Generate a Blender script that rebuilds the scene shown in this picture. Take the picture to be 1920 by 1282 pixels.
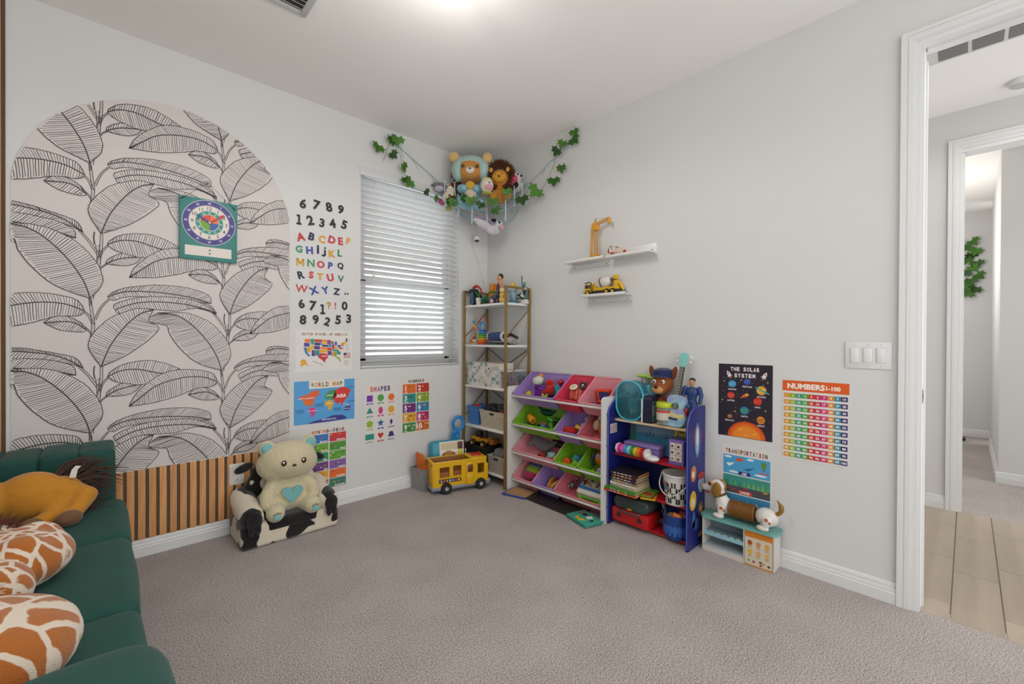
import bpy, bmesh, math, random
from mathutils import Vector as V, Matrix, Euler
for o in list(bpy.data.objects): bpy.data.objects.remove(o)
S = bpy.context.scene
COL = S.collection
PI = math.pi
R = math.radians
random.seed(7)

# ---------------------------------------------------------------- camera
cam = bpy.data.cameras.new('camera')
cam.sensor_fit = 'HORIZONTAL'; cam.sensor_width = 36.0
cam.lens = 810.1 / 1920 * 36.0
cam.clip_start = 0.02; cam.clip_end = 100
cam_o = bpy.data.objects.new('camera', cam); COL.objects.link(cam_o)
_yaw, _pitch, _roll = 0.7588, -0.0052, 0.0049
_f = V((math.sin(_yaw)*math.cos(_pitch), math.cos(_yaw)*math.cos(_pitch), math.sin(_pitch)))
_r0 = V((math.cos(_yaw), -math.sin(_yaw), 0)); _u0 = _r0.cross(_f)
_r = _r0*math.cos(_roll) + _u0*math.sin(_roll); _u = -_r0*math.sin(_roll) + _u0*math.cos(_roll)
cam_o.matrix_world = Matrix(((_r.x,_u.x,-_f.x,-2.5475),(_r.y,_u.y,-_f.y,-3.0184),(_r.z,_u.z,-_f.z,1.1608),(0,0,0,1)))
S.camera = cam_o

# ---------------------------------------------------------------- world, lights, exposure
W = bpy.data.worlds.new('overcast_daylight'); S.world = W; W.use_nodes = True
W.node_tree.nodes['Background'].inputs[0].default_value = (0.99, 1.0, 1.0, 1)
W.node_tree.nodes['Background'].inputs[1].default_value = 2.3
S.view_settings.view_transform = 'Standard'; S.view_settings.look = 'None'
S.view_settings.gamma = 1; S.view_settings.use_curve_mapping = False
S.view_settings.exposure = -0.08
def lamp(name, kind, loc, power, col=(1,0.975,0.945), **kw):
    l = bpy.data.lights.new(name, kind); l.energy = power; l.color = col
    for k, v in kw.items(): setattr(l, k, v)
    o = bpy.data.objects.new(name, l); COL.objects.link(o); o.location = loc
    return o

# ---------------------------------------------------------------- helpers: colour and materials
def lin(h):
    if not isinstance(h, str): return tuple(h)
    h = h.lstrip('#'); c = [int(h[i:i+2], 16)/255 for i in (0, 2, 4)]
    return tuple(x/12.92 if x <= .04045 else ((x+.055)/1.055)**2.4 for x in c)
MATS = {}
def nt(m): return m.node_tree.nodes, m.node_tree.links
def mat(h, rough=.5, metal=0, var=.06, vs=40, bump=0, bs=200, alpha=1, coat=0, sheen=0, spec=.5):
    key = (h, rough, metal, var, vs, bump, bs, alpha, coat, sheen, spec)
    if key in MATS: return MATS[key]
    m = bpy.data.materials.new('paint_%d' % len(MATS)); m.use_nodes = True
    N, L = nt(m); b = N['Principled BSDF']; c = lin(h)
    b.inputs['Roughness'].default_value = rough; b.inputs['Metallic'].default_value = metal
    b.inputs['Coat Weight'].default_value = coat; b.inputs['Specular IOR Level'].default_value = spec
    if sheen: b.inputs['Sheen Weight'].default_value = sheen; b.inputs['Sheen Roughness'].default_value = .4
    tc = N.new('ShaderNodeTexCoord'); n = N.new('ShaderNodeTexNoise'); n.inputs['Scale'].default_value = vs
    L.new(tc.outputs['Object'], n.inputs['Vector'])
    mx = N.new('ShaderNodeMix'); mx.data_type = 'RGBA'
    mx.inputs[6].default_value = tuple(max(0, x*(1-var)) for x in c)+(1,)
    mx.inputs[7].default_value = tuple(min(1, x*(1+var)) for x in c)+(1,)
    L.new(n.outputs['Fac'], mx.inputs[0]); L.new(mx.outputs[2], b.inputs['Base Color'])
    if bump:
        n2 = N.new('ShaderNodeTexNoise'); n2.inputs['Scale'].default_value = bs; n2.inputs['Detail'].default_value = 4
        L.new(tc.outputs['Object'], n2.inputs['Vector'])
        bp = N.new('ShaderNodeBump'); bp.inputs['Strength'].default_value = bump; bp.inputs['Distance'].default_value = .004
        L.new(n2.outputs['Fac'], bp.inputs['Height']); L.new(bp.outputs['Normal'], b.inputs['Normal'])
    if alpha < 1: b.inputs['Alpha'].default_value = alpha
    MATS[key] = m
    return m
def plas(h, rough=.35): return mat(h, rough, var=.03)
def cloth(h): return mat(h, .9, var=.12, vs=60, bump=.4, bs=260, sheen=.3)
def fur(h): return mat(h, .95, var=.3, vs=130, bump=.9, bs=330, sheen=.4)
def metal(h, r=.35): return mat(h, r, metal=1, var=.05)
def print_mat(name='print_ink', rough=.45):
    if name in MATS: return MATS[name]
    m = bpy.data.materials.new(name); m.use_nodes = True; N, L = nt(m); b = N['Principled BSDF']
    a = N.new('ShaderNodeAttribute'); a.attribute_name = 'Col'; b.inputs['Roughness'].default_value = rough
    L.new(a.outputs['Color'], b.inputs['Base Color']); MATS[name] = m
    return m
def patch_mat(name, ca, cb, scale, thr, kind='noise', rough=.95, bump=.6, soft=.02, detail=1.5):
    """two-colour hide: patches with a shape of their own"""
    if name in MATS: return MATS[name]
    m = bpy.data.materials.new(name); m.use_nodes = True; N, L = nt(m); b = N['Principled BSDF']
    b.inputs['Roughness'].default_value = rough; b.inputs['Sheen Weight'].default_value = .3
    tc = N.new('ShaderNodeTexCoord')
    wn = N.new('ShaderNodeTexNoise'); wn.inputs['Scale'].default_value = scale*1.5
    L.new(tc.outputs['Object'], wn.inputs['Vector'])
    if kind == 'noise':
        t = N.new('ShaderNodeTexNoise'); t.inputs['Scale'].default_value = scale; t.inputs['Detail'].default_value = detail
        L.new(tc.outputs['Object'], t.inputs['Vector']); src = t.outputs['Fac']
    else:
        t = N.new('ShaderNodeTexVoronoi'); t.feature = 'DISTANCE_TO_EDGE'; t.inputs['Scale'].default_value = scale
        av = N.new('ShaderNodeVectorMath'); av.operation = 'MULTIPLY_ADD'
        L.new(wn.outputs['Color'], av.inputs[0]); av.inputs[1].default_value = (.25/scale,)*3
        fl = N.new('ShaderNodeVectorMath'); fl.operation = 'MULTIPLY'; fl.inputs[1].default_value = (1, 1, .3)
        L.new(tc.outputs['Object'], fl.inputs[0]); L.new(fl.outputs[0], av.inputs[2]); L.new(av.outputs[0], t.inputs['Vector']); src = t.outputs['Distance']
    mr = N.new('ShaderNodeMapRange'); mr.inputs[1].default_value = thr-soft; mr.inputs[2].default_value = thr+soft
    L.new(src, mr.inputs[0])
    mx = N.new('ShaderNodeMix'); mx.data_type = 'RGBA'
    mx.inputs[6].default_value = lin(ca)+(1,); mx.inputs[7].default_value = lin(cb)+(1,)
    L.new(mr.outputs[0], mx.inputs[0]); L.new(mx.outputs[2], b.inputs['Base Color'])
    n2 = N.new('ShaderNodeTexNoise'); n2.inputs['Scale'].default_value = 320; L.new(tc.outputs['Object'], n2.inputs['Vector'])
    bp = N.new('ShaderNodeBump'); bp.inputs['Strength'].default_value = bump; bp.inputs['Distance'].default_value = .004
    L.new(n2.outputs['Fac'], bp.inputs['Height']); L.new(bp.outputs['Normal'], b.inputs['Normal'])
    MATS[name] = m
    return m
def wood_mat(name, ca, cb, axis=2, scale=60, rough=.5):
    if name in MATS: return MATS[name]
    m = bpy.data.materials.new(name); m.use_nodes = True; N, L = nt(m); b = N['Principled BSDF']
    b.inputs['Roughness'].default_value = rough
    tc = N.new('ShaderNodeTexCoord'); mp = N.new('ShaderNodeMapping'); sc = [scale]*3; sc[axis] = scale*.06
    mp.inputs['Scale'].default_value = sc; L.new(tc.outputs['Object'], mp.inputs[0])
    n = N.new('ShaderNodeTexNoise'); n.inputs['Scale'].default_value = 1; n.inputs['Detail'].default_value = 5
    L.new(mp.outputs[0], n.inputs['Vector'])
    mx = N.new('ShaderNodeMix'); mx.data_type = 'RGBA'; mx.inputs[6].default_value = lin(ca)+(1,); mx.inputs[7].default_value = lin(cb)+(1,)
    mr = N.new('ShaderNodeMapRange'); mr.inputs[1].default_value = .3; mr.inputs[2].default_value = .7
    L.new(n.outputs['Fac'], mr.inputs[0]); L.new(mr.outputs[0], mx.inputs[0])
    oi = N.new('ShaderNodeObjectInfo'); hs = N.new('ShaderNodeHueSaturation')
    m2 = N.new('ShaderNodeMapRange'); m2.inputs[3].default_value = .9; m2.inputs[4].default_value = 1.1
    L.new(oi.outputs['Random'], m2.inputs[0]); L.new(m2.outputs[0], hs.inputs['Value'])
    L.new(mx.outputs[2], hs.inputs['Color']); L.new(hs.outputs[0], b.inputs['Base Color']); MATS[name] = m
    return m
def clear_mat(name, h, amt=.6, rough=.2):
    """thin clear plastic / glass: mostly see-through, tinted, slightly glossy"""
    if name in MATS: return MATS[name]
    m = bpy.data.materials.new(name); m.use_nodes = True; N, L = nt(m)
    b = N['Principled BSDF']; b.inputs['Base Color'].default_value = lin(h)+(1,); b.inputs['Roughness'].default_value = rough
    t = N.new('ShaderNodeBsdfTransparent'); c = lin(h); t.inputs[0].default_value = tuple(.5+.5*x for x in c)+(1,)
    mx = N.new('ShaderNodeMixShader'); mx.inputs[0].default_value = amt
    L.new(b.outputs[0], mx.inputs[1]); L.new(t.outputs[0], mx.inputs[2]); L.new(mx.outputs[0], N['Material Output'].inputs[0])
    MATS[name] = m
    return m
def glow_mat(name, h, s):
    m = bpy.data.materials.new(name); m.use_nodes = True; N, L = nt(m); b = N['Principled BSDF']
    b.inputs['Emission Color'].default_value = lin(h)+(1,); b.inputs['Emission Strength'].default_value = s
    return m

# ---------------------------------------------------------------- helpers: geometry
def X(loc=(0,0,0), rot=(0,0,0), sc=(1,1,1)):
    if not hasattr(sc, '__len__'): sc = (sc,)*3
    return Matrix.LocRotScale(V(loc), Euler(rot), V(sc))
class G:
    def __init__(s): s.v = []; s.f = []; s.c = []; s.col = False
    def add(s, vs, fs, col=None, xf=None):
        o = len(s.v)
        s.v += [tuple(xf @ V(p)) for p in vs] if xf is not None else [tuple(p) for p in vs]
        s.f += [tuple(i+o for i in f) for f in fs]; c = lin(col) if col else (1,1,1)
        if col: s.col = True
        s.c += [c]*len(fs)
        return s
    def merge(s, g, xf=None):
        o = len(s.v); s.v += [tuple(xf @ V(p)) for p in g.v] if xf is not None else g.v
        s.f += [tuple(i+o for i in f) for f in g.f]; s.c += g.c; s.col = s.col or g.col
        return s
    def box(s, c, d, b=0, rot=(0,0,0), col=None, seg=2, taper=None):
        bm = bmesh.new(); bmesh.ops.create_cube(bm, size=1)
        for v in bm.verts:
            v.co.x *= d[0]; v.co.y *= d[1]; v.co.z *= d[2]
            if taper and v.co.z < 0: v.co.x *= taper[0]; v.co.y *= taper[1]
        if b: bmesh.ops.bevel(bm, geom=list(bm.edges), offset=min(b, min(d)*.49), segments=seg, affect='EDGES', profile=.5)
        bm.verts.index_update()
        vs = [v.co.copy() for v in bm.verts]; fs = [tuple(v.index for v in f.verts) for f in bm.faces]; bm.free()
        return s.add(vs, fs, col, X(c, rot))
    def sph(s, c, r, n=14, m=9, rot=(0,0,0), col=None):
        if not hasattr(r, '__len__'): r = (r,)*3
        vs = [(0,0,1)]; fs = []
        for i in range(1, m):
            t = PI*i/m
            vs += [(math.sin(t)*math.cos(2*PI*j/n), math.sin(t)*math.sin(2*PI*j/n), math.cos(t)) for j in range(n)]
        vs.append((0,0,-1)); e = len(vs)-1
        for j in range(n):
            k = (j+1) % n; fs.append((0, 1+j, 1+k))
            for i in range(m-2): fs.append((1+i*n+j, 1+(i+1)*n+j, 1+(i+1)*n+k, 1+i*n+k))
            fs.append((e, 1+(m-2)*n+k, 1+(m-2)*n+j))
        return s.add(vs, fs, col, X(c, rot, r))
    def tube(s, pts, r, n=8, closed=False, col=None, cap=True, xf=None):
        P = [V(p) for p in pts]; k = len(P); rr = r if hasattr(r, '__len__') else [r]*k
        vs = []; fs = []; prev = None
        for i in range(k):
            a = P[i-1] if (i or closed) else P[i]; b = P[(i+1) % k] if (i < k-1 or closed) else P[i]
            t = (b-a).normalized() if (b-a).length > 1e-9 else V((0,0,1))
            if prev is None: u = t.orthogonal().normalized()
            else:
                u = prev - t*prev.dot(t); u = u.normalized() if u.length > 1e-6 else t.orthogonal().normalized()
            prev = u; w = t.cross(u)
            vs += [P[i] + (u*math.cos(2*PI*j/n) + w*math.sin(2*PI*j/n))*rr[i] for j in range(n)]
        for i in range(k if closed else k-1):
            a = i*n; b = ((i+1) % k)*n
            fs += [(a+j, a+(j+1) % n, b+(j+1) % n, b+j) for j in range(n)]
        if cap and not closed: fs += [tuple(range(n))[::-1], tuple(range((k-1)*n, k*n))]
        return s.add(vs, fs, col, xf)
    def lathe(s, prof, c=(0,0,0), n=24, rot=(0,0,0), col=None, cap=True, sc=(1,1,1)):
        vs = []; fs = []; k = len(prof)
        for r, z in prof: vs += [(max(r, 1e-5)*math.cos(2*PI*j/n), max(r, 1e-5)*math.sin(2*PI*j/n), z) for j in range(n)]
        for i in range(k-1): fs += [(i*n+j, i*n+(j+1) % n, (i+1)*n+(j+1) % n, (i+1)*n+j) for j in range(n)]
        if cap: fs += [tuple(range(n))[::-1], tuple(range((k-1)*n, k*n))]
        return s.add(vs, fs, col, X(c, rot, sc))
    def cyl(s, c, r, h, n=20, rot=(0,0,0), col=None, b=0):
        if b: return s.lathe([(r-b,-h/2),(r,-h/2+b),(r,h/2-b),(r-b,h/2)], c, n, rot, col)
        return s.lathe([(r,-h/2),(r,h/2)], c, n, rot, col)
    def ext(s, poly, z0, z1, xf=None, col=None):
        n = len(poly); vs = [(x,y,z0) for x,y in poly]+[(x,y,z1) for x,y in poly]
        fs = [tuple(range(n))[::-1], tuple(range(n, 2*n))]+[(i, (i+1) % n, n+(i+1) % n, n+i) for i in range(n)]
        return s.add(vs, fs, col, xf)
    def poly(s, pts, z=0, col=None, xf=None):
        return s.add([(p[0], p[1], z) for p in pts], [tuple(range(len(pts)))], col, xf)
    def rect(s, x0, y0, x1, y1, z=0, col=None): return s.poly([(x0,y0),(x1,y0),(x1,y1),(x0,y1)], z, col)
    def disc(s, x, y, r, z=0, col=None, n=20, ry=None):
        ry = ry or r
        return s.poly([(x+r*math.cos(2*PI*i/n), y+ry*math.sin(2*PI*i/n)) for i in range(n)], z, col)
    def ring(s, x, y, r0, r1, z=0, col=None, n=32):
        vs = []; fs = []
        for i in range(n):
            a = 2*PI*i/n; vs += [(x+r0*math.cos(a), y+r0*math.sin(a), z), (x+r1*math.cos(a), y+r1*math.sin(a), z)]
        fs = [(2*i, 2*i+1, (2*i+3) % (2*n), (2*i+2) % (2*n)) for i in range(n)]
        return s.add(vs, fs, col)
    def strip(s, pts, w, z=0, col=None):
        """flat drawn line"""
        P = [V((p[0], p[1])) for p in pts]; vs = []; n = len(P)
        for i in range(n):
            t = (P[min(i+1, n-1)]-P[max(i-1, 0)]); t = t.normalized() if t.length > 1e-9 else V((1,0))
            q = V((-t.y, t.x))*w*.5; vs += [(P[i].x+q.x, P[i].y+q.y, z), (P[i].x-q.x, P[i].y-q.y, z)]
        return s.add(vs, [(2*i, 2*i+1, 2*i+3, 2*i+2) for i in range(n-1)], col)
    def text(s, t, x, y, h, z=0, col=None, al='C', bold=0, rot=0, w=None, depth=0):
        vs, fs = glyphs(t, bold, depth)
        xs = [p[0] for p in vs]; ys = [p[1] for p in vs]
        if not xs: return s
        k = h/.72; kx = w/(max(xs)-min(xs)) if w else k
        ox = {'C': (max(xs)+min(xs))/2, 'L': min(xs), 'R': max(xs)}[al]
        oy = .36 if len(t) > 1 else (max(ys)+min(ys))/2
        if len(t) == 1 and h: k = h/max(.2, max(ys)-min(ys)); kx = w/(max(xs)-min(xs)) if w else k
        m = X((x, y, z), (0,0,rot)) @ Matrix.Diagonal((kx, k, k, 1)) @ Matrix.Translation((-ox, -oy, 0))
        return s.add(vs, fs, col, m)
    def mesh(s, name='m'):
        me = bpy.data.meshes.new(name); me.from_pydata(s.v, [], s.f)
        if s.col:
            a = me.color_attributes.new('Col', 'FLOAT_COLOR', 'CORNER'); buf = []
            for f, c in zip(s.f, s.c): buf += [c[0], c[1], c[2], 1.0]*len(f)
            a.data.foreach_set('color', buf)
        me.update()
        return me
_gl = {}
def glyphs(t, bold=0, depth=0):
    key = (t, bold, depth)
    if key not in _gl:
        cu = bpy.data.curves.new('t', 'FONT'); cu.body = t; cu.size = 1; cu.offset = bold; cu.resolution_u = 3; cu.extrude = depth
        cu.fill_mode = 'BOTH'
        o = bpy.data.objects.new('t', cu); me = bpy.data.meshes.new_from_object(o)
        _gl[key] = ([tuple(v.co) for v in me.vertices], [tuple(p.vertices) for p in me.polygons])
        bpy.data.objects.remove(o); bpy.data.curves.remove(cu); bpy.data.meshes.remove(me)
    return _gl[key]
def ob(name, g, m, parent=None, label=None, cat=None, group=None, kind=None, loc=(0,0,0), rot=(0,0,0), smooth=40, mods=None):
    me = g.mesh(name) if isinstance(g, G) else g
    if smooth:
        me.polygons.foreach_set('use_smooth', [True]*len(me.polygons)); me.set_sharp_from_angle(angle=R(smooth))
    o = bpy.data.objects.new(name, me); COL.objects.link(o)
    if not me.materials: me.materials.append(m)
    o.location = loc; o.rotation_euler = rot
    if parent: o.parent = parent
    if label: o['label'] = label
    if cat: o['category'] = cat
    if group: o['group'] = group
    if kind: o['kind'] = kind
    return o
def part(p, name, g, m, **k): return ob(name, g, m, p, **k)
def thing(name, label, cat, loc=(0,0,0), rot=(0,0,0), group=None):
    o = bpy.data.objects.new(name, None); o.empty_display_size = .05; COL.objects.link(o)
    o.location = loc; o.rotation_euler = rot; o['label'] = label; o['category'] = cat
    if group: o['group'] = group
    return o
def inst(src, parent, loc=None, rot=None):
    c = src.copy(); COL.objects.link(c); c.parent = parent
    if loc is not None: c.location = loc
    if rot is not None: c.rotation_euler = rot
    return c
def blob(shapes, vox=.008, it=6, fac=.6):
    """one continuous soft body from overlapping ellipsoids (c, r[, rot]) and limbs ('t', pts, radii)"""
    g = G()
    for q in shapes:
        if q[0] == 't':
            g.tube(q[1], q[2], 12); g.sph(q[1][0], q[2][0]); g.sph(q[1][-1], q[2][-1])
        else: g.sph(q[0], q[1], 20, 14, rot=q[2] if len(q) > 2 else (0,0,0))
    me = g.mesh('b'); o = bpy.data.objects.new('b', me); COL.objects.link(o)
    r = o.modifiers.new('r', 'REMESH'); r.mode = 'VOXEL'; r.voxel_size = vox
    sm = o.modifiers.new('s', 'SMOOTH'); sm.iterations = it; sm.factor = fac
    dg = bpy.context.evaluated_depsgraph_get(); me2 = bpy.data.meshes.new_from_object(o.evaluated_get(dg))
    bpy.data.objects.remove(o); bpy.data.meshes.remove(me)
    return me2
def tufts(g, c, r, n, ln, w, seed=1, hemi=None, droop=0, spread=.5):
    """shaggy strands standing on an ellipsoid"""
    rd = random.Random(seed); c = V(c)
    if not hasattr(r, '__len__'): r = (r,)*3
    i = 0
    while i < n:
        d = V((rd.gauss(0,1), rd.gauss(0,1), rd.gauss(0,1))).normalized()
        if hemi and not hemi(d): continue
        i += 1
        p = c+V((d.x*r[0], d.y*r[1], d.z*r[2])); e = (d+V((rd.uniform(-1,1), rd.uniform(-1,1), rd.uniform(-1,1)))*spread).normalized()
        l = ln*rd.uniform(.6, 1.2); q1 = p+e*l*.55; q2 = p+e*l+V((0,0,-droop*l))
        s = e.orthogonal().normalized()*w; t = e.cross(s).normalized()*w
        vs = [p-s, p+s, p+t, q1-s*.7, q1+s*.7, q1+t*.7, q2]
        g.add(vs, [(0,1,4,3),(1,2,5,4),(2,0,3,5),(3,4,6),(4,5,6),(5,3,6)])
    return g
def bez(p, n=8):
    """smooth curve through points (Catmull-Rom)"""
    P = [V(q) for q in p]; out = []
    for i in range(len(P)-1):
        a = P[max(i-1, 0)]; b = P[i]; c = P[i+1]; d = P[min(i+2, len(P)-1)]
        for k in range(n):
            t = k/n
            out.append(.5*((2*b)+(c-a)*t+(2*a-5*b+4*c-d)*t*t+(3*b-a-3*c+d)*t**3))
    out.append(P[-1])
    return out
RA = (PI/2, 0, 0)            # print lying on the window wall: local x right, y up, z into the room
RB = (PI/2, 0, -PI/2)        # the same on the switch wall
INK = print_mat()
# ================================================================ THE ROOM
WALL = mat('#d4d3d1', .75, var=.015, vs=3, bump=.08, bs=60)
CEILM = mat('#f3f1ed', .85, var=.015, vs=3)
TRIM = mat('#dcdcdb', .4, var=.01)
CH = 2.74
def carpet_mat(name, dark, light):
    m = bpy.data.materials.new(name); m.use_nodes = True; N, L = nt(m); b = N['Principled BSDF']
    b.inputs['Roughness'].default_value = 1; b.inputs['Sheen Weight'].default_value = .15; b.inputs['Specular IOR Level'].default_value = .1
    tc = N.new('ShaderNodeTexCoord')
    n1 = N.new('ShaderNodeTexNoise'); n1.inputs['Scale'].default_value = 190; n1.inputs['Detail'].default_value = 6; n1.inputs['Roughness'].default_value = .75
    n2 = N.new('ShaderNodeTexNoise'); n2.inputs['Scale'].default_value = 3.5; n2.inputs['Detail'].default_value = 4
    v = N.new('ShaderNodeTexVoronoi'); v.inputs['Scale'].default_value = 420
    for q in (n1, n2, v): L.new(tc.outputs['Object'], q.inputs['Vector'])
    ad = N.new('ShaderNodeMath'); ad.operation = 'MULTIPLY_ADD'; ad.inputs[1].default_value = .07
    L.new(n2.outputs['Fac'], ad.inputs[0]); L.new(n1.outputs['Fac'], ad.inputs[2])
    mr = N.new('ShaderNodeMapRange'); mr.inputs[1].default_value = .44; mr.inputs[2].default_value = .61; L.new(ad.outputs[0], mr.inputs[0])
    mx = N.new('ShaderNodeMix'); mx.data_type = 'RGBA'; mx.inputs[6].default_value = lin(dark)+(1,); mx.inputs[7].default_value = lin(light)+(1,)
    L.new(mr.outputs[0], mx.inputs[0]); L.new(mx.outputs[2], b.inputs['Base Color'])
    a2 = N.new('ShaderNodeMath'); a2.operation = 'ADD'; L.new(n1.outputs['Fac'], a2.inputs[0]); L.new(v.outputs['Distance'], a2.inputs[1])
    bp = N.new('ShaderNodeBump'); bp.inputs['Strength'].default_value = .45; bp.inputs['Distance'].default_value = .004
    L.new(a2.outputs[0], bp.inputs['Height']); L.new(bp.outputs['Normal'], b.inputs['Normal'])
    return m
CARPET = carpet_mat('carpet_pile', '#706764', '#cabfb9')
def struct(name, g, m, parent=None, **k): return ob(name, g, m, parent, kind=None if parent else 'structure', **k)
g = G(); g.box((-1.68, -2.05, -.05), (3.5, 4.5, .1)); struct('floor', g, CARPET, smooth=0)
g = G(); g.box((-1.67, -2.05, CH+.05), (3.58, 4.5, .1)); struct('ceiling', g, CEILM, smooth=0)
# window wall (y = 0), hole for the window
WX0, WX1, WZ0, WZ1 = -1.195, -.315, .945, 2.405
g = G()
for x0, x1, z0, z1 in ((-3.45, WX0, 0, CH), (WX1, .12, 0, CH), (WX0, WX1, 0, WZ0), (WX0, WX1, WZ1, CH)):
    g.box(((x0+x1)/2, .07, (z0+z1)/2), (x1-x0, .14, z1-z0))
struct('wall_back', g, WALL, smooth=0)
g = G(); g.box((-1.2, 2.2, 2.62), (6.0, 4.1, .1)); struct('ceiling_added_shade', g, mat('#b8b2a8', .9), smooth=0)  # roof slab added outside to darken the view through the upper blind
g = G(); g.box((-3.47, -2.05, CH/2), (.1, 4.5, CH)); struct('wall_left', g, WALL, smooth=0)
# switch wall (x = 0) with the doorway
DY0, DY1, DZ = -2.883, -3.72, 2.448
g = G()
g.box((.06, (DY0)/2, CH/2), (.12, -DY0, CH)); g.box((.06, (DY0+DY1)/2, (DZ+CH)/2), (.12, DY0-DY1, CH-DZ))
g.box((.06, (DY1-4.3)/2, CH/2), (.12, DY1+4.3, CH)); struct('wall_right', g, WALL, smooth=0)
# baseboards: moulded profile (depth out of the wall, height)
BP = [(0,0),(.014,0),(.014,.048),(.011,.052),(.012,.058),(.010,.066),(.0085,.070),(.009,.078),(.006,.088),(.003,.092),(0,.092)]
def base(name, p0, p1, nrm):
    a = V(p0); b = V(p1); n = V(nrm); vs = []; k = len(BP)
    for q in (a, b): vs += [q+n*d+V((0,0,h)) for d, h in BP]
    g = G().add(vs, [tuple(range(k)), tuple(range(k, 2*k))[::-1]]+[(i, (i+1) % k, k+(i+1) % k, k+i) for i in range(k)])
    return struct(name, g, TRIM, smooth=0)
base('baseboard_back', (-3.42,0,0), (0,0,0), (0,-1,0))
base('baseboard_right', (0,0,0), (0,-2.812,0), (-1,0,0))
base('baseboard_left', (-3.42,-4.2,0), (-3.42,0,0), (1,0,0))
# doorway trim: casing (left leg + head), jamb with stop and strike plate
def casing(name, x, y0, z1, wdt, sgn, y1):
    """door casing on the plane x, left leg at y0, head underside at z1, facing sgn*x"""
    prof = [(0, .018), (.010, .018), (.014, .014), (.024, .0135), (.028, .016), (.040, .013), (.046, .009), (wdt, .008)]
    t = struct(name, G().box((x+sgn*.006, y0+wdt+.0005, (z1+wdt)/2), (.012, .001, z1+wdt)), TRIM, smooth=0)
    for i in range(len(prof)-1):
        w0, d0 = prof[i]; w1, d1 = prof[i+1]; d = max(d0, d1)
        g = G().box((x+sgn*d/2, y0+wdt-(w0+w1)/2, (z1+wdt-w0)/2), (d, w1-w0, z1+wdt-w0))
        g.box((x+sgn*d/2, (y0+wdt-w1+y1)/2, z1+wdt-(w0+w1)/2), (d, y0+wdt-w1-y1, w1-w0))
        part(t, 'casing_step', g, TRIM, smooth=0)
    return t
c1 = casing('trim_1', 0, -2.874, 2.432, .064, -1, -3.8)
g = G(); g.box((.06, -2.875, 1.2), (.124, .020, 2.4)); g.box((.06, -3.3, 2.449), (.124, .86, .020)); part(c1, 'jamb', g, TRIM)
g = G(); g.box((.075, -2.888, 1.19), (.035, .008, 2.38)); g.box((.075, -3.3, 2.435), (.035, .82, .010)); part(c1, 'door_stop', g, TRIM)
g = G(); g.box((.03, -2.886, .925), (.026, .003, .057), b=.001); g.box((.028, -2.8875, .925), (.012, .003, .022)); part(c1, 'strike_plate', g, metal('#8d8a85'))
# ---------------------------------------------------------------- hall beyond the doorway
g = G(); g.box((.98, -3.2, CH+.05), (1.70, 3.0, .1)); struct('ceiling_hall', g, CEILM, smooth=0)
TW = .157; TL = .587
GROUT = mat('#8d8073', .9, var=.1)
fh = struct('floor_hall', G().box((.86, -3.1, -.006), (1.72, 2.4, .006)), GROUT, smooth=0)
tg = G().box((0,0,0), (TL-.004, TW-.004, .006), b=.0015, seg=1); tme = tg.mesh('tile')
TILE = wood_mat('hall_tile', '#a0917f', '#b3a492', axis=0, scale=16, rough=.35)
tme.materials.append(TILE)
for r in range(9):
    yc = -2.975+TW*1.5+TW-TW*r; off = (.18, .58)[r % 2] if True else 0
    for k in range(-1, 4):
        xa = off-TL+TL*k; xb = xa+TL
        a = max(xa, .012); b = min(xb, 1.712)
        if b-a < .05: continue
        o = bpy.data.objects.new('tile', tme); COL.objects.link(o); o.parent = fh
        o.location = ((a+b)/2, yc, -.002); o.scale = ((b-a)/TL, 1, 1)
g = G(); g.box((1.76, -2.44, CH/2), (.12, 1.10, CH)); g.box((1.76, -3.405, (2.47+CH)/2), (.12, .83, CH-2.47)); g.box((1.76, -4.15, CH/2), (.12, .66, CH))
struct('wall_hall', g, WALL, smooth=0)
g = G(); g.box((.91, -1.92, CH/2), (1.57, .06, CH)); struct('wall_hall_end', g, WALL, smooth=0)
base('baseboard_hall', (1.70, -2.0, 0), (1.70, -2.918, 0), (-1,0,0))
c2 = casing('trim_2', 1.70, -2.982, 2.475, .064, -1, -3.85)
g = G(); g.box((1.76, -2.985, 1.22), (.124, .026, 2.44)); g.box((1.76, -3.4, 2.463), (.124, .86, .026)); part(c2, 'jamb', g, TRIM)
# far bedroom seen through both doorways
g = G(); g.box((3.6, -3.3, -.05), (3.78, 3.4, .1)); struct('floor_bedroom', g, CARPET, smooth=0)
g = G(); g.box((3.64, -3.3, CH+.05), (3.6, 3.4, .1)); struct('ceiling_bedroom', g, CEILM, smooth=0)
g = G(); g.box((5.25, -2.6, CH/2), (.1, 2.0, CH)); struct('wall_bedroom', g, WALL, smooth=0)
g = G(); g.box((3.6, -1.65, CH/2), (3.9, .1, CH)); struct('wall_bedroom_side', g, WALL, smooth=0)
g = G(); g.box((3.75, -3.9, CH/2), (1.86, 1.4, CH)); struct('wall_bedroom_closet', g, WALL, smooth=0)
base('baseboard_bedroom', (5.2, -1.7, 0), (5.2, -3.3, 0), (-1,0,0))
base('baseboard_closet_side', (4.68, -3.2, 0), (2.82, -3.2, 0), (0,1,0))
base('baseboard_closet', (2.82, -3.186, 0), (2.82, -4.5, 0), (-1,0,0))
g = G(); g.box((5.1, -3.32, CH/2), (.2, .12, CH)); struct('wall_bedroom_return', g, WALL, smooth=0)
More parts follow.
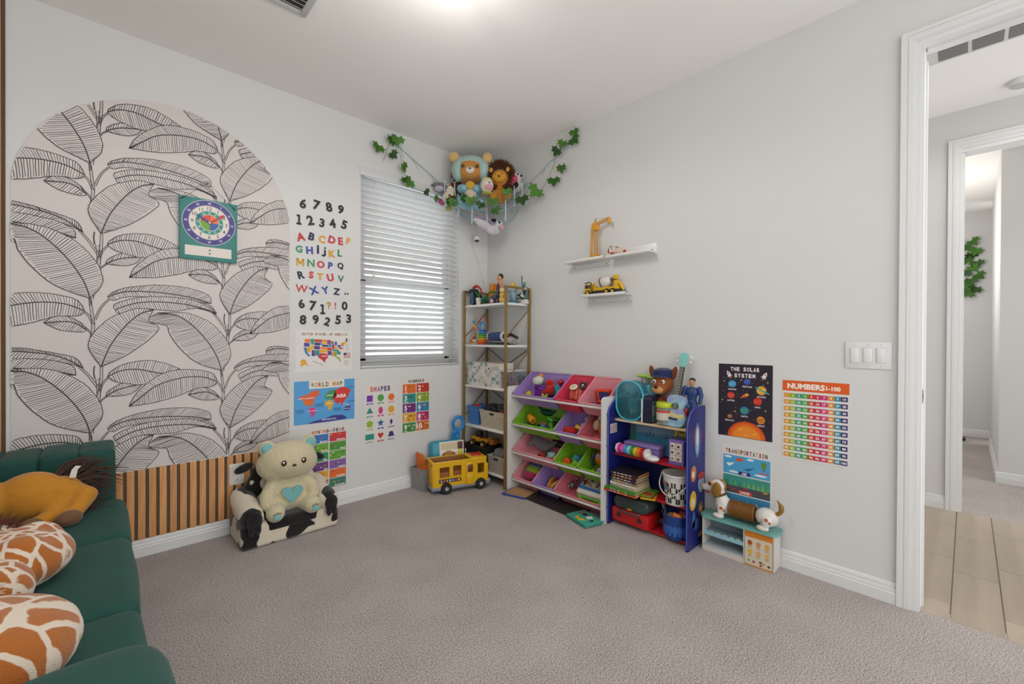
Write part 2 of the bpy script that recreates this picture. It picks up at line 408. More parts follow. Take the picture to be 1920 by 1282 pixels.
# hall ceiling: return-air grille, downlight, smoke detector
t = thing('ceiling_vent', 'long white return air grille with grey louvres on the hall ceiling', 'vent', (.807, -3.2, CH))
part(t, 'frame', G().box((0, 0, -.002), (.16, .72, .004), b=.001), TRIM)
for k in range(5):
    y = .305-.057-k*.1285; g = G()
    part(t, 'duct_opening', G().box((0, y, -.0045), (.116, .113, .002)), mat('#4a4a4a', .8))
    for j in range(6): g.box((-.05+.02*j, y, -.007), (.008, .112, .002), rot=(0, .5, 0))
    part(t, 'louvre', g, mat('#8f8f8f', .5), smooth=0)
t = thing('downlight', 'round lit recessed downlight in the hall ceiling', 'lamp', (1.05, -3.30, CH))
part(t, 'trim_ring', G().lathe([(.075,0),(.078,-.004),(.07,-.008),(.062,-.006)], n=32, cap=False), TRIM)
part(t, 'lens', G().cyl((0,0,-.005), .064, .004, 32), glow_mat('downlight_glow', '#ffffff', 14))
lamp('downlight_beam', 'SPOT', (1.05, -3.30, CH-.03), 14, shadow_soft_size=.06, spot_size=R(165), spot_blend=.6)
lamp('bedroom_fill', 'POINT', (3.4, -2.5, 2.0), 30, shadow_soft_size=.15)  # added fill light brightening the far bedroom; no fixture stands there
t = thing('smoke_detector', 'small white round smoke detector on the hall ceiling', 'detector', (1.47, -3.23, CH))
part(t, 'base', G().lathe([(.06,0),(.06,-.012),(.05,-.03),(.03,-.034)], n=28), TRIM)
part(t, 'vent_ring', G().lathe([(.045,-.030),(.040,-.037),(.02,-.038)], n=28), mat('#bdbdbb', .5))
# ================================================================ WINDOW AND BLINDS
VINYL = mat('#cfd0d0', .4, var=.01)
wf = struct('window_1', G().box(((WX0+WX1)/2, .13, WZ0+.02), (WX1-WX0, .05, .04)).box(((WX0+WX1)/2, .13, WZ1-.02), (WX1-WX0, .05, .04))
            .box((WX0+.02, .13, (WZ0+WZ1)/2), (.04, .05, WZ1-WZ0)).box((WX1-.02, .13, (WZ0+WZ1)/2), (.04, .05, WZ1-WZ0)), VINYL, smooth=0)
ZM = 1.60
for nm, z0, z1, y in (('upper_sash', ZM-.02, WZ1-.03, .135), ('lower_sash', WZ0+.03, ZM+.03, .115)):
    g = G(); w = .05; x0 = WX0+.035; x1 = WX1-.035
    g.box(((x0+x1)/2, y, z0+w/2), (x1-x0, .03, w)).box(((x0+x1)/2, y, z1-w/2), (x1-x0, .03, w))
    g.box((x0+w/2, y, (z0+z1)/2), (w, .03, z1-z0)).box((x1-w/2, y, (z0+z1)/2), (w, .03, z1-z0))
    s = part(wf, nm, g, VINYL, smooth=0)
    part(s, 'pane', G().box(((x0+x1)/2, y, (z0+z1)/2), (x1-x0-2*w, .005, z1-z0-2*w)), clear_mat('window_glass', '#f4fbff', .93, .02), smooth=0)
def slat_mat():
    m = bpy.data.materials.new('blind_vinyl'); m.use_nodes = True; N, L = nt(m); b = N['Principled BSDF']
    b.inputs['Base Color'].default_value = (.83,.83,.83,1); b.inputs['Roughness'].default_value = .45
    t = N.new('ShaderNodeBsdfTranslucent'); t.inputs[0].default_value = (.9,.9,.9,1)
    mx = N.new('ShaderNodeMixShader'); mx.inputs[0].default_value = .4
    L.new(b.outputs[0], mx.inputs[1]); L.new(t.outputs[0], mx.inputs[2]); L.new(mx.outputs[0], N['Material Output'].inputs[0])
    return m
SLAT = slat_mat()
bt = thing('window_blind', 'white horizontal slat blind hanging in the window', 'blind', (-.755, .035, WZ0))
BW = .862
part(bt, 'valance', G().box((0, -.035, 1.432), (.90, .012, .062), b=.003).box((-.446, -.018, 1.432), (.008, .03, .062)), VINYL)
part(bt, 'head_rail', G().box((0, .005, 1.435), (BW, .05, .045)), VINYL, smooth=0)
sg = G(); n = 6
prof = [(-.025+.05*i/n, .0035*math.sin(PI*i/n)) for i in range(n+1)]
prof = prof+[(x, z-.0028) for x, z in prof[::-1]]
sg.ext(prof, -BW/2, BW/2, Matrix(((0,0,1,0),(1,0,0,0),(0,1,0,0),(0,0,0,1))))
s0 = None; NS = 33
for i in range(NS):
    z = .045+i*.0416
    if s0 is None: s0 = part(bt, 'slat', sg, SLAT, smooth=60); o = s0
    else: o = inst(s0, bt)
    o.location = (0, 0, z); o.rotation_euler = (R(-27)+random.uniform(-.02,.02), 0, 0)
part(bt, 'bottom_rail', G().box((0, 0, .012), (BW, .05, .018), b=.004).box((0, 0, .030), (BW, .05, .004), b=.001), SLAT)
for x in (-.30, .02, .33):
    part(bt, 'ladder_cord', G().tube([(x, -.027, .01), (x, -.027, 1.42)], .0009, 5).tube([(x+.006, .027, .01), (x+.006, .027, 1.42)], .0009, 5), mat('#dedede', .8))
part(bt, 'pull_cord', G().tube([(-.34, -.032, 1.42), (-.342, -.033, .69)], .0011, 5).tube([(-.325, -.032, 1.42), (-.336, -.033, .69)], .0011, 5), mat('#dedede', .8))
part(bt, 'cord_tassel', G().lathe([(.003,.03),(.007,.02),(.009,0),(.007,-.004)], (-.339, -.033, .665), 12), mat('#d8c9a8', .5))

# ================================================================ SLATTED WOOD PANELLING
FELT = mat('#5a4a3c', .95, var=.1)
OAK = wood_mat('oak_slat', '#bd814d', '#dda368', axis=2, scale=90)
def slats(name, xs, w, z0, z1, x0, x1):
    t = struct(name, G().box(((x0+x1)/2, -.003, (z0+z1)/2), (x1-x0, .006, z1-z0)), FELT, smooth=0)
    s = None
    for x in xs:
        if s is None:
            s = part(t, 'slat', G().box((0,0,0), (w, .006, z1-z0), b=.001, seg=1), OAK, smooth=0); s.location = (x, -.008, (z0+z1)/2)
        else: inst(s, t, (x, -.008, (z0+z1)/2))
    return t
P = .0444; W1 = .0305
slats('trim_3', [-2.4629-.0222+P*k for k in range(-9, 19)], W1, .092, .462, -2.868, -1.672)
slats('trim_4', [-2.8805-W1/2-P*k for k in range(12)], W1, .092, CH, -3.42, -2.8675)

# ================================================================ ARCHED MURAL OF BANANA LEAVES (flat print)
PAPER = '#d0c8c4'; DARK = '#3d3633'
AX0, AX1, AZ0, ASP = -2.853, -1.669, .462, 1.842
ACX = (AX0+AX1)/2; AR = (AX1-AX0)/2
arch = [(AX0, AZ0), (AX1, AZ0)]+[(ACX+AR*math.cos(PI*i/64), ASP+AR*math.sin(PI*i/64)) for i in range(65)]
mural = ob('leaf_mural', G().ext(arch, .001, .002), mat(PAPER, .6, var=.02), label='arched pale grey mural printed with dark line drawn banana leaves', cat='mural', rot=RA, smooth=0)
def inside(p): return AX0 <= p[0] <= AX1 and p[1] >= AZ0 and (p[1] <= ASP or (p[0]-ACX)**2+(p[1]-ASP)**2 <= AR*AR)
def clip_poly(pts):
    n = len(arch); out = list(pts)
    for i in range(n):
        a = arch[i]; b = arch[(i+1) % n]
        side = lambda p: (b[0]-a[0])*(p[1]-a[1])-(b[1]-a[1])*(p[0]-a[0])
        if abs(b[0]-a[0])+abs(b[1]-a[1]) < 1e-9: continue
        inp = out; out = []
        for j in range(len(inp)):
            p = inp[j-1]; q = inp[j]; sp = side(p); sq = side(q)
            if (sp >= 0) != (sq >= 0):
                t = sp/(sp-sq); out.append((p[0]+(q[0]-p[0])*t, p[1]+(q[1]-p[1])*t))
            if sq >= 0: out.append(q)
        if len(out) < 3: return []
    return out
def draw(g, pts, w, z, col=DARK):
    run = []
    for p in pts:
        if inside(p): run.append(p)
        else:
            if len(run) > 1: g.strip(run, w, z, col)
            run = []
    if len(run) > 1: g.strip(run, w, z, col)
LEAF = {
'L5': ([(-.025,.33),(-.072,.37),(-.13,.398),(-.196,.411),(-.264,.417),(-.32,.402)], [(-.025,.33),(-.05,.381),(-.12,.406),(-.196,.426),(-.255,.434),(-.302,.426),(-.32,.402)], [(-.025,.33),(-.066,.351),(-.13,.365),(-.196,.356),(-.255,.348),(-.302,.366),(-.32,.402)]),
'R3': ([(.064,.689),(.136,.722),(.264,.728),(.402,.712),(.502,.683)], [(.064,.689),(.075,.708),(.136,.743),(.264,.768),(.402,.762),(.49,.728),(.502,.683)], [(.064,.689),(.085,.672),(.136,.694),(.264,.702),(.402,.688),(.502,.683)]),
'R4': ([(.093,.626),(.167,.663),(.264,.677),(.402,.668),(.529,.629)], [(.093,.626),(.09,.654),(.167,.69),(.264,.705),(.402,.70),(.5,.655),(.529,.629)], [(.093,.626),(.115,.606),(.198,.637),(.331,.631),(.438,.652),(.529,.629)]),
'L3': ([(-.012,-.152),(-.069,-.115),(-.157,-.122)], [(-.012,-.152),(-.035,-.115),(-.084,-.087),(-.128,-.093),(-.157,-.122)], [(-.012,-.152),(-.03,-.163),(-.091,-.158),(-.128,-.142),(-.157,-.122)]),
'R2': ([(.058,.185),(.111,.217),(.199,.239)], [(.058,.185),(.069,.212),(.124,.247),(.199,.239)], [(.058,.185),(.085,.182),(.136,.185),(.173,.204),(.199,.239)]),
'R1': ([(.064,.283),(.111,.31),(.173,.317),(.237,.301),(.291,.29),(.359,.309)], [(.064,.283),(.075,.307),(.124,.344),(.218,.362),(.297,.342),(.359,.309)], [(.064,.283),(.087,.26),(.13,.246),(.199,.235),(.264,.262),(.359,.309)]),
'L2': ([(-.019,-.059),(-.092,-.027),(-.186,-.027),(-.288,-.059),(-.354,-.114),(-.405,-.163)], [(-.019,-.059),(-.028,-.035),(-.054,-.002),(-.15,.019),(-.255,.008),(-.334,-.048),(-.385,-.111),(-.405,-.163)], [(-.019,-.059),(-.042,-.083),(-.114,-.089),(-.2,-.123),(-.288,-.149),(-.354,-.158),(-.405,-.163)]),
'L1': ([(0,.005),(-.023,.089),(-.077,.19),(-.15,.279),(-.214,.321),(-.289,.331)], [(0,.005),(.043,.078),(.035,.158),(-.016,.246),(-.084,.304),(-.172,.336),(-.289,.331)], [(0,.005),(-.114,.055),(-.186,.128),(-.235,.207),(-.25,.262),(-.275,.27),(-.335,.29),(-.289,.331)]),
'F': ([(.04,.335),(.075,.443),(.136,.549),(.192,.61),(.244,.633)], [(.04,.335),(-.004,.427),(.006,.491),(.064,.572),(.123,.613),(.186,.638),(.244,.633)], [(.04,.335),(.136,.393),(.218,.467),(.267,.536),(.225,.575),(.244,.633)]),
}
STEM = [([(0,-.032),(0,0),(-.012,.041)],.006),([(.003,0),(.017,.101),(.03,.179),(.03,.227),(.026,.276)],.016),([(.03,.179),(.04,.275),(.041,.335)],.012),([(.03,.227),(-.006,.293),(-.039,.338)],.010),([(.034,.211),(.046,.25),(.069,.283)],.008),([(.036,.155),(.046,.17),(.064,.186)],.006),([(.011,.546),(-.006,.593),(-.028,.615)],.009),([(.017,.57),(.04,.635),(.069,.677)],.008),([(.010,.491),(-.006,.518),(-.022,.537)],.007),([(.017,.276),(.013,.308),(.016,.34)],.003),([(.005,.467),(.011,.546),(.006,.61),(0,.672)],.012)]
def resample(c, n):
    L = [0]
    for i in range(1, len(c)): L.append(L[-1]+(V(c[i])-V(c[i-1])).length)
    out = []; j = 0
    for k in range(n):
        t = L[-1]*k/(n-1)
        while j < len(L)-2 and L[j+1] < t: j += 1
        s = (t-L[j])/max(1e-9, L[j+1]-L[j]); out.append(tuple(V(c[j]).lerp(V(c[j+1]), s)))
    return out
layer = 0
def put_leaf(key, ox, oz):
    global layer
    mid, a, b = [[(p.x, p.y) for p in bez([V((x,y)) for x,y in q], 8)] for q in LEAF[key]]
    sh = lambda q: [(x+ox, y+oz) for x, y in q]
    mid, a, b = sh(mid), sh(a), sh(b)
    if not any(inside(p) for p in mid+a+b): return
    rd = random.Random(hash((round(ox,2), round(oz,2)))+len(key)*7+layer)
    z = .0022+layer*.00006; layer += 1
    g = G()
    ln = sum((V(mid[i+1])-V(mid[i])).length for i in range(len(mid)-1)); n = max(14, int(ln/.0092))
    M = resample(mid, n); A = resample(a, n); B = resample(b, n)
    wob = lambda q: [(x+rd.uniform(-.0012,.0012), y+rd.uniform(-.0012,.0012)) for x, y in q]
    a2 = wob(resample(a, 46)); b2 = wob(resample(b, 46))
    f = clip_poly(a2+b2[::-1])
    ar = sum(f[i-1][0]*f[i][1]-f[i][0]*f[i-1][1] for i in range(len(f)))
    if len(f) > 2: g.poly(f if ar > 0 else f[::-1], z, PAPER)
    zz = z+.00002
    draw(g, a2, .0036, zz); draw(g, b2, .0036, zz); draw(g, resample(mid, 50), .0052, zz)
    for i in range(1, n-1):
        for E, s in ((A, 1), (B, -1)):
            e = E[min(n-1, i+2)]; m0 = M[i]
            k = rd.uniform(.9, .99); p1 = (m0[0]+(e[0]-m0[0])*k, m0[1]+(e[1]-m0[1])*k)
            md = ((m0[0]+p1[0])/2+rd.uniform(-.002,.002), (m0[1]+p1[1])/2+rd.uniform(-.002,.002))
            seg = resample([m0, md, p1], 9)
            draw(g, seg, rd.uniform(.0018, .0034), zz)
    if g.f: part(mural, 'leaf_drawing', g, INK, smooth=0)
for c in (-1, 0, 1, 2):
    for r in range(-2, 4):
        ox = -2.592+c*.552; oz = .679+r*.673+(.287 if c % 2 else 0)
        z = .0021; g = G()
        for pts, w in STEM:
            cv = [(p.x+ox, p.y+oz) for p in bez([V(q) for q in pts], 6)]
            for sd in (-1, 1):
                off = []
                for i in range(len(cv)):
                    t = V(cv[min(i+1, len(cv)-1)])-V(cv[max(i-1, 0)]); t.normalize()
                    off.append((cv[i][0]-t.y*w*.5*sd*(1-.3*i/len(cv)), cv[i][1]+t.x*w*.5*sd*(1-.3*i/len(cv))))
                draw(g, off, .003, z)
            draw(g, cv, .001, z)
        if g.f: part(mural, 'stem_drawing', g, INK, smooth=0)
for key in LEAF:
    for r in range(-2, 4):
        for c in (-1, 0, 1, 2):
            put_leaf(key, -2.592+c*.552, .679+r*.673+(.287 if c % 2 else 0))

# ================================================================ TEACHING CLOCK ON THE MURAL
t = thing('teaching_clock', 'square teal teaching clock with red hand hanging by string on mural', 'clock', (-2.103, -.022, 1.778), (PI/2+.03, 0, -.004))
part(t, 'board', G().box((0,0,0), (.274, .346, .012), b=.004), plas('#2f7d77'))
g = G(); z = .0066
g.disc(0, .042, .127, z, '#c9c6c8', 48); g.disc(0, .042, .124, z+.0003, '#3b3480', 48); g.disc(0, .042, .096, z+.0006, '#dcd3cb', 48)
g.disc(0, .042, .066, z+.0009, '#2b8a78', 40); g.disc(0, .042, .047, z+.0012, '#dcd3cb', 40)
for a0, a1, c in ((0, 80, '#e5762c'), (80, 170, '#d9412a'), (170, 275, '#6f9f2c'), (275, 360, '#2f5aa0')):
    g.poly([(0,.042)]+[(.044*math.cos(R(a0+(a1-a0)*k/10)), .042+.044*math.sin(R(a0+(a1-a0)*k/10))) for k in range(11)], z+.0015, c)
for k in range(12):
    a = PI/2-2*PI*(k+1)/12; n = str(k+1)
    g.text(n, .081*math.cos(a), .042+.081*math.sin(a), .019, z+.0009, '#2b2326', bold=.01)
    g.text(str(5*(k+1)), .110*math.cos(a), .042+.110*math.sin(a), .011, z+.0006, '#d8d4e6', bold=.02)
    g.text(str(k+13), .056*math.cos(a), .042+.056*math.sin(a), .009, z+.0012, '#d9eee6', bold=.02)
for k in range(60):
    a = 2*PI*k/60; g.strip([(.098*math.cos(a), .042+.098*math.sin(a)), (.102*math.cos(a), .042+.102*math.sin(a))], .0015, z+.0006, '#b9b4d6')
g.rect(-.112, -.150, .108, -.096, z, '#dcd3cb'); g.disc(.002, -.114, .0045, z+.0003, '#2b2326', 10); g.disc(.002, -.133, .0045, z+.0003, '#2b2326', 10)
part(t, 'dial_print', g, INK, smooth=0)
def hand(name, ang, ln, w, col, zz):
    g = G().ext([(-.004,-w/2),(ln*.75,-w/2),(ln*.78,-w*.9),(ln,-w*.5),(ln,w*.5),(ln*.78,w*.9),(ln*.75,w/2),(-.004,w/2)], 0, .002, X((0,.042,zz),(0,0,ang)))
    part(t, name, g, plas(col), smooth=0)
hand('hour_hand', R(147), .068, .011, '#28407c', .009); hand('minute_hand', R(37), .088, .010, '#b5202b', .0115)
part(t, 'pin', G().cyl((0,.042,.012), .005, .008, 12), plas('#d8d4d0'))
part(t, 'string', G().tube([(-.125,.158,.004),(-.118,.162,.009),(-.008,.268,.008),(.115,.150,.009),(.120,.143,.004)], .0012, 5), mat('#5d5652', .9))
for x, y, a in ((-.122,.160,.7),(.120,.146,-1.1)): part(t, 'knot', G().box((x,y,.0075), (.020,.005,.004), b=.0015, rot=(0,0,a)), mat('#2a2626', .9))
t = thing('hook', 'small clear plastic hook stuck on the mural above the clock', 'hook', (-2.111, -.004, 2.046), RA)
part(t, 'pad', G().box((0,0,0), (.022,.030,.004), b=.002), clear_mat('hook_clear', '#cfc8c4', .5))
part(t, 'peg', G().tube([(0,0,0),(0,-.004,.014),(0,.006,.018)], .003, 8), mat('#6d6762', .4))

# ================================================================ LETTER AND NUMBER DECALS
LC = {'k': ('#201c19', 'black'), 'r': ('#c4303c', 'red'), 'n': ('#1f2140', 'navy'), 'y': ('#d39a22', 'yellow'), 'g': ('#3c8b54', 'green'), 'b': ('#2e4596', 'blue')}
LET = [('6',-1.588,2.05,.065,-8,'k','top row'),('7',-1.502,2.058,.067,-8,'k','top row'),('8',-1.421,2.063,.065,12,'k','top row'),('9',-1.34,2.063,.063,-8,'k','top row'),
('1',-1.614,1.941,.062,0,'k','second row'),('2',-1.543,1.949,.065,15,'k','second row'),('3',-1.467,1.946,.06,-5,'k','second row'),('4',-1.397,1.955,.063,12,'k','second row'),('5',-1.315,1.962,.064,-14,'k','second row'),
('A',-1.603,1.829,.054,14,'r',''),('B',-1.534,1.842,.052,-15,'n',''),('C',-1.466,1.835,.051,-8,'y',''),('D',-1.4,1.842,.052,-14,'r',''),('E',-1.341,1.842,.053,4,'r',''),('F',-1.287,1.851,.047,-8,'y',''),
('G',-1.613,1.748,.047,0,'g',''),('H',-1.547,1.749,.05,4,'b',''),('i',-1.493,1.763,.058,0,'n',''),('j',-1.453,1.753,.06,0,'n',''),('K',-1.399,1.746,.049,4,'y',''),('L',-1.346,1.758,.048,-2,'g',''),
('M',-1.605,1.663,.05,0,'y',''),('N',-1.538,1.666,.049,0,'g',''),('O',-1.474,1.664,.048,0,'r',''),('P',-1.41,1.664,.046,-4,'b',''),('Q',-1.341,1.668,.048,0,'n',''),
('R',-1.6,1.58,.05,15,'n',''),('S',-1.536,1.587,.048,-5,'r',''),('T',-1.478,1.581,.047,0,'y',''),('U',-1.41,1.582,.052,12,'r',''),('V',-1.338,1.58,.047,0,'g',''),
('W',-1.596,1.49,.05,-3,'r',''),('X',-1.519,1.484,.051,20,'b',''),('Y',-1.444,1.492,.049,14,'b',''),('Z',-1.367,1.489,.047,-5,'n',''),('.',-1.307,1.478,.012,0,'k','left of the two'),('.',-1.289,1.479,.012,0,'k','right of the two'),
('6',-1.597,1.391,.06,10,'k','second row from bottom'),('7',-1.524,1.382,.065,-4,'k','second row from bottom'),('1',-1.462,1.362,.063,0,'k','second row from bottom'),('?',-1.421,1.39,.043,0,'y',''),('!',-1.376,1.391,.046,0,'r',''),('0',-1.311,1.393,.062,0,'k','second row from bottom'),
('8',-1.587,1.286,.063,-3,'k','bottom row'),('9',-1.506,1.29,.063,5,'k','bottom row'),('2',-1.43,1.279,.059,-18,'k','bottom row'),('5',-1.356,1.293,.063,-4,'k','bottom row'),('3',-1.282,1.304,.063,0,'k','bottom row')]
def strokes(lines, w, h):
    g = G()
    for pts in lines:
        P_ = [V((a*h, b*h)) for a, b in pts]
        for i in range(len(P_)-1):
            d = P_[i+1]-P_[i]; n_ = max(1e-6, d.length)
            g.box(((P_[i].x+P_[i+1].x)/2, (P_[i].y+P_[i+1].y)/2, 0), (n_+(w*h*.55 if len(pts) > 3 else 0), w*h, .003), rot=(0, 0, math.atan2(d.y, d.x)))
    return g
CUT = {'M': [[(-.38,-.5),(-.38,.5)],[(.38,-.5),(.38,.5)],[(-.36,.46),(0,-.22)],[(.36,.46),(0,-.22)]],
       '1': [[(.02,-.5),(.02,.5)],[(-.24,-.44),(.26,-.44)],[(-.22,.40),(.04,.42)]],
       '?': [[(-.26,.24),(-.16,.42),(.04,.46),(.24,.34),(.22,.12),(.02,.0),(.0,-.2)],[(-.08,-.42),(.1,-.42)]],
       'j': [[(.1,.16),(.1,-.34),(.0,-.46),(-.2,-.42)],[(.02,.42),(.2,.42)]]}
for ch, x, z, h, r, c, row in LET:
    g = strokes(CUT[ch], .19, h) if ch in CUT else G()
    if ch not in CUT: g.text(ch, 0, 0, h, 0, bold={'M': .012, 'W': .015, '?': .018, '!': .018, 'N': .025}.get(ch, .042), depth=.0015/h*.2)
    hx, cn = LC[c]
    if ch.isdigit(): lb = '%s foam number %s stuck on the wall in the %s of figures' % (cn, ['zero','one','two','three','four','five','six','seven','eight','nine'][int(ch)], row); nm = 'number_decal'
    elif ch == '.': lb = 'small black dot decal after letter Z, %s' % row; nm = 'dot_decal'
    elif ch in '?!': lb = '%s %s decal among black figures below the alphabet' % (cn, {'?': 'question mark', '!': 'exclamation mark'}[ch]); nm = 'mark_decal'
    else: lb = '%s foam letter %s of the alphabet stuck on the wall' % (cn, ch.upper()); nm = 'letter_decal'
    ob(nm, g, plas(hx, .5), label=lb, cat='decal', group='letters and numbers on the wall', loc=(x, -.002, z), rot=(PI/2, R(-r), 0), smooth=0)
# ================================================================ POSTERS (flat prints on thin paper)
def poster(name, label, u, v, w, h, wall, bg='#dcd9d5'):
    """u, v = left edge and bottom along the wall; local origin bottom-left"""
    t = thing(name, label, 'poster', (u, -.0008, v) if wall == 'A' else (-.0008, u, v), RA if wall == 'A' else RB)
    part(t, 'sheet', G().box((w/2, h/2, .0004), (w, h, .0008)), mat(bg, .5, var=.01), smooth=0)
    return t
def rtext(g, s, x, y, h, z, cols, w=None, bold=.04):
    """a heading in letters of changing colour"""
    n = len(s); w = w or n*h*.75
    for i, ch in enumerate(s):
        if ch != ' ': g.text(ch, x-w/2+w*(i+.5)/n, y, h, z, cols[i % len(cols)], bold=bold, w=w/n*.78 if ch not in 'I1!' else None)
MIX = ['#e0762a', '#2a2a2a', '#c4303c', '#d9a02a', '#3c8b54', '#6b3fa0', '#1f2140']
Z0 = .0011; Z1 = .0014; Z2 = .0017
# --- map of the United States
t = poster('usa_map_poster', 'poster with colourful map of United States below the decals', -1.636, .938, .380, .280, 'A'); g = G()
rtext(g, 'UNITED STATES OF AMERICA', .19, .254, .016, Z1, ['#e0762a','#3a3028','#a86a3a','#4a3f38'], .31)
ST = [((0,0),(.17,0)),]
def q(x0,y0,x1,y1,c,skew=0): g.poly([(x0,y0),(x1,y0-skew),(x1,y1-skew),(x0,y1)], Z1, c)
US = [(.060,.195,.098,.220,'#e5762c'),(.098,.182,.122,.222,'#2e9a80'),(.055,.168,.092,.194,'#4a3590'),(.122,.196,.172,.218,'#c93a2c'),(.122,.176,.160,.195,'#1f2f70'),(.172,.200,.205,.216,'#e08a2a'),(.172,.182,.205,.199,'#d9b030'),(.172,.166,.212,.181,'#1f2f70'),(.160,.176,.172,.195,'#3a6fb5'),
      (.072,.130,.098,.166,'#e0a020'),(.098,.146,.120,.180,'#d9b030'),(.120,.148,.158,.174,'#5a2f85'),(.158,.150,.205,.165,'#e5762c'),(.104,.104,.126,.145,'#5a2f85'),(.126,.106,.156,.146,'#2a8a80'),(.156,.126,.210,.149,'#e0a828'),
      (.205,.182,.232,.214,'#a0307a'),(.212,.164,.238,.182,'#2f8ab0'),(.205,.140,.238,.163,'#c93a2c'),(.210,.108,.236,.139,'#4a3590'),(.232,.184,.252,.204,'#3c8b54'),(.238,.150,.256,.184,'#a8307a'),(.256,.176,.274,.202,'#6b3fa0'),(.256,.146,.276,.174,'#d9b030'),(.238,.134,.286,.148,'#2a8a80'),(.276,.160,.302,.180,'#2f6fb5'),
      (.302,.170,.322,.196,'#e5762c'),(.284,.148,.316,.160,'#c93a2c'),(.236,.100,.252,.133,'#e08a2a'),(.252,.098,.272,.133,'#7aa02c'),(.272,.112,.300,.135,'#2a8a80'),(.322,.182,.336,.206,'#d9b030'),(.334,.200,.346,.226,'#3a3a40')]
for x0,y0,x1,y1,c in US: q(x0,y0+.004,x1-.0015,y1+.002,c,.002)
g.poly([(.052,.166),(.072,.164),(.074,.135),(.096,.108),(.082,.106),(.062,.130)], Z1, '#2f6fb5')
g.poly([(.158,.126),(.182,.124),(.206,.120),(.212,.096),(.196,.082),(.190,.060),(.176,.076),(.160,.088),(.144,.098),(.150,.108)], Z1, '#c02a2a')
g.poly([(.258,.096),(.288,.098),(.300,.070),(.296,.058),(.284,.080)], Z1, '#8fb02c')
g.poly([(.030,.075),(.052,.090),(.068,.080),(.072,.060),(.090,.038),(.062,.052),(.044,.042),(.024,.046),(.040,.058)], Z1, '#e0a020')
for k in range(5): g.disc(.118+.014*k, .070-.006*k, .0035, Z1, '#3a3a40', 8)
g.text('TEXAS', .184, .106, .009, Z2, '#f0dcd0', bold=.03)
for k in range(7): g.rect(.318, .090+.005*k, .366, .0945+.005*k, Z1, '#b5453c' if k % 2 == 0 else '#e6dcd4')
g.rect(.318, .108, .338, .125, Z2, '#2a3060')
for k in range(12): g.text('ABCDEFGHIJKL'[k], .328+.012*(k % 3), .070-.010*(k//3), .007, Z1, '#4a4340', bold=.02)
for x,y,c in ((.016,.226,'#e0a060'),(.024,.200,'#d9b0a0'),(.360,.220,'#e0a060'),(.352,.200,'#b0c0d0'),(.012,.190,'#c0c0d0')): g.disc(x, y, .004, Z1, c, 8)
for k in range(6): g.text('MAINE', .345, .186-.009*k, .0045, Z1, '#8a8480')
part(t, 'print', g, INK, smooth=0)
# --- world map
t = poster('world_map_poster', 'blue poster with coloured continents reading World Map', -1.642, .593, .404, .286, 'A', '#4f9bd4'); g = G()
g.rect(.094, .232, .330, .286, Z0, '#e0d8c8'); rtext(g, 'WORLD MAP', .212, .258, .030, Z1, ['#3a6a40','#c88a2a','#b5402c','#3c8b54','#5a4a30'], .215)
def cont(pts, c, z=Z1): g.poly([(x*.404, y*.286) for x, y in pts], z, c)
cont([(.06,.60),(.10,.66),(.20,.68),(.26,.74),(.36,.78),(.40,.74),(.38,.62),(.34,.64),(.32,.56),(.26,.52),(.22,.42),(.16,.46),(.14,.56)], '#dd5a26')
cont([(.14,.56),(.16,.46),(.22,.42),(.26,.40),(.30,.46),(.32,.54),(.26,.54)], '#d96a20', Z2)
cont([(.23,.36),(.30,.38),(.345,.32),(.33,.24),(.29,.16),(.275,.12),(.265,.22),(.235,.29)], '#d0307a')
cont([(.48,.56),(.50,.66),(.56,.74),(.66,.76),(.68,.62),(.62,.52),(.54,.54)], '#3c8f50')
cont([(.48,.44),(.50,.50),(.58,.52),(.64,.46),(.62,.36),(.57,.26),(.54,.30),(.54,.38),(.49,.38)], '#d9a51f')
cont([(.62,.54),(.66,.74),(.78,.82),(.86,.78),(.94,.72),(.90,.64),(.88,.54),(.84,.52),(.80,.40),(.78,.36),(.74,.46),(.70,.40),(.66,.46)], '#d02f22')
cont([(.80,.27),(.86,.33),(.93,.32),(.93,.24),(.87,.22),(.82,.23)], '#33307a')
for x, y in ((.80,.40),(.84,.38),(.88,.36)): g.disc(x*.404, y*.286, .006, Z2, '#d8b0c0', 8)
cont([(.20,0),(.30,.05),(.48,.08),(.62,.14),(.78,.13),(.86,.06),(.84,.02),(.5,0)], '#302c80')
g.text('ASIA', .765*.404, .60*.286, .024, Z2, '#f2e2da', bold=.04); g.text('NORTH AMERICA', .19*.404, .60*.286, .009, Z2+.0003, '#f2dcd0', bold=.03); g.text('AFRICA', .56*.404, .44*.286, .008, Z2, '#f6ecd0', bold=.03)
g.text('SOUTH AMERICA', .285*.404, .30*.286, .006, Z2, '#f6e0ec', bold=.02); g.text('EUROPE', .57*.404, .63*.286, .009, Z2, '#e2f0dc', bold=.03); g.text('AUSTRALIA', .87*.404, .27*.286, .007, Z2, '#d8d4ee', bold=.03); g.text('ANTARCTICA', .56*.404, .06*.286, .011, Z2, '#d4d0ee', bold=.03)
for s, x, y in (('PACIFIC', .09, .33), ('OCEAN', .09, .285), ('ATLANTIC', .395, .44), ('OCEAN', .395, .40), ('INDIAN', .70, .30), ('OCEAN', .70, .26), ('ARCTIC', .93, .80), ('PACIFIC', .95, .45)): g.text(s, x*.404, y*.286, .010, Z1, '#22507c', bold=.02)
part(t, 'print', g, INK, smooth=0)
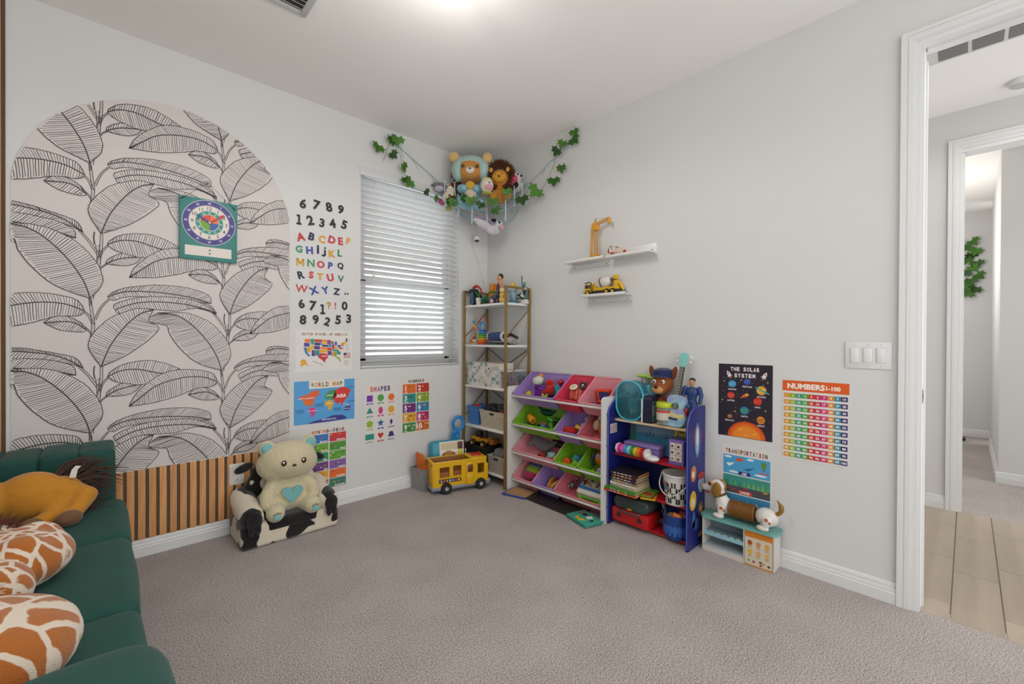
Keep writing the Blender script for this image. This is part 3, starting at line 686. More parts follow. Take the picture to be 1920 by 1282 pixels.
# --- shapes
t = poster('shapes_poster', 'pale poster titled Shapes with twelve coloured shapes', -1.170, .385, .258, .448, 'A', '#d9d4d0'); g = G()
rtext(g, 'SHAPES', .129, .405, .038, Z1, ['#dd6a2a','#a03a80','#c4303c','#3c6a8b','#6a4a7a','#2a3040'], .165, bold=.05)
SH = [['q#6d2f9a','c#4a9a3c','h#dd6a2a'],['t#2a8a7c','o#c8307a','c#dda01f'],['p#8fae2c','s#2a62a0','d#2f2c6e'],['r#2a8a7c','v#c02a2a','z#33307a']]
def ngon(n, r, a0=0): return [(r*math.cos(a0+2*PI*i/n), r*math.sin(a0+2*PI*i/n)) for i in range(n)]
HEART = [(.0,-.8),(.55,-.15),(.8,.25),(.7,.6),(.4,.72),(.12,.6),(0,.38),(-.12,.6),(-.4,.72),(-.7,.6),(-.8,.25),(-.55,-.15)]
for r in range(4):
    for c in range(3):
        k = SH[r][c][0]; col = SH[r][c][1:]; x = .047+.086*c; y = .338-.094*r; s = .026
        pts = {'q': ngon(4, s*1.25, PI/4), 'c': ngon(24, s), 'h': ngon(6, s*1.1), 't': ngon(3, s*1.2, PI/2), 'o': [(p[0]*.65, p[1]*1.05) for p in ngon(24, s)], 'p': ngon(5, s*1.1, PI/2),
               'd': [(0,s*.95),(s*.5,0),(0,-s*.95),(-s*.5,0)], 'r': [(-s*1.3,-s*.8),(s*1.3,-s*.8),(s*1.3,s*.8),(-s*1.3,s*.8)], 'v': [(px*s*1.1, py*s*1.1) for px, py in HEART], 'z': [(-s,-s*.7),(s,-s*.7),(s*.5,s*.8),(-s*.5,s*.8)],
               's': [((s*1.15 if i % 2 == 0 else s*.5)*math.cos(PI/2+PI*i/5), (s*1.15 if i % 2 == 0 else s*.5)*math.sin(PI/2+PI*i/5)) for i in range(10)]}[k]
        g.poly([(x+a, y+b) for a, b in pts], Z1, col)
        g.poly([(x-.022,y-.045),(x+.022,y-.045),(x+.026,y-.0395),(x+.022,y-.034),(x-.022,y-.034),(x-.026,y-.0395)], Z1, col)
        nm = {'q': 'Square','c': 'Circle','h': 'Hexagon','t': 'Triangle','o': 'Oval','p': 'Pentagon','s': 'Star','d': 'Rhombus','r': 'Rectangle','v': 'Heart','z': 'Trapezoid'}[k]
        g.text(nm, x, y-.0395, .0075, Z2, '#e8e0dc', bold=.03)
part(t, 'print', g, INK, smooth=0)
# --- numbers one to ten
t = poster('counting_poster', 'poster of coloured boxes numbered one to ten right of shapes poster', -.862, .415, .254, .440, 'A', '#d9d2cc'); g = G()
rtext(g, 'NUMBERS', .127, .415, .022, Z1, ['#4a3a34','#7a5a4a','#3a3a40'], .145)
NC = ['#d9661f','#b5331f','#2a8a80','#7fa02c','#6d2a7a','#2f7fa8','#d99a1f','#b52f6a','#3a8a48','#c8661f']
for k in range(10):
    x = .008+.122*(k % 2); y = .322-.076*(k//2); g.rect(x, y, x+.115, y+.071, Z1, NC[k])
    g.text(str(k+1), x+.026, y+.038, .040, Z2, '#f0e6da', bold=.04)
    rd = random.Random(k)
    for j in range(k+1): g.disc(x+.055+.012*(j % 5), y+.048-.024*(j//5), .0055, Z2, rd.choice(['#3a2a28','#e8d8c0','#f0b050','#60305a','#d04a3a']), 8)
    g.text(['One','Two','Three','Four','Five','Six','Seven','Eight','Nine','Ten'][k], x+.028, y+.009, .010, Z2, '#f0e6da', bold=.03)
part(t, 'print', g, INK, smooth=0)
# --- months of the year
t = poster('months_poster', 'months of the year poster partly behind the cow print chair', -1.545, .125, .252, .432, 'A', '#d6d0cb'); g = G()
rtext(g, 'MONTHS', .070, .405, .024, Z1, ['#e0862a','#c4502a','#5a3a30'], .115); g.text('OF THE', .142, .402, .008, Z1, '#4a3a34', bold=.03); rtext(g, 'YEAR', .196, .405, .024, Z1, ['#5a3a30','#3a3a40','#c4502a'], .085)
MN = ['January','February','March','April','May','June','July','August','September','October','November','December']
MC = ['#2a72b5','#c42f3a','#6aa02c','#4a8f30','#2a8a5c','#5a9a2c','#6a3a7a','#7a5aa0','#dd9f22','#dd661f','#b5402a','#3a7a6a']
for k in range(12):
    x = .010+.122*(k % 2); y = .328-.063*(k//2); g.rect(x, y, x+.114, y+.058, Z1, MC[k]); rd = random.Random(k+40)
    for j in range(7): g.disc(x+rd.uniform(.006,.1), y+rd.uniform(.018,.052), rd.uniform(.003,.006), Z2, rd.choice(['#e8e0d0','#e0b030','#3a5a2a','#d05a30','#304a80']), 7)
    g.text(MN[k], x+.108, y+.010, .012, Z2+.0003, '#f2ece4', 'R', bold=.03)
part(t, 'print', g, INK, smooth=0)
# --- solar system
t = poster('solar_system_poster', 'dark poster titled The Solar System with planets and orange sun', -2.045, .630, .273, .402, 'B', '#241c2c'); g = G()
rtext(g, 'THE SOLAR', .137, .375, .022, Z1, ['#ece4e0'], .150); rtext(g, 'SYSTEM', .137, .340, .022, Z1, ['#ece4e0'], .110)
rd = random.Random(3)
for k in range(70): g.disc(rd.uniform(.01,.263), rd.uniform(.08,.33), rd.uniform(.0008,.002), Z0, rd.choice(['#e8e0d0','#e0b030','#b0a0c0']), 5)
for x, y in ((.03,.305),(.25,.31),(.02,.2),(.09,.14),(.24,.16),(.15,.32)): g.poly([(x+(.006 if i % 2 == 0 else .002)*math.cos(PI*i/4), y+(.006 if i % 2 == 0 else .002)*math.sin(PI*i/4)) for i in range(8)], Z1, '#e0c050')
def planet(x, y, r, c, c2, nm):
    g.disc(x, y, r, Z1, c, 24); g.poly([(x-r*.95,y-.002),(x+r*.9,y+.004),(x+r*.9,y+.009),(x-r*.9,y+.004)], Z2, c2); g.poly([(x-r*.85,y-r*.5),(x+r*.8,y-r*.35),(x+r*.75,y-r*.15),(x-r*.9,y-r*.25)], Z2, c2)
    g.text(nm, x, y-r-.010, .008, Z1, '#e0d8dc', bold=.03)
planet(.073, .292, .020, '#3a8fc0', '#7ac0d8', 'URANUS'); planet(.150, .308, .017, '#2f4a9a', '#4a70c0', 'NEPTUNE'); planet(.220, .266, .024, '#d9a030', '#e8c86a', 'SATURN')
g.poly([(.186,.280),(.254,.246),(.260,.252),(.192,.284)], Z2+.0003, '#3a9a90')
planet(.067, .228, .019, '#c4352a', '#e0604a', 'JUPITER'); planet(.202, .206, .021, '#c02a20', '#e0503a', 'MARS'); planet(.137, .150, .022, '#2a7a9a', '#4aa050', 'EARTH'); planet(.061, .110, .012, '#9a5a2a', '#c08a50', 'MERCURY'); planet(.218, .108, .020, '#d9862a', '#a85a1c', 'VENUS')
g.poly([(.112,.215),(.150,.228),(.158,.240),(.150,.246),(.138,.242)], Z1, '#e06a28'); g.disc(.150, .237, .008, Z2, '#e8a040', 12)
for r, c, z in ((.096, '#c84a18', Z1), (.086, '#e0661c', Z2), (.070, '#e8862a', Z2+.0003)): g.poly([(.146+r*math.cos(PI*i/24), .002+r*.92*math.sin(PI*i/24)) for i in range(25)], z, c)
for x, y in ((.118,.046),(.190,.03),(.146,.018)): g.poly([(x-.014,y-.003),(x+.010,y+.006),(x+.014,y+.004),(x-.006,y-.008)], Z2+.0006, '#f0b040')
for x, s in ((.055, 1), (.235, -1)):
    m = X((x, .345, 0), (0, 0, .5*s)); g.poly([(-.008,-.014),(.008,-.014),(.009,.006),(0,.022),(-.009,.006)], Z1, '#e6e0dc', m); g.poly([(-.015,-.018),(-.008,-.014),(-.008,-.002)], Z1, '#7aa0c0', m); g.poly([(.015,-.018),(.008,-.002),(.008,-.014)], Z1, '#7aa0c0', m); g.poly([(-.006,-.015),(.006,-.015),(0,-.028)], Z1, '#e08030', m); g.poly([(-.004,.002),(.004,.002),(.004,.009),(-.004,.009)], Z2, '#c04a3a', m)
part(t, 'print', g, INK, smooth=0)
# --- transportation
t = poster('transportation_poster', 'white poster titled Transportation behind the spring dog toy', -2.064, .190, .256, .392, 'B', '#dad8d5'); g = G()
rtext(g, 'TRANSPORTATION', .128, .358, .024, Z1, ['#c4502a','#5a4a3a','#c4303c','#3a6a60','#d9962a','#7a3a40'], .215)
g.rect(.010, .232, .246, .336, Z1, '#4aa0cc'); g.rect(.010, .128, .246, .226, Z1, '#4a4f55'); g.rect(.010, .168, .246, .226, Z2, '#3a9080'); g.rect(.010, .022, .246, .122, Z1, '#3f86b0')
for x, y, w in ((.035,.325,.02),(.065,.245,.025),(.20,.250,.03),(.15,.325,.018)): g.disc(x, y, w, Z2, '#dfe6ea', 16, .006)
g.disc(.095, .316, .020, Z2, '#d9502a', 16, .009); g.poly([(.025,.288),(.060,.294),(.072,.302),(.058,.284),(.040,.272)], Z2, '#e8e6e4'); g.poly([(.115,.270),(.165,.282),(.170,.292),(.158,.276),(.140,.262)], Z2, '#30588a'); g.disc(.215, .308, .013, Z2, '#6a8a30', 14, .018); g.rect(.210,.280,.220,.288,Z2,'#7a5030'); g.rect(.195,.262,.24,.268,Z2,'#d05060')
g.rect(.09, .234, .15, .252, Z2+.0003, '#33286a'); g.text('AIR', .12, .243, .012, Z2+.0006, '#f0ecf4', bold=.04)
rd = random.Random(9)
for k in range(10): g.poly([(.02+.023*k,.17),(.036+.023*k,.17),(.028+.023*k,.195+rd.uniform(0,.015))], Z2+.0003, rd.choice(['#5aa060','#2f7a6a','#7ab05a']))
for k in range(7): x = .022+.032*k; y = rd.uniform(.140,.160); g.rect(x, y, x+.02, y+.009, Z2, rd.choice(['#b53a3a','#2f5a8a','#d0a030','#7a3050'])); g.disc(x+.004,y,.003,Z2+.0003,'#202020',8); g.disc(x+.016,y,.003,Z2+.0003,'#202020',8)
g.rect(.09, .130, .16, .150, Z2+.0003, '#c4402a'); g.text('LAND', .125, .140, .013, Z2+.0006, '#f4ece8', bold=.04)
for k in range(5): x = .03+.045*k; g.poly([(x,.07),(x+.03,.07),(x+.024,.06),(x+.006,.06)], Z2, ['#a03a30','#e0dcd4','#d0a030','#e0dcd4','#7a3050'][k]); g.poly([(x+.014,.072),(x+.014,.095),(x+.028,.074)], Z2, '#e8e4e0')
g.rect(.09, .026, .16, .044, Z2+.0003, '#2f6a9a'); g.text('WATER', .125, .035, .012, Z2+.0006, '#f0f4f8', bold=.04)
part(t, 'print', g, INK, smooth=0)
# --- numbers 1-100
t = poster('hundred_chart_poster', 'orange headed chart of Numbers 1-100 in rainbow columns', -2.364, .563, .274, .398, 'B', '#ddd9d6'); g = G()
g.rect(0, .345, .274, .398, Z0, '#d95a1e'); g.text('NUMBERS', .100, .371, .026, Z1, '#f4e8dc', bold=.045); g.text('1-100', .212, .369, .019, Z1, '#f4e8dc', bold=.045)
CC = ['#d9962a','#8fae2c','#3a9a8a','#4aa03c','#c4382a','#c02f4a','#c82f7a','#e0861f','#2f8aa0','#33286a']
for r in range(10):
    for c in range(10):
        x = .006+.0263*c; y = .311-.0335*r; g.rect(x, y, x+.0260, y+.0225, Z1, CC[c]); g.text(str(10*r+c+1), x+.013, y+.0112, .011, Z2, '#f2e8dc', bold=.03)
part(t, 'print', g, INK, smooth=0)

# ================================================================ OUTLET, SWITCH PLATE, CAMERA
PW = mat('#d9d5cf', .35, var=.01)
t = thing('power_outlet', 'white duplex power outlet on the wood slats beside the cow chair', 'outlet', (-1.964, -.0115, .350), RA)
part(t, 'plate', G().box((0,0,.003), (.078, .125, .006), b=.002), PW)
for y in (.026, -.026):
    s = part(t, 'receptacle', G().lathe([(.018,0),(.018,.002),(.016,.003)], (0,y,.006), 24, sc=(1,.85,1)), PW)
    part(s, 'slots', G().box((-.006,y+.004,.0092), (.002,.008,.001)).box((.006,y+.004,.0092), (.002,.010,.001)).disc(0, y-.007, .0025, .0097), mat('#4a4744', .7))
part(t, 'screw', G().cyl((0,0,.0065), .003, .002, 10), metal('#a8a49e'))
t = thing('light_switch', 'white three gang rocker light switch plate by the doorway', 'switch', (-.0005, -2.704, 1.097), RB)
part(t, 'plate', G().box((0,0,.003), (.166, .122, .006), b=.002), TRIM)
for x in (-.047, 0, .047):
    r_ = part(t, 'rocker', G().box((x, 0, .007), (.031, .066, .006), b=.002, rot=(.06, 0, 0)), mat('#e2e2e1', .3, var=.01))
    part(t, 'switch_frame', G().box((x, 0, .0062), (.036, .070, .002), b=.0008), mat('#c9c9c7', .4, var=.01))
    for y in (.048, -.048): part(t, 'screw', G().cyl((x, y, .0062), .0025, .002, 8), mat('#bdbdbb', .4))
t = thing('security_camera', 'small white camera on a wall arm in the corner above the rack', 'camera', (-.185, 0, 2.02), (0,0,0))
part(t, 'bracket', G().tube([(-.006,-.002,-.005),(-.012,-.03,-.014),(0,-.055,0)], .005, 8).cyl((-.006,-.003,-.005), .016, .006, 16, rot=RA), plas('#d6d5d2'))
part(t, 'body', G().lathe([(.020,.019),(.0245,.014),(.0245,-.014),(.022,-.018)], (.004,-.07,.018), 24, rot=(R(-14),R(6),0)), plas('#e0dfdd'))
part(t, 'lens', G().cyl((.002,-.0745,-.001), .0195, .005, 22, rot=(R(-14),R(6),0)), plas('#1c1b1d', .2))
part(t, 'cable', G().tube([(x+.185,y,z-2.02) for x,y,z in ((-.19,-.012,2.008),(-.183,-.006,1.99),(-.098,-.006,1.813),(-.045,-.006,1.66),(-.030,-.03,1.55))], .0016, 6), plas('#c9c8c4'))

# ================================================================ CEILING FITTINGS
t = thing('ceiling_register', 'white square air register on the ceiling above the mural', 'vent', (-1.99, -.94, CH))
part(t, 'frame', G().box((-.150,0,-.005), (.03,.33,.010), b=.002).box((.150,0,-.005), (.03,.33,.010), b=.002).box((0,.150,-.005), (.27,.03,.010), b=.002).box((0,-.150,-.005), (.27,.03,.010), b=.002), mat('#c4c3c0', .5))
part(t, 'duct', G().box((0,0,-.001), (.27,.27,.002)), mat('#4a4a4a', .9))
for k in range(9): part(t, 'louvre', G().box((0,-.12+.03*k,-.008), (.27,.022,.0015), rot=(.6,0,0)), mat('#bdbcb9', .5), smooth=0)
t = thing('track_light', 'white ceiling track light with a lit spot head at top of photo', 'lamp', (-1.85, -1.62, CH))
part(t, 'canopy', G().cyl((0,0,-.012), .06, .024, 28, b=.005), TRIM)
part(t, 'bar', G().tube([(.39,.14,-.03),(0,0,-.03),(-.39,-.14,-.03)], .009, 10).tube([(0,0,-.01),(0,0,-.03)], .01, 10), TRIM)
for k, (x, y) in enumerate(((.385,.135),(0,0),(-.385,-.135))):  # two unseen heads, placed leftward to brighten that side of the room
    h = part(t, 'spot_head', G().tube([(x,y,-.03),(x,y,-.07)], .006, 8).lathe([(.018,-.06),(.03,-.075),(.036,-.13),(.034,-.13),(.028,-.08)], (x,y,0), 24, cap=False), TRIM)
    part(h, 'bulb', G().sph((x,y,-.118), (.027,.027,.022)), glow_mat('bulb_glow', '#fff6ea', 30))
    lamp('spot_light_%d' % k, 'POINT', (-1.85+x, -1.62+y, CH-.24), 3.6, shadow_soft_size=.05)
    lamp('spot_beam_%d' % k, 'SPOT', (-1.85+x, -1.62+y, CH-.15), 9, shadow_soft_size=.05, spot_size=R(172), spot_blend=.35)
# ================================================================ GREEN VELVET SOFA
def velvet():
    m = mat('#0d463d', .8, var=.2, vs=6, bump=.15, bs=400, sheen=.08); return m
VEL = velvet()
t = thing('sofa', 'dark green velvet channel tufted sofa along the left wall', 'sofa', (-2.9, -1.17, 0))
def pillow(c, d, r, nx=7, puff=.012, seed=0):
    """soft upholstered block: rounded box with slight pillow bulge"""
    bm = bmesh.new(); bmesh.ops.create_cube(bm, size=1)
    for v in bm.verts: v.co.x *= d[0]; v.co.y *= d[1]; v.co.z *= d[2]
    bmesh.ops.bevel(bm, geom=list(bm.edges), offset=r, segments=5, affect='EDGES', profile=.5)
    big = [e for e in bm.edges if e.calc_length() > min(d)*.35]
    bmesh.ops.subdivide_edges(bm, edges=big, cuts=6, use_grid_fill=True)
    rd = random.Random(seed); bm.normal_update()
    for v in bm.verts:
        u = [max(0, 1-(2*v.co[i]/d[i])**2) for i in range(3)]
        n = v.normal; k = (u[0]*u[1]*abs(n.z)+u[1]*u[2]*abs(n.x)+u[0]*u[2]*abs(n.y))
        v.co += n*(puff*k+.003*math.sin(v.co.x*23+seed)*math.sin(v.co.y*19+seed*2)*k)
    bm.verts.index_update(); g = G()
    g.add([v.co.copy() for v in bm.verts], [tuple(v.index for v in f.verts) for f in bm.faces], None, X(c)); bm.free()
    return g
part(t, 'base', G().box((0, 0, .155), (.72, 2.1, .13), b=.01), VEL)
for y0, y1, k in ((-.318, -.848, 1), (-.850, -1.434, 2), (-1.436, -1.985, 3)):
    part(t, 'seat_cushion', pillow((.015, (y0+y1)/2+1.17, .31), (.83, y0-y1, .23), .035, puff=.012, seed=k), VEL, smooth=60)
for k in range(6): part(t, 'arm_panel', pillow((.335-.12*k, 1.17-.185, .40), (.121, .275, .50+(.008 if k % 2 else 0)), .018, puff=.006, seed=k+5), VEL, smooth=60)
for k in range(4): part(t, 'arm_panel', pillow((.322-.2*k, 1.17-2.115, .37), (.235 if k == 0 else .2, .29, .50), .06, puff=.014, seed=k+15), VEL, smooth=60)
for k in range(5): part(t, 'back_panel', pillow((-.43, .82-.41*k, .52), (.12, .408, .52), .04, puff=.01, seed=k+25), VEL, smooth=60)
for x, y in ((.3,.95),(.3,-.95),(-.3,.95),(-.3,-.95)): part(t, 'leg', G().lathe([(.013,0),(.02,.09),(.024,.1)], (x,y,0), 14), wood_mat('dark_leg', '#2a1c12', '#3a2718'))
# ---------------------------------------------------------------- plush horse on the far end
MUST = cloth('#b87a1c')
t = thing('plush_horse', 'mustard yellow plush horse with brown tail lying on the sofa', 'plush toy', (-2.75, -.52, .43))
me = blob([((-.30,.02,.10),(.14,.085,.085)), ((-.14,.02,.098),(.12,.088,.092)), ((.0,.02,.105),(.105,.088,.098)), ((.085,.02,.095),(.065,.075,.075)),
           ('t', [(.09,.03,.10),(.155,-.03,.085),(.125,-.075,.05),(.105,-.10,.035)], [.052,.042,.032,.03]), ('t', [(.07,-.03,.06),(.06,-.08,.04),(.02,-.10,.03)], [.05,.032,.028])], .009)
part(t, 'body', me, MUST)
part(t, 'hoof', G().sph((.110,-.118,.034), (.040,.030,.030), rot=(0,0,.4)), cloth('#6e4d33')); part(t, 'hoof', G().sph((.012,-.112,.030), (.042,.028,.028), rot=(0,0,.5)), cloth('#6e4d33'))
g = G(); rd = random.Random(5)
for k in range(170):
    a = rd.uniform(-.9, 1.9); up = rd.uniform(.15, 1); p = V((.075+rd.uniform(-.03,.06), .05+rd.uniform(-.03,.04), .155-.3*max(0,rd.random()-.5)))
    d = V((math.cos(a*.6), .15+rd.uniform(-.2,.2), math.sin(a)*.75)).normalized(); L_ = rd.uniform(.09,.155)
    q1 = p+d*L_*.55+V((0,0,.004)); q2 = p+d*L_+V((.02,0,-.035)); g.tube([p,q1,q2], [.0045,.0035,.0003], 4, cap=False)
part(t, 'tail', g, mat('#3d2415', .7, var=.4, vs=60))
part(t, 'tag', G().add([(.105,-.01,.165),(.125,-.02,.165),(.13,-.01,.195),(.112,.0,.195),(.140,.0,.205),(.124,.01,.207)], [(0,1,2,3),(3,2,4,5)]), cloth('#d8d4cc'))
# ---------------------------------------------------------------- giraffe print plush
GIR = patch_mat('giraffe_plush', '#d8c9b8', '#a85f17', 20, .085, 'vor', soft=.016)
t = thing('plush_giraffe', 'plush giraffe with orange patches sprawled on the sofa seat', 'plush toy', (-2.80, -1.1, .43))
me = blob([((.045,.0,.075),(.150,.15,.085),(0,0,.3)), ((-.02,.10,.09),(.12,.10,.075)), ((.0,-.19,.07),(.125,.11,.085)), ((-.10,-.05,.07),(.12,.2,.08)), ((.08,-.07,.10),(.07,.06,.065)), ((.10,.06,.09),(.07,.06,.07)), ((-.01,-.09,.13),(.05,.05,.03))], .009, 3)
part(t, 'body', me, GIR)
part(t, 'mane', tufts(G(), (-.0,.10,.14), (.055,.035,.03), 150, .035, .003, 3, lambda d: d.z > -.2), mat('#5e3322', .9, var=.3))
t = thing('giraffe_cushion', 'round giraffe patterned plush cushion nearest the front sofa arm', 'plush toy', (-2.77, -1.66, .43))
me = blob([((.03,.0,.085),(.165,.185,.095)), ((-.10,.02,.07),(.14,.16,.08))], .010, 4)
part(t, 'body', me, patch_mat('giraffe_cushion_plush', '#d8c9b8', '#a85f17', 15.5, .08, 'vor', soft=.016))
part(t, 'muzzle', tufts(G().sph((-.02,.14,.15),(.07,.05,.05)), (-.02,.14,.15), (.07,.05,.05), 200, .018, .002, 4), mat('#c9bcae', .95, var=.2))

# ================================================================ COW PRINT CHAIR AND WHITE BEAR
COW = patch_mat('cow_plush', '#d9cdb8', '#0d0b0b', 10.5, .535, 'noise', bump=.5, soft=.012, detail=.6)
t = thing('cow_chair', 'black and cream cow print plush kids armchair by the slats', 'chair', (-1.74, -.02, 0))
g = blob([((0,-.06,.22),(.215,.055,.20)), ((0,-.06,.33),(.17,.055,.13)), ((0,-.05,.12),(.24,.06,.12))], .012, 6)
part(t, 'backrest', g, COW)
part(t, 'base', pillow((0,-.155,.066), (.525,.305,.130), .022, puff=.005, seed=4), COW, smooth=60)
part(t, 'seat', pillow((0,-.185,.105), (.28,.25,.07), .02, puff=.008, seed=3), fur('#141112'), smooth=60)
for s in (-1, 1):
    g = G(); g.ext([(-.062,0),(.062,0),(.066,.10),(.064,.19),(.045,.235),(0,.25),(-.045,.235),(-.064,.19),(-.066,.10)], -.30, .0, X((s*.205, -.02, 0), (PI/2, 0, 0)) @ Matrix.Rotation(PI, 4, 'Y'))
    gg = blob([('t', [(s*.205,-.04,.215),(s*.207,-.15,.185),(s*.207,-.27,.162)], [.066,.066,.064]), ('t', [(s*.215,-.06,.11),(s*.215,-.26,.11)], [.052,.052])], .010, 4)
    part(t, 'armrest', gg, COW)
BLK = fur('#141112')
for s in (-1, 1): part(t, 'ear', blob([((s*.205,-.085,.40),(.055,.02,.026),(0,s*.35,0))], .006, 3), BLK)
for s in (-1, 1): part(t, 'hoof_patch', blob([((s*.205,-.338,.165),(.04,.012,.05)), ((s*.19,-.342,.12),(.017,.010,.035)), ((s*.222,-.342,.12),(.017,.010,.035))], .005, 2), BLK)
CRM = fur('#cfc3a0'); TEA = cloth('#78b4b6')
t = thing('plush_bear', 'cream plush bear with teal heart sitting in the cow chair', 'plush toy', (-1.735, -.195, .125))
me = blob([((0,0,.105),(.118,.09,.11)), ((0,-.015,.31),(.158,.115,.112)), ((-.06,0,.29),(.11,.1,.095)), ((.06,0,.29),(.11,.1,.095)), ((-.117,-.01,.395),(.046,.03,.046)), ((.117,-.01,.395),(.046,.03,.046)),
           ('t', [(-.085,-.02,.175),(-.125,-.05,.12),(-.128,-.07,.085)], [.042,.04,.036]), ('t', [(.085,-.02,.175),(.125,-.05,.13),(.128,-.07,.10)], [.042,.04,.036]),
           ('t', [(-.075,-.03,.045),(-.10,-.13,.045)], [.05,.05]), ('t', [(.075,-.03,.045),(.10,-.13,.045)], [.05,.05])], .008, 4)
part(t, 'body', me, CRM)
for s in (-1, 1):
    part(t, 'inner_ear', G().sph((s*.119,-.034,.398), (.030,.010,.030)), TEA)
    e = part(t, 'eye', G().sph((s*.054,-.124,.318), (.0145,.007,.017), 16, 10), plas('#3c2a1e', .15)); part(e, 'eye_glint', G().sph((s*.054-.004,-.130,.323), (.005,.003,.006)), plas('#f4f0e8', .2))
    p = part(t, 'paw_pad', G().sph((s*.103,-.181,.036), (.020,.006,.016)), TEA)
    for k in (-1, 0, 1): part(t, 'toe_pad', G().sph((s*.103+k*.014,-.181,.060-.004*abs(k)), (.006,.004,.006), 8, 6), mat('#8a8378', .9))
part(t, 'nose', G().sph((0,-.1315,.300), (.012,.006,.007)), plas('#2a1c16', .3))
g = G(); g.ext([(x*.074, y*.068) for x, y in HEART], 0, .008, X((0,-.092,.122), (PI/2+.12,0,0))); part(t, 'heart_patch', g, TEA, smooth=0)

# ================================================================ TOY SCHOOL BUS
YEL = plas('#d9a80f', .3)
ba = math.atan2(-.12, .41)
t = thing('toy_bus', 'yellow toy school bus with open roof parked before the rack', 'toy bus', (-.535, -.285, 0), (0, 0, ba)); t.scale = (1.05,)*3
# local x forward (towards the rack), camera side is -y
BL, BWd, BH = .43, .165, .235
def xz(poly, y0, y1): return G().ext(poly, -y1, -y0, X((0,0,0), (PI/2,0,0)))
body = G()
prof = [(-.215,.045),(.20,.045),(.215,.06),(.215,.13),(.205,.165),(.195,.20),(.175,.225),(-.205,.225),(-.215,.205)]
wins = [(-.165,.120,-.090,.195),(-.065,.125,.0,.198),(.125,.120,.180,.192)]
# side skins built round the window openings
xs = [-.205,-.165,-.090,-.065,.0,.035,.095,.125,.180,.198]
def side(y, holes):
    g = G()
    zs = [.05,.120,.195,.222]
    for i in range(len(xs)-1):
        for j in range(3):
            x0, x1, z0, z1 = xs[i], xs[i+1], zs[j], zs[j+1]
            if j == 1 and any(abs(x0-h[0]) < .002 for h in holes): continue
            g.box(((x0+x1)/2, y, (z0+z1)/2), (x1-x0+.0006, .008, z1-z0+.0006))
    return g
part(t, 'side_panel', side(-.078, wins), YEL, smooth=0); part(t, 'side_panel', side(.078, wins), YEL, smooth=0)
part(t, 'rear_panel', G().box((-.208,0,.135), (.014,.162,.18), b=.006), YEL); part(t, 'front_panel', G().box((.205,0,.115), (.022,.160,.14), b=.009), YEL)
part(t, 'windshield', G().box((.196,0,.20), (.010,.145,.05), b=.003, rot=(0,-.3,0)), mat('#4a3a24', .2))
part(t, 'cab_roof', G().box((.14,0,.226), (.13,.160,.018), b=.008), YEL)
part(t, 'roof_rim', G().box((-.07,-.076,.226), (.30,.014,.014), b=.005).box((-.07,.076,.226), (.30,.014,.014), b=.005).box((-.208,0,.226), (.018,.16,.014), b=.005), YEL)
part(t, 'interior', G().box((-.07,.0,.12), (.26,.14,.07), b=.01), mat('#8a4c1c', .6)); part(t, 'seat_tray', G().box((-.07,.06,.195), (.27,.02,.07), b=.008), mat('#8f5a28', .6))
part(t, 'roof_light', G().box((.14,0,.240), (.07,.075,.014), b=.006), plas('#b5202a'))
part(t, 'antenna', G().tube([(.085,.05,.235),(.082,.05,.265)], .002, 6).sph((.082,.05,.268), .006), plas('#e0d8c8'))
part(t, 'chassis', G().box((0,0,.042), (.445,.172,.032), b=.012), plas('#7d8288', .5)); part(t, 'bumper', G().box((.222,0,.05), (.02,.165,.034), b=.008), plas('#7d8288', .5))
part(t, 'underbody', G().box((-.13,0,.022), (.14,.12,.02), b=.006), plas('#233f8a'))
part(t, 'door', G().box((.066,-.085,.125), (.060,.008,.16), b=.003).box((.066,-.0895,.088),(.046,.002,.07),b=.001), YEL)
part(t, 'door_window', G().box((.066,-.0885,.165), (.042,.004,.055), b=.002), mat('#6a3416', .3))
g = G(); g.box((-.085,-.0835,.095), (.165,.003,.026), b=.001, col='#2a1518')
for k, c in enumerate(['#b0a8b8','#c05a4a','#d08a5a','#c8c0d0','#8a90c0','#c04a4a','#e0c040']): g.text('ABCDEFG'[k], -.152+.022*k, 0, .016, 0, None) if False else g.disc(-.152+.022*k, 0, .0075, 0, c, 10, .0085) if False else g.box((-.152+.022*k, -.0855, .095), (.013,.001,.016), col=c)
part(t, 'picture_strip', g, INK, smooth=0)
for h in wins: part(t, 'window_trim', G().tube([(h[0],-.083,h[1]),(h[2],-.083,h[1]),(h[2],-.083,h[3]),(h[0],-.083,h[3])], .003, 6, closed=True), YEL)
for x in (-.115, .150):
    for s in (-1, 1):
        w = part(t, 'wheel', G().lathe([(.02,-.016),(.036,-.016),(.041,-.010),(.041,.010),(.036,.016),(.02,.016)], (x,s*.082,.041), 26, rot=(PI/2,0,0)), mat('#1b1a1b', .7))
        part(w, 'hub', G().cyl((x,s*.099,.041), .014, .005, 16, rot=(PI/2,0,0), b=.001), plas('#a8a29c'))
part(t, 'tail_light', G().cyl((-.2155,-.045,.205), .006, .003, 10, rot=(0,PI/2,0)).cyl((-.2155,.045,.205), .006, .003, 10, rot=(0,PI/2,0)), plas('#5a1a12'))
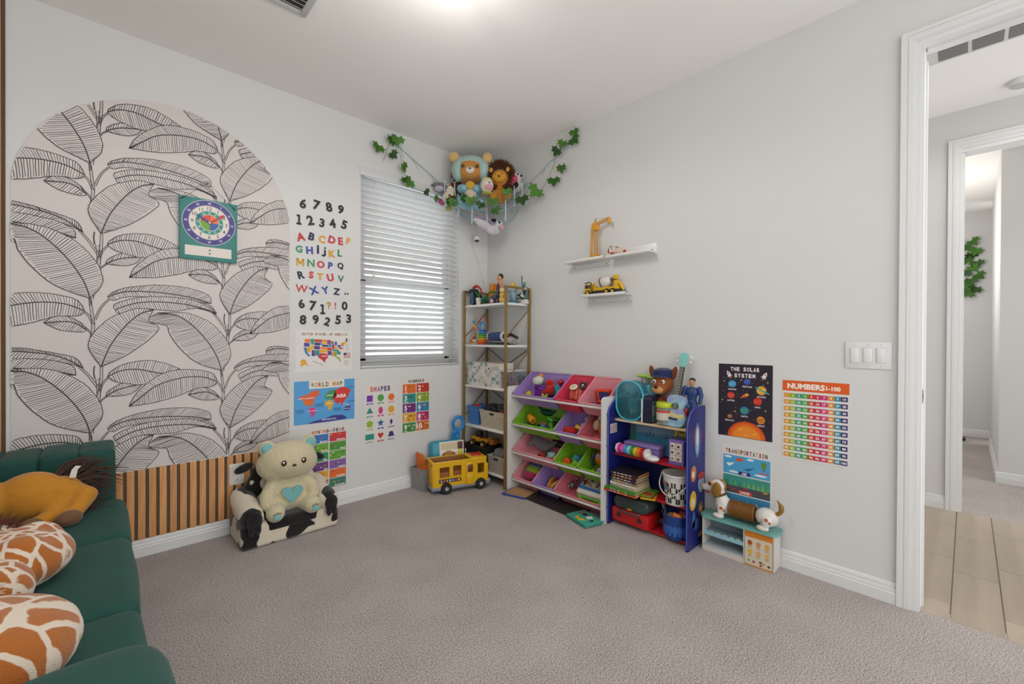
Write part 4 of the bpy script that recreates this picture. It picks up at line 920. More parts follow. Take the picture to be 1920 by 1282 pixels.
# ================================================================ GOLD FRAME RACK IN THE CORNER
GOLD = mat('#8f7440', .45, metal=.55, var=.08); WHT = plas('#dcdad6', .4)
RX0, RX1, RY0, RY1 = -.287, -.03, -.037, -.563
SZ = (1.452, 1.119, .776, .441, .093)
t = thing('storage_rack', 'tall gold metal rack with five white shelves in the corner', 'shelf', (-.16, -.30, 0))
o_ = V((.16, .30, 0))
def LP(*p): return V(p)+o_
for x in (RX0, RX1):
    for y in (RY0, RY1): part(t, 'post', G().box(LP(x, y, .79), (.018, .018, 1.58), b=.002), GOLD, smooth=0)
for y in (RY0, RY1):
    part(t, 'top_rail', G().box(LP((RX0+RX1)/2, y, 1.572), (RX1-RX0, .016, .016)), GOLD, smooth=0)
    for i in range(3): part(t, 'brace', G().tube([LP(RX1-.004, y, SZ[i]-.05), LP(RX0+.004, y, SZ[i+1]+.06)], .0045, 8), GOLD)
for i in (1, 2): part(t, 'cross_brace', G().tube([LP(RX1+.006, RY0, SZ[i]-.03), LP(RX1+.006, RY1, SZ[i+1]+.04)], .003, 6).tube([LP(RX1+.012, RY1, SZ[i]-.03), LP(RX1+.012, RY0, SZ[i+1]+.04)], .003, 6), mat('#4a3f30', .5, metal=.5))
for z in SZ: part(t, 'shelf_board', G().box(LP((RX0+RX1)/2, (RY0+RY1)/2, z-.009), (RX1-RX0-.004, RY0-RY1-.02, .018), b=.002), WHT)
# ---------------------------------------------------------------- things on the rack, top shelf
z = SZ[0]
t = thing('toy_bag', 'black and blue toy bag at the left end of rack top shelf', 'bag', (-.20, -.095, z))
part(t, 'body', blob([((0,0,.05),(.05,.035,.05)), ((.0,.0,.025),(.055,.04,.025))], .005, 3), mat('#15161c', .7)); part(t, 'side_band', G().box((-.05,-.012,.05), (.008,.022,.085), b=.003), cloth('#3a5a8c'))
t = thing('cap', 'flat black cap lying over the toy bag on the rack', 'cap', (-.215, -.075, z+.12))
part(t, 'crown', G().lathe([(.045,0),(.04,.018),(.02,.026)], n=18), cloth('#1d2326')); part(t, 'brim', G().sph((-.03,.04,.002), (.05,.035,.004)), cloth('#26343a'))
ob('red_scoop', G().tube([(0,0,0),(.01,-.03,.018),(.0,-.075,.010),(-.01,-.12,-.02),(-.012,-.14,-.06)], [.010,.014,.010,.007,.006], 8), plas('#b51f22'), label='red curved toy scoop resting on top of the toy bag', cat='toy', loc=(-.225, -.075, z+.15))
t = thing('potted_plant', 'tiny green toy plant in a white pot on the rack', 'plant', (-.235, -.168, z))
part(t, 'pot', G().lathe([(.016,0),(.021,.045),(.022,.05),(.018,.05),(.017,.044)], n=20), plas('#dcd6cc'))
g = G()
for k in range(11): a = k*2.4; g.tube([(0,0,.045),(.012*math.cos(a),.012*math.sin(a),.075),(.028*math.cos(a),.028*math.sin(a),.092+.004*(k % 4))], [.003,.003,.0005], 5)
part(t, 'leaves', g, plas('#3f7a3c'))
t = thing('succulent', 'dark green spiky toy succulent beside the white pot', 'plant', (-.235, -.262, z))
g = G(); rd = random.Random(2)
for k in range(34): d = V((rd.gauss(0,1), rd.gauss(0,1), abs(rd.gauss(0,.8)))).normalized(); p = V((0,0,.026)); g.tube([p, p+d*.028, p+d*.042], [.006,.006,.0005], 5)
part(t, 'leaves', g, plas('#1f6a48')); part(t, 'base', G().lathe([(.02,0),(.024,.012),(.018,.02)], n=14), plas('#2a4a3a'))
t = thing('orange_tower', 'orange toy tower with green stripe on the rack', 'toy', (-.11, -.205, z))
part(t, 'body', G().box((0,0,.045), (.04,.045,.09), b=.004).box((0,0,.13), (.036,.040,.055), b=.004), plas('#d98a1c')); part(t, 'stripe', G().box((0,0,.094), (.042,.047,.018), b=.002), plas('#5a8a2c'))
t = thing('doll', 'dark haired doll in orange standing on the rack top shelf', 'doll', (-.115, -.30, z+.06))
part(t, 'body', blob([((0,0,.05),(.022,.028,.05)), ((0,0,.10),(.018,.020,.03)), ((0,0,.140),(.020,.020,.026)), ('t', [(0,.026,.09),(-.008,.034,.05)], [.010,.008]), ('t', [(0,-.026,.09),(-.008,-.034,.05)], [.010,.008]), ('t', [(0,0,0),(0,0,-.032)], [.022,.026])], .0035, 2), mat('#c98a5c', .6))
part(t, 'hair', G().sph((.006,0,.150), (.021,.023,.022)), mat('#17120f', .5)); part(t, 'dress', G().lathe([(.030,-.01),(.026,.06),(.018,.085)], (.002,0,0), 16, sc=(.85,1.05,1), cap=False), cloth('#c9742c')); part(t, 'sash', G().sph((-.016,0,.06), (.010,.018,.045)), cloth('#5a2f4a'))
t = thing('navy_plush', 'navy star patterned small plush lying at the rack front edge', 'plush toy', (-.215, -.375, z))
part(t, 'body', blob([((0,0,.035),(.035,.055,.035)), ((.0,-.03,.06),(.025,.03,.028)), ((0,.045,.03),(.02,.03,.02)), ((.01,-.02,.09),(.014,.028,.016))], .0045, 3), patch_mat('navy_star_plush', '#12122a', '#8a7a92', 60, .66, 'noise')); part(t, 'foot', G().sph((-.034,.012,.018), (.014,.014,.016)), cloth('#c99aa0'))
t = thing('gold_figure', 'small yellow and cream toy figure at the rack front edge', 'figure', (-.225, -.448, z))
part(t, 'body', blob([((0,0,.022),(.018,.02,.022)), ((0,0,.058),(.017,.018,.018)), ((-.004,.02,.032),(.008,.012,.014))], .003, 2), mat('#c9a34a', .5)); part(t, 'head', blob([((0,0,.088),(.015,.017,.016))], .003, 1), mat('#d8c69a', .5))
t = thing('eagle_figure', 'yellow headed bird figure on a teal base on the rack', 'figure', (-.13, -.475, z))
part(t, 'base', G().lathe([(.034,0),(.034,.012),(.026,.018)], n=18), plas('#2f7f98')); part(t, 'body', blob([((0,0,.055),(.020,.024,.04)), ((.0,.03,.09),(.012,.03,.012),(.6,0,0)), ((0,-.03,.09),(.012,.03,.012),(-.6,0,0))], .004, 2), mat('#7f9fae', .5)); part(t, 'head', G().sph((0,0,.125), (.016,.016,.018)).tube([(-.01,0,.125),(-.028,0,.118)], [.007,.001], 6), plas('#d9a92a'))
t = thing('zebra_figure', 'small black and white zebra figure beside the bird figure', 'figure', (-.085, -.515, z))
part(t, 'body', blob([((0,0,.055),(.018,.035,.020)), ('t', [(0,-.03,.06),(0,-.045,.095)], [.012,.010]), ((0,-.055,.10),(.009,.016,.010)), ('t', [(0,.025,.05),(0,.026,.006)], [.008,.006]), ('t', [(0,-.022,.05),(0,-.022,.006)], [.008,.006])], .003, 2), patch_mat('zebra_hide', '#d0ccc4', '#15141a', 55, .5, 'noise', soft=.01))
part(t, 'mane', G().tube([(0,-.028,.078),(0,-.044,.112)], .004, 6), mat('#121214', .8))
t = thing('statue', 'green robed statue holding up a torch on a white base', 'statue', (-.06, -.538, z))
part(t, 'pedestal', G().box((0,0,.010), (.055,.06,.02), b=.002).box((0,0,.027), (.045,.048,.016), b=.002), plas('#cfccc6'))
part(t, 'figure', blob([((0,0,.075),(.018,.021,.045)), ((0,0,.115),(.015,.020,.03)), ((0,0,.152),(.011,.012,.014)), ('t', [(0,.018,.13),(0,.028,.165),(0,.030,.20)], [.007,.006,.005]), ('t', [(0,-.018,.13),(-.012,-.024,.105)], [.007,.006])], .003, 2), plas('#2f7a72', .5))
part(t, 'torch', G().lathe([(.003,.195),(.007,.212),(.004,.216),(.005,.228),(.001,.238)], (0,.030,0), 10), plas('#4a5058')); g = G()
for k in range(7): a = R(-60+20*k); g.tube([(0,math.sin(a)*.010,.163+.006*math.cos(a)),(0,math.sin(a)*.022,.163+.018*math.cos(a))], [.002,.0005], 5)
part(t, 'crown', g, plas('#2f7a72', .5))
for nm in ('toy_bag','potted_plant','succulent','orange_tower','doll','navy_plush','gold_figure','eagle_figure','zebra_figure'):
    bpy.data.objects[nm].scale = (1.2,)*3
# ---------------------------------------------------------------- second shelf
z = SZ[1]
t = thing('bead_maze', 'wooden bead maze toy with coloured wires on the second shelf', 'toy', (-.195, -.14, z))
part(t, 'base', G().box((0,0,.010), (.10,.16,.020), b=.004), wood_mat('pale_wood', '#b89468', '#cfb084', axis=1))
for k, (pts, c) in enumerate((([(-.02,.06,.02),(-.02,.06,.20),(-.02,.03,.24),(-.02,.0,.16),(-.02,-.02,.02)], '#b5402a'), ([(.02,.04,.02),(.02,.03,.2),(.02,-.02,.23),(.02,-.06,.18),(.02,-.065,.02)], '#c9562f'), ([(0,.07,.02),(.01,.05,.15),(.01,-.03,.19),(0,-.07,.02)], '#2f5a9a'))):
    part(t, 'wire', G().tube(bez([V(p) for p in pts], 7), .0022, 6), plas(c))
for p, c in (((-.02,.06,.05),'#b5202a'),((-.02,.06,.075),'#d98a2a'),((-.02,.06,.135),'#d9661f'),((-.02,.06,.16),'#e0b030'),((-.02,.06,.195),'#2f8ac0'),((.02,-.064,.05),'#3a9a50'),((.02,-.064,.08),'#2f5a9a')):
    part(t, 'bead', G().sph(p, .0135, 12, 8), plas(c))
for k, c in enumerate(('#c9403a','#e0c040','#e8e0d0','#3a8a70','#d9a030')): part(t, 'bead', G().sph((-.045,.062-.026*k,.032), .0125, 12, 8), plas(c))
t = thing('stacking_toy', 'rainbow stacking ring toy in front of the bead maze', 'toy', (-.225, -.205, z))
part(t, 'base', G().cyl((0,0,.008), .045, .016, 24, b=.004), plas('#c02f2a'))
for k, c in enumerate(('#d9661f','#d99a2a','#7aa82c','#4a9a3c','#2f8ac0','#3a6ab5')): part(t, 'ring', G().lathe([(.012,-.009),(.040-.002*k,-.007),(.044-.002*k,0),(.040-.002*k,.007),(.012,.009)], (0,0,.027+.0185*k), 24), plas(c))
part(t, 'handle', G().tube([(0,-.03,.13),(0,-.035,.17),(0,0,.185),(0,.035,.17),(0,.03,.13)], .008, 8), plas('#2f86b5')); part(t, 'knob', G().sph((0,.045,.10), .015), plas('#d9b02a'))
t = thing('blue_speaker', 'navy cylinder with silver rim lying on the second shelf', 'speaker', (-.20, -.36, z+.068), (0,0,.12))
part(t, 'body', G().lathe([(.034,-.075),(.038,-.07),(.038,.07),(.034,.075)], n=28, rot=(PI/2,0,0)), cloth('#28406e'))
for s in (-1, 1): part(t, 'rim', G().lathe([(.030,-.005),(.040,-.004),(.040,.004),(.030,.005)], (0,s*.073,0), 28, rot=(PI/2,0,0)), plas('#c9c8c4'))
part(t, 'end_cap', G().sph((0,-.076,0), (.022,.006,.022)), plas('#3a3a40', .2))
t = thing('toy_projector', 'grey and black handheld toy lying right of the navy cylinder', 'toy', (-.145, -.47, z))
part(t, 'body', blob([((0,0,.035),(.05,.06,.032)), ((0,-.03,.03),(.045,.05,.026))], .005, 3), plas('#b5b1aa')); part(t, 'dial', G().lathe([(.012,0),(.026,.002),(.026,.012),(.02,.014)], (-.02,-.065,.028), 20, rot=(PI/2,0,0)), plas('#8a8680')); part(t, 'handle', G().tube([(-.01,.05,.07),(0,0,.085),(.01,-.07,.055)], [.012,.013,.010], 8), plas('#1d1c1e'))
ob('black_tray', G().box((0,0,.009), (.17,.22,.018), b=.006).box((0,0,.018), (.13,.18,.006), b=.002), plas('#26262c'), label='flat black plastic tray under the navy cylinder', cat='tray', loc=(-.165, -.37, z))
# ---------------------------------------------------------------- third shelf
z = SZ[2]
CHK = ['#d6cfc4','#8fa3a4','#d8d2c8','#6f8a94','#d3c6b4','#aeb6b2','#d9d4cc','#9fb0b4']
t = thing('fabric_bin', 'checked pastel fabric bin on the third rack shelf', 'storage bin', (-.19, -.265, z))
BWY, BDX, BHZ = .40, .155, .195
part(t, 'walls', G().box((-BDX/2,0,BHZ/2), (.005,BWY,BHZ)).box((BDX/2,0,BHZ/2), (.005,BWY,BHZ)).box((0,BWY/2,BHZ/2), (BDX,.005,BHZ)).box((0,-BWY/2,BHZ/2), (BDX,.005,BHZ)).box((0,0,.003), (BDX,BWY,.005)), cloth('#cfc8bc'), smooth=0)
g = G(); rd = random.Random(12)
for i in range(14):
    for j in range(7):
        if (i+j) % 2 == 0 or rd.random() < .2: g.box((-BDX/2-.003, BWY/2-.0143-.0286*i, .014+.0278*j), (.001,.0276,.0268), col=rd.choice(CHK))
part(t, 'check_print', g, INK, smooth=0)
part(t, 'filling', G().box((0,0,.165), (BDX-.02,BWY-.02,.03), b=.01), cloth('#b39a72')); part(t, 'grommet', G().cyl((-BDX/2-.003,.1,.15), .007, .004, 12, rot=(0,PI/2,0)).cyl((-BDX/2-.003,-.08,.15), .007, .004, 12, rot=(0,PI/2,0)), mat('#2a1f1a', .6))
t = thing('clear_toy_box', 'clear lidded box of red and blue toys at the rack end', 'storage box', (-.155, -.508, z))
part(t, 'tub', G().box((0,0,.065), (.20,.075,.13), b=.006, taper=(.94,.9)), clear_mat('clear_tub', '#c9d0d4', .82, .25)); part(t, 'lid', G().box((0,0,.137), (.215,.085,.016), b=.005), clear_mat('clear_lid', '#dcdedd', .35, .3))
rd = random.Random(31); 
for k in range(26): part(t, 'toy_piece', G().box((rd.uniform(-.08,.08), rd.uniform(-.024,.024), .02+.09*rd.random()), (.024,.016,.018), b=.004, rot=(rd.random()*3,rd.random()*3,0)), plas(rd.choice(['#a82a2a','#2a3a8a','#1d2a5a','#8a3a5a','#3a6a9a','#c9582a','#2a2a30'])))
# ---------------------------------------------------------------- fourth shelf
z = SZ[3]
def basket(name, label, loc, w, d, h, col, rot=0, slots=True, taper=.86):
    t = thing(name, label, 'basket', loc, (0,0,rot)); m = mat(col, .6, var=.06); hw, hd = w/2, d/2
    def quad(s, zz): k = taper+(1-taper)*zz/h; return [(-hd*k,hw*k,zz),(-hd*k,-hw*k,zz),(hd*k,-hw*k,zz),(hd*k,hw*k,zz)]
    th = .005; g = G(); o = quad(0,0)+quad(0,h); i = [(x-math.copysign(th,x), y-math.copysign(th,y), zz+(th if zz == 0 else 0)) for x,y,zz in o]
    g.add(o+i, [(0,1,2,3)[::-1],(0,4,5,1)[::-1],(1,5,6,2)[::-1],(2,6,7,3)[::-1],(3,7,4,0)[::-1],(8,9,10,11),(8,12,13,9),(9,13,14,10),(10,14,15,11),(11,15,12,8)])
    part(t, 'body', g, m, smooth=0)
    part(t, 'rim', G().tube([(-hd,hw,h),(-hd,-hw,h),(hd,-hw,h),(hd,hw,h)], .006, 6, closed=True), m)
    if slots:
        n = int(w/.016)
        for k in range(n):
            y = -hw*.92+w*.92*k/(n-1); part(t, 'rib', G().box((-hd*(1+taper)/2-.002, y*(1+taper)/2, h*.42), (.004,.008,h*.74), rot=(0,-math.atan((1-taper)*hd/h),0)), m, smooth=0)
        part(t, 'handle_hole', G().box((-hd*.975-.003,0,h*.86), (.006,.05,.016), b=.003), mat('#2a2019', .8))
    return t
t = basket('blue_basket', 'blue plastic basket at left end of the fourth rack shelf', (-.19, -.125, z), .13, .15, .15, '#3f74b5', slots=False)
g = G()
for j in range(5):
    for k in range(6): g.box((-.075+.012*(1-j/5)-.004+.006, -.044+.0176*k+(.008 if j % 2 else 0), .035+.018*j), (.003,.008,.010))
part(t, 'lattice_holes', g, mat('#1d3a70', .7), smooth=0)
ob('red_car', G().box((0,0,.012), (.03,.06,.016), b=.006).box((0,.004,.024), (.024,.03,.012), b=.005).cyl((-.015,.018,.006), .007, .004, 10, rot=(0,PI/2,0)).cyl((-.015,-.018,.006), .007, .004, 10, rot=(0,PI/2,0)), plas('#b52a22'), label='small red toy car on top of the blue basket', cat='toy car', loc=(-.225,-.15,z+.142), rot=(.15,0,.3))
t = basket('beige_basket', 'beige ribbed basket holding a black toy truck on the fourth shelf', (-.185, -.375, z), .31, .16, .135, '#bdb29f')
t = thing('black_truck', 'black toy truck with red trim lying in the beige basket', 'toy truck', (-.185, -.375, z+.10))
part(t, 'body', G().box((0,.04,.045), (.10,.12,.07), b=.012, rot=(.2,0,0)).box((0,-.07,.055), (.095,.09,.09), b=.015), plas('#1a1a1c')); part(t, 'grille', G().box((-.05,-.07,.05), (.006,.06,.03), b=.002), plas('#3a3a3c', .2))
for y in (-.105,.085): part(t, 'wheel', G().lathe([(.012,-.014),(.034,-.014),(.038,0),(.034,.014),(.012,.014)], (-.052,y,.045), 18, rot=(0,PI/2,0)), mat('#222224', .8))
part(t, 'red_trim', G().cyl((-.062,-.105,.045), .012, .014, 14, rot=(0,PI/2,0)).box((-.05,-.10,.0), (.008,.04,.014), b=.002), plas('#b5201c'))
# ---------------------------------------------------------------- bottom shelf
z = SZ[4]
t = basket('black_bin', 'black storage bin carrying a yellow loader on the bottom shelf', (-.20, -.19, z), .26, .19, .185, '#1c1a1a', slots=False)
t = thing('toy_loader', 'yellow toy wheel loader with bucket riding on the black bin', 'toy truck', (-.215, -.20, z+.17), (0,0,PI/2+.1))
part(t, 'body', G().box((.06,0,.055), (.09,.06,.04), b=.008).box((-.03,0,.05), (.09,.05,.028), b=.006), plas('#c98a1c')); part(t, 'cab', G().box((.03,0,.095), (.05,.05,.05), b=.006), plas('#2a2620', .3))
part(t, 'arm', G().tube([(-.05,0,.06),(-.09,0,.075),(-.125,0,.045)], .012, 8), plas('#a86f1c')); part(t, 'bucket', G().ext([(-.02,0),(.02,-.005),(.03,.03),(.02,.045),(-.025,.04)], -.045, .045, X((-.145,0,.04), (PI/2,0,0))), plas('#8a5220'))
for x in (.07, -.05):
    for s in (-1, 1): w = part(t, 'wheel', G().lathe([(.01,-.014),(.026,-.014),(.03,0),(.026,.014),(.01,.014)], (x,s*.042,.028), 18, rot=(PI/2,0,0)), mat('#1c1b1b', .8)); part(w, 'hub', G().cyl((x,s*.058,.028), .012, .004, 12, rot=(PI/2,0,0)), plas('#d9a030'))
t = basket('grey_basket', 'grey beige ribbed basket at right end of the bottom shelf', (-.195, -.445, z), .20, .17, .135, '#a89f91')
ob('grey_plush', blob([((0,0,.04),(.06,.08,.045)), ((.0,.05,.06),(.045,.05,.04)), ((-.02,-.05,.06),(.04,.05,.035)), ((-.03,.02,.07),(.02,.05,.02))], .007, 3), fur('#6e6c6c'), label='crumpled grey plush stuffed into the grey basket', cat='plush toy', loc=(-.195,-.445,z+.085))

# ================================================================ FLOOR THINGS LEFT OF THE RACK
t = basket('small_grey_basket', 'small grey ribbed basket on the carpet behind the bus', (-.72, -.105, 0), .15, .15, .165, '#8d8c8c', rot=PI/2+.15)
ob('orange_plush', blob([((0,0,.04),(.07,.06,.06)), ((-.035,0,.12),(.035,.045,.06)), ((.03,.01,.08),(.05,.05,.03),(0,.5,0)), ((-.055,.01,.155),(.012,.03,.04))], .006, 3), fur('#c2601c'), label='rust orange plush sticking out of the small grey basket', cat='plush toy', loc=(-.725,-.11,.10))
t = thing('puppy_case', 'teal carry case with puppy picture propped behind the bus', 'case', (-.52, -.125, 0), (R(-8),0,-.25))
part(t, 'shell', G().box((0,0,.19), (.27,.06,.30), b=.05, seg=5), plas('#2a8fa5')); part(t, 'rim', G().box((.04,-.032,.205), (.21,.006,.25), b=.003), plas('#d9d6cc'))
g = G(); m = X((.04,-.0365,.205), (PI/2,0,0))
for pts, c, zz in (([(-.10,-.12),(.10,-.12),(.10,.12),(-.10,.12)], '#e6e2d8', 0), ([(-.095,.06),(.06,.06),(.06,.115),(-.095,.115)], '#cdbf9a', .0004), ([(.05,.055),(.095,.055),(.095,.115),(.05,.115)], '#5a2f2a', .0005)): g.poly(pts, zz, c, m)
for x, y, rx, ry, c, zz in ((-.03,-.01,.055,.065,'#b5833a',.0007),(-.035,-.085,.05,.035,'#e0d8c8',.0006),(.05,-.04,.03,.05,'#b0a8cc',.0006),(.07,.03,.02,.028,'#d9d032',.0008),(-.07,.0,.02,.04,'#9a6424',.0009),(.012,.0,.02,.04,'#9a6424',.0009),(-.045,.01,.006,.007,'#1c1410',.0011),(-.01,.01,.006,.007,'#1c1410',.0011),(-.028,-.022,.009,.006,'#1c1410',.0011)):
    g.poly([(x+rx*math.cos(2*PI*i/18), y+ry*math.sin(2*PI*i/18)) for i in range(18)], zz, c, m)
part(t, 'picture', g, INK, smooth=0)
part(t, 'feet', G().box((-.09,0,.02), (.03,.05,.04), b=.006).box((.09,0,.02), (.03,.05,.04), b=.006), plas('#1f6f82'))
t = thing('blue_ring_toy', 'bright blue plastic loop toy leaning against the rack post', 'toy', (-.375, -.075, .22), (0,0,-.3))
lp = [(.045*math.cos(a), 0, .235+.055*math.sin(a)) for a in [2*PI*i/22 for i in range(22)]]
part(t, 'upper_loop', G().tube(lp, .014, 8, closed=True), plas('#1f7fc4')); part(t, 'lower_loop', G().tube([(.030*math.cos(a)-.02, 0, .135+.04*math.sin(a)) for a in [2*PI*i/18 for i in range(18)]], .012, 8, closed=True), plas('#1f7fc4'))
part(t, 'stem', G().tube([(-.012,0,.19),(-.03,0,.10),(-.055,0,.0),(-.06,0,-.2)], [.014,.013,.016,.016], 8).tube([(.0,0,.10),(-.005,0,.05),(-.01,0,-.02)], .013, 8), plas('#1b72b5'))
# ================================================================ BIN ORGANISER
t = thing('bin_organizer', 'white toy organiser frame holding four rows of coloured bins', 'organizer', (-.14, -1.01, 0))
OW = plas('#d8d4cf', .5)
for y in (.445, -.430):
    g = G(); g.ext([(-.13,0),(.13,0),(.13,.80),(-.105,.80),(-.122,.794),(-.13,.778)], -.006, .006, X((0,y,0), (PI/2,0,0))); sp = part(t, 'side_panel', g, OW, smooth=0)
    for zz in (.69,.49,.30,.10): part(sp, 'screw', G().cyl((-.085,y-.0065*(1 if y < 0 else -1),zz), .004, .002, 8, rot=RA), metal('#6a6660'))
SD = V((.795, 0, .606)); SN = V((-.606, 0, .795)); ROWZ = (.742, .520, .305, .096)
for zf in ROWZ:
    part(t, 'front_rail', G().box((-.088-.002, 0, zf-.016), (.012, .868, .016), b=.003), OW); part(t, 'rear_rail', G().box((.127, 0, zf+.10), (.010, .868, .02), b=.003), OW)
BINC = {'p': ('#9d7fc0','purple'), 'r': ('#cf3a55','red'), 'k': ('#d98c96','pink'), 'g': ('#76b02a','green'), 'd': ('#d2707c','coral pink')}
SL = .262
def bin_mx(row, y): 
    lip = V((-.232, y, ROWZ[row])); 
    return Matrix(((0, SD.x, SN.x, lip.x), (-1, 0, 0, lip.y), (0, SD.z, SN.z, lip.z), (0, 0, 0, 1)))
def add_bin(row, y0, y1, c, label):
    w = abs(y1-y0)-.006; t = thing('toy_bin', label, 'bin'); t.matrix_basis = bin_mx(row, (y0+y1)/2); t['group'] = 'bins of the organiser'
    m = plas(BINC[c][0], .4); hw = w/2; D = .115; th = .004
    top = [(-hw,0),(hw,0),(hw,SL),(-hw,SL)]; bot = [(-hw+.022,.012),(hw-.022,.012),(hw-.022,SL-.095),(-hw+.022,SL-.095)]
    inn = lambda q: [(x-math.copysign(th,x), y+(th if y < SL/2 else -th)) for x, y in q]
    vs = [(x,y,0) for x,y in top]+[(x,y,-D) for x,y in bot]+[(x,y,0) for x,y in inn(top)]+[(x,y,-D+th) for x,y in inn(bot)]
    fs = [(4,7,6,5),(0,4,5,1),(1,5,6,2),(2,6,7,3),(3,7,4,0),(12,13,14,15),(8,9,13,12),(9,10,14,13),(10,11,15,14),(11,8,12,15)]
    part(t, 'tub', G().add(vs, fs), m, smooth=0)
    g = G(); r = .0065; e = .001
    g.tube([(-hw+.008+e,0,0),(hw-.008-e,0,0),(hw-e,.010,0),(hw-e,SL-.01,0),(hw-.01,SL,0),(-hw+.01,SL,0),(-hw+e,SL-.01,0),(-hw+e,.010,0)], r, 6, closed=True); part(t, 'rim', g, m)
    return t
Y = [-.587, -1.007, -1.217, -1.433]; Yb = [-.587, -.800, -1.012, -1.433]
ROWN = ('top', 'second', 'third', 'bottom')
SPEC = [(0,Y[0],Y[1],'p','large purple bin in the top row'),(0,Y[1],Y[2],'r','small red bin in the top row'),(0,Y[2],Y[3],'k','small pink bin in the top row'),
        (1,Y[0],Y[1],'g','large lime green bin in the second row'),(1,Y[1],Y[2],'p','small purple bin in the second row'),(1,Y[2],Y[3],'d','small coral bin in the second row'),
        (2,Y[0],Y[1],'k','large pink bin in the third row'),(2,Y[1],Y[2],'g','small lime bin in middle of the third row'),(2,Y[2],Y[3],'g','small lime bin at right end of the third row'),
        (3,Yb[0],Yb[1],'k','small pink bin in the bottom row'),(3,Yb[1],Yb[2],'p','small purple bin in the bottom row'),(3,Yb[2],Yb[3],'d','large coral bin in the bottom row')]
BINS = [add_bin(*s) for s in SPEC]
def inbin(b, u, s, h=-.10, rot=(0,0,0)):
    """world matrix at the floor of bin b; u across (metres from centre), s up the slope, axis z straight up"""
    m = BINS[b].matrix_basis; p = m @ V((u, s, h)); return Matrix.Translation(p) @ Euler(rot).to_matrix().to_4x4()
def toy(name, label, cat, mx, *parts):
    if len(parts) == 1:
        o = ob(name, parts[0][1], parts[0][2], label=label, cat=cat)
    else:
        o = thing(name, label, cat)
        for p in parts: part(o, p[0], p[1], p[2])
    o.matrix_basis = mx
    return o
def cube_brick(c, nx=2, ny=4, s=.016):
    g = G().box((0,0,s*.6), (nx*s, ny*s, s*1.2), b=.0012)
    for i in range(nx):
        for j in range(ny): g.cyl(((i-nx/2+.5)*s, (j-ny/2+.5)*s, s*1.3), s*.3, s*.3, 10)
    return ('brick', g, plas(c))
def car(c, s=1.0):
    g = G().box((0,0,.014*s), (.028*s,.065*s,.014*s), b=.005*s).box((0,-.002*s,.025*s), (.023*s,.034*s,.012*s), b=.005*s); w = G()
    for x in (-.014,.014):
        for y in (-.02,.02): w.cyl((x*s,y*s,.008*s), .008*s, .006*s, 12, rot=(0,PI/2,0))
    return [('body', g, plas(c)), ('wheels', w, mat('#18181a', .7))]
# top row, purple
toy('purple_bucket', 'purple toy bucket in the large purple bin', 'bucket', inbin(0,-.03,.075,-.085,(.1,.25,0)), ('tub', G().lathe([(.040,0),(.058,.085),(.061,.085),(.061,.090),(.054,.090),(.040,.006)], n=28), plas('#6a1486')), ('band', G().lathe([(.0555,.06),(.060,.064),(.058,.072)], n=28, cap=False), plas('#4f0d68')))
toy('rattle_ball', 'pale rainbow plush ball with orange tuft above the purple bucket', 'plush toy', inbin(0,-.045,.135,-.01), ('ball', blob([((0,0,.03),(.045,.045,.04))], .006, 2), patch_mat('rainbow_fleece', '#c9c7b4', '#5c6a72', 14, .56, 'noise', soft=.06)), ('tuft', blob([((.02,-.01,.07),(.018,.018,.016))], .004, 1), cloth('#d98a2a')))
toy('yellow_ball', 'small yellow knobbly ball left of the purple bucket', 'ball', inbin(0,-.125,.06,-.075), ('ball', tufts(G().sph((0,0,.02), .024), (0,0,.02), .022, 60, .008, .004, 6), plas('#d9c01c')))
toy('red_plush', 'red plush toy slumped in the large purple bin', 'plush toy', inbin(0,.055,.115,-.09), ('body', blob([((0,0,.04),(.04,.05,.04)), ((.01,.02,.09),(.035,.04,.033)), ((0,-.05,.07),(.02,.035,.02)), ((-.03,.04,.03),(.025,.025,.025))], .006, 2), fur('#b8141a')), ('patch', G().sph((-.035,.05,.045), (.02,.018,.024)), cloth('#d9a02a')))
toy('teal_ring', 'teal plastic ring leaning at right side of the purple bin', 'toy', inbin(0,.13,.11,-.06,(0,.5,0)), ('ring', G().lathe([(.035,-.010),(.062,-.010),(.066,0),(.062,.010),(.035,.010)], n=30, rot=(.6,.9,0)), plas('#1c8580')), ('edge', G().lathe([(.062,.008),(.070,.010),(.070,.016),(.06,.016)], n=30, rot=(.6,.9,0)), plas('#4a8ac0')))
toy('red_ball', 'shiny red ball at the back of the large purple bin', 'ball', inbin(0,.115,.20,-.05), ('ball', G().sph((0,0,.02), .022, 18, 12).tube([(.022*math.cos(a),.022*math.sin(a),.02) for a in [2*PI*i/20 for i in range(20)]], .0015, 5, closed=True), plas('#c01418', .2)))
toy('lime_block', 'lime toy block at the front of the large purple bin', 'block', inbin(0,.085,.045,-.085,(.3,.2,.4)), cube_brick('#b0b83a', 2, 3))
toy('yellow_green_frog', 'yellow green squeeze toy in front of the red plush', 'toy', inbin(0,.035,.055,-.09), ('body', blob([((0,0,.02),(.025,.03,.02)), ((0,.02,.04),(.012,.012,.014)), ((0,-.02,.04),(.012,.012,.014))], .004, 2), plas('#9aa82c')))
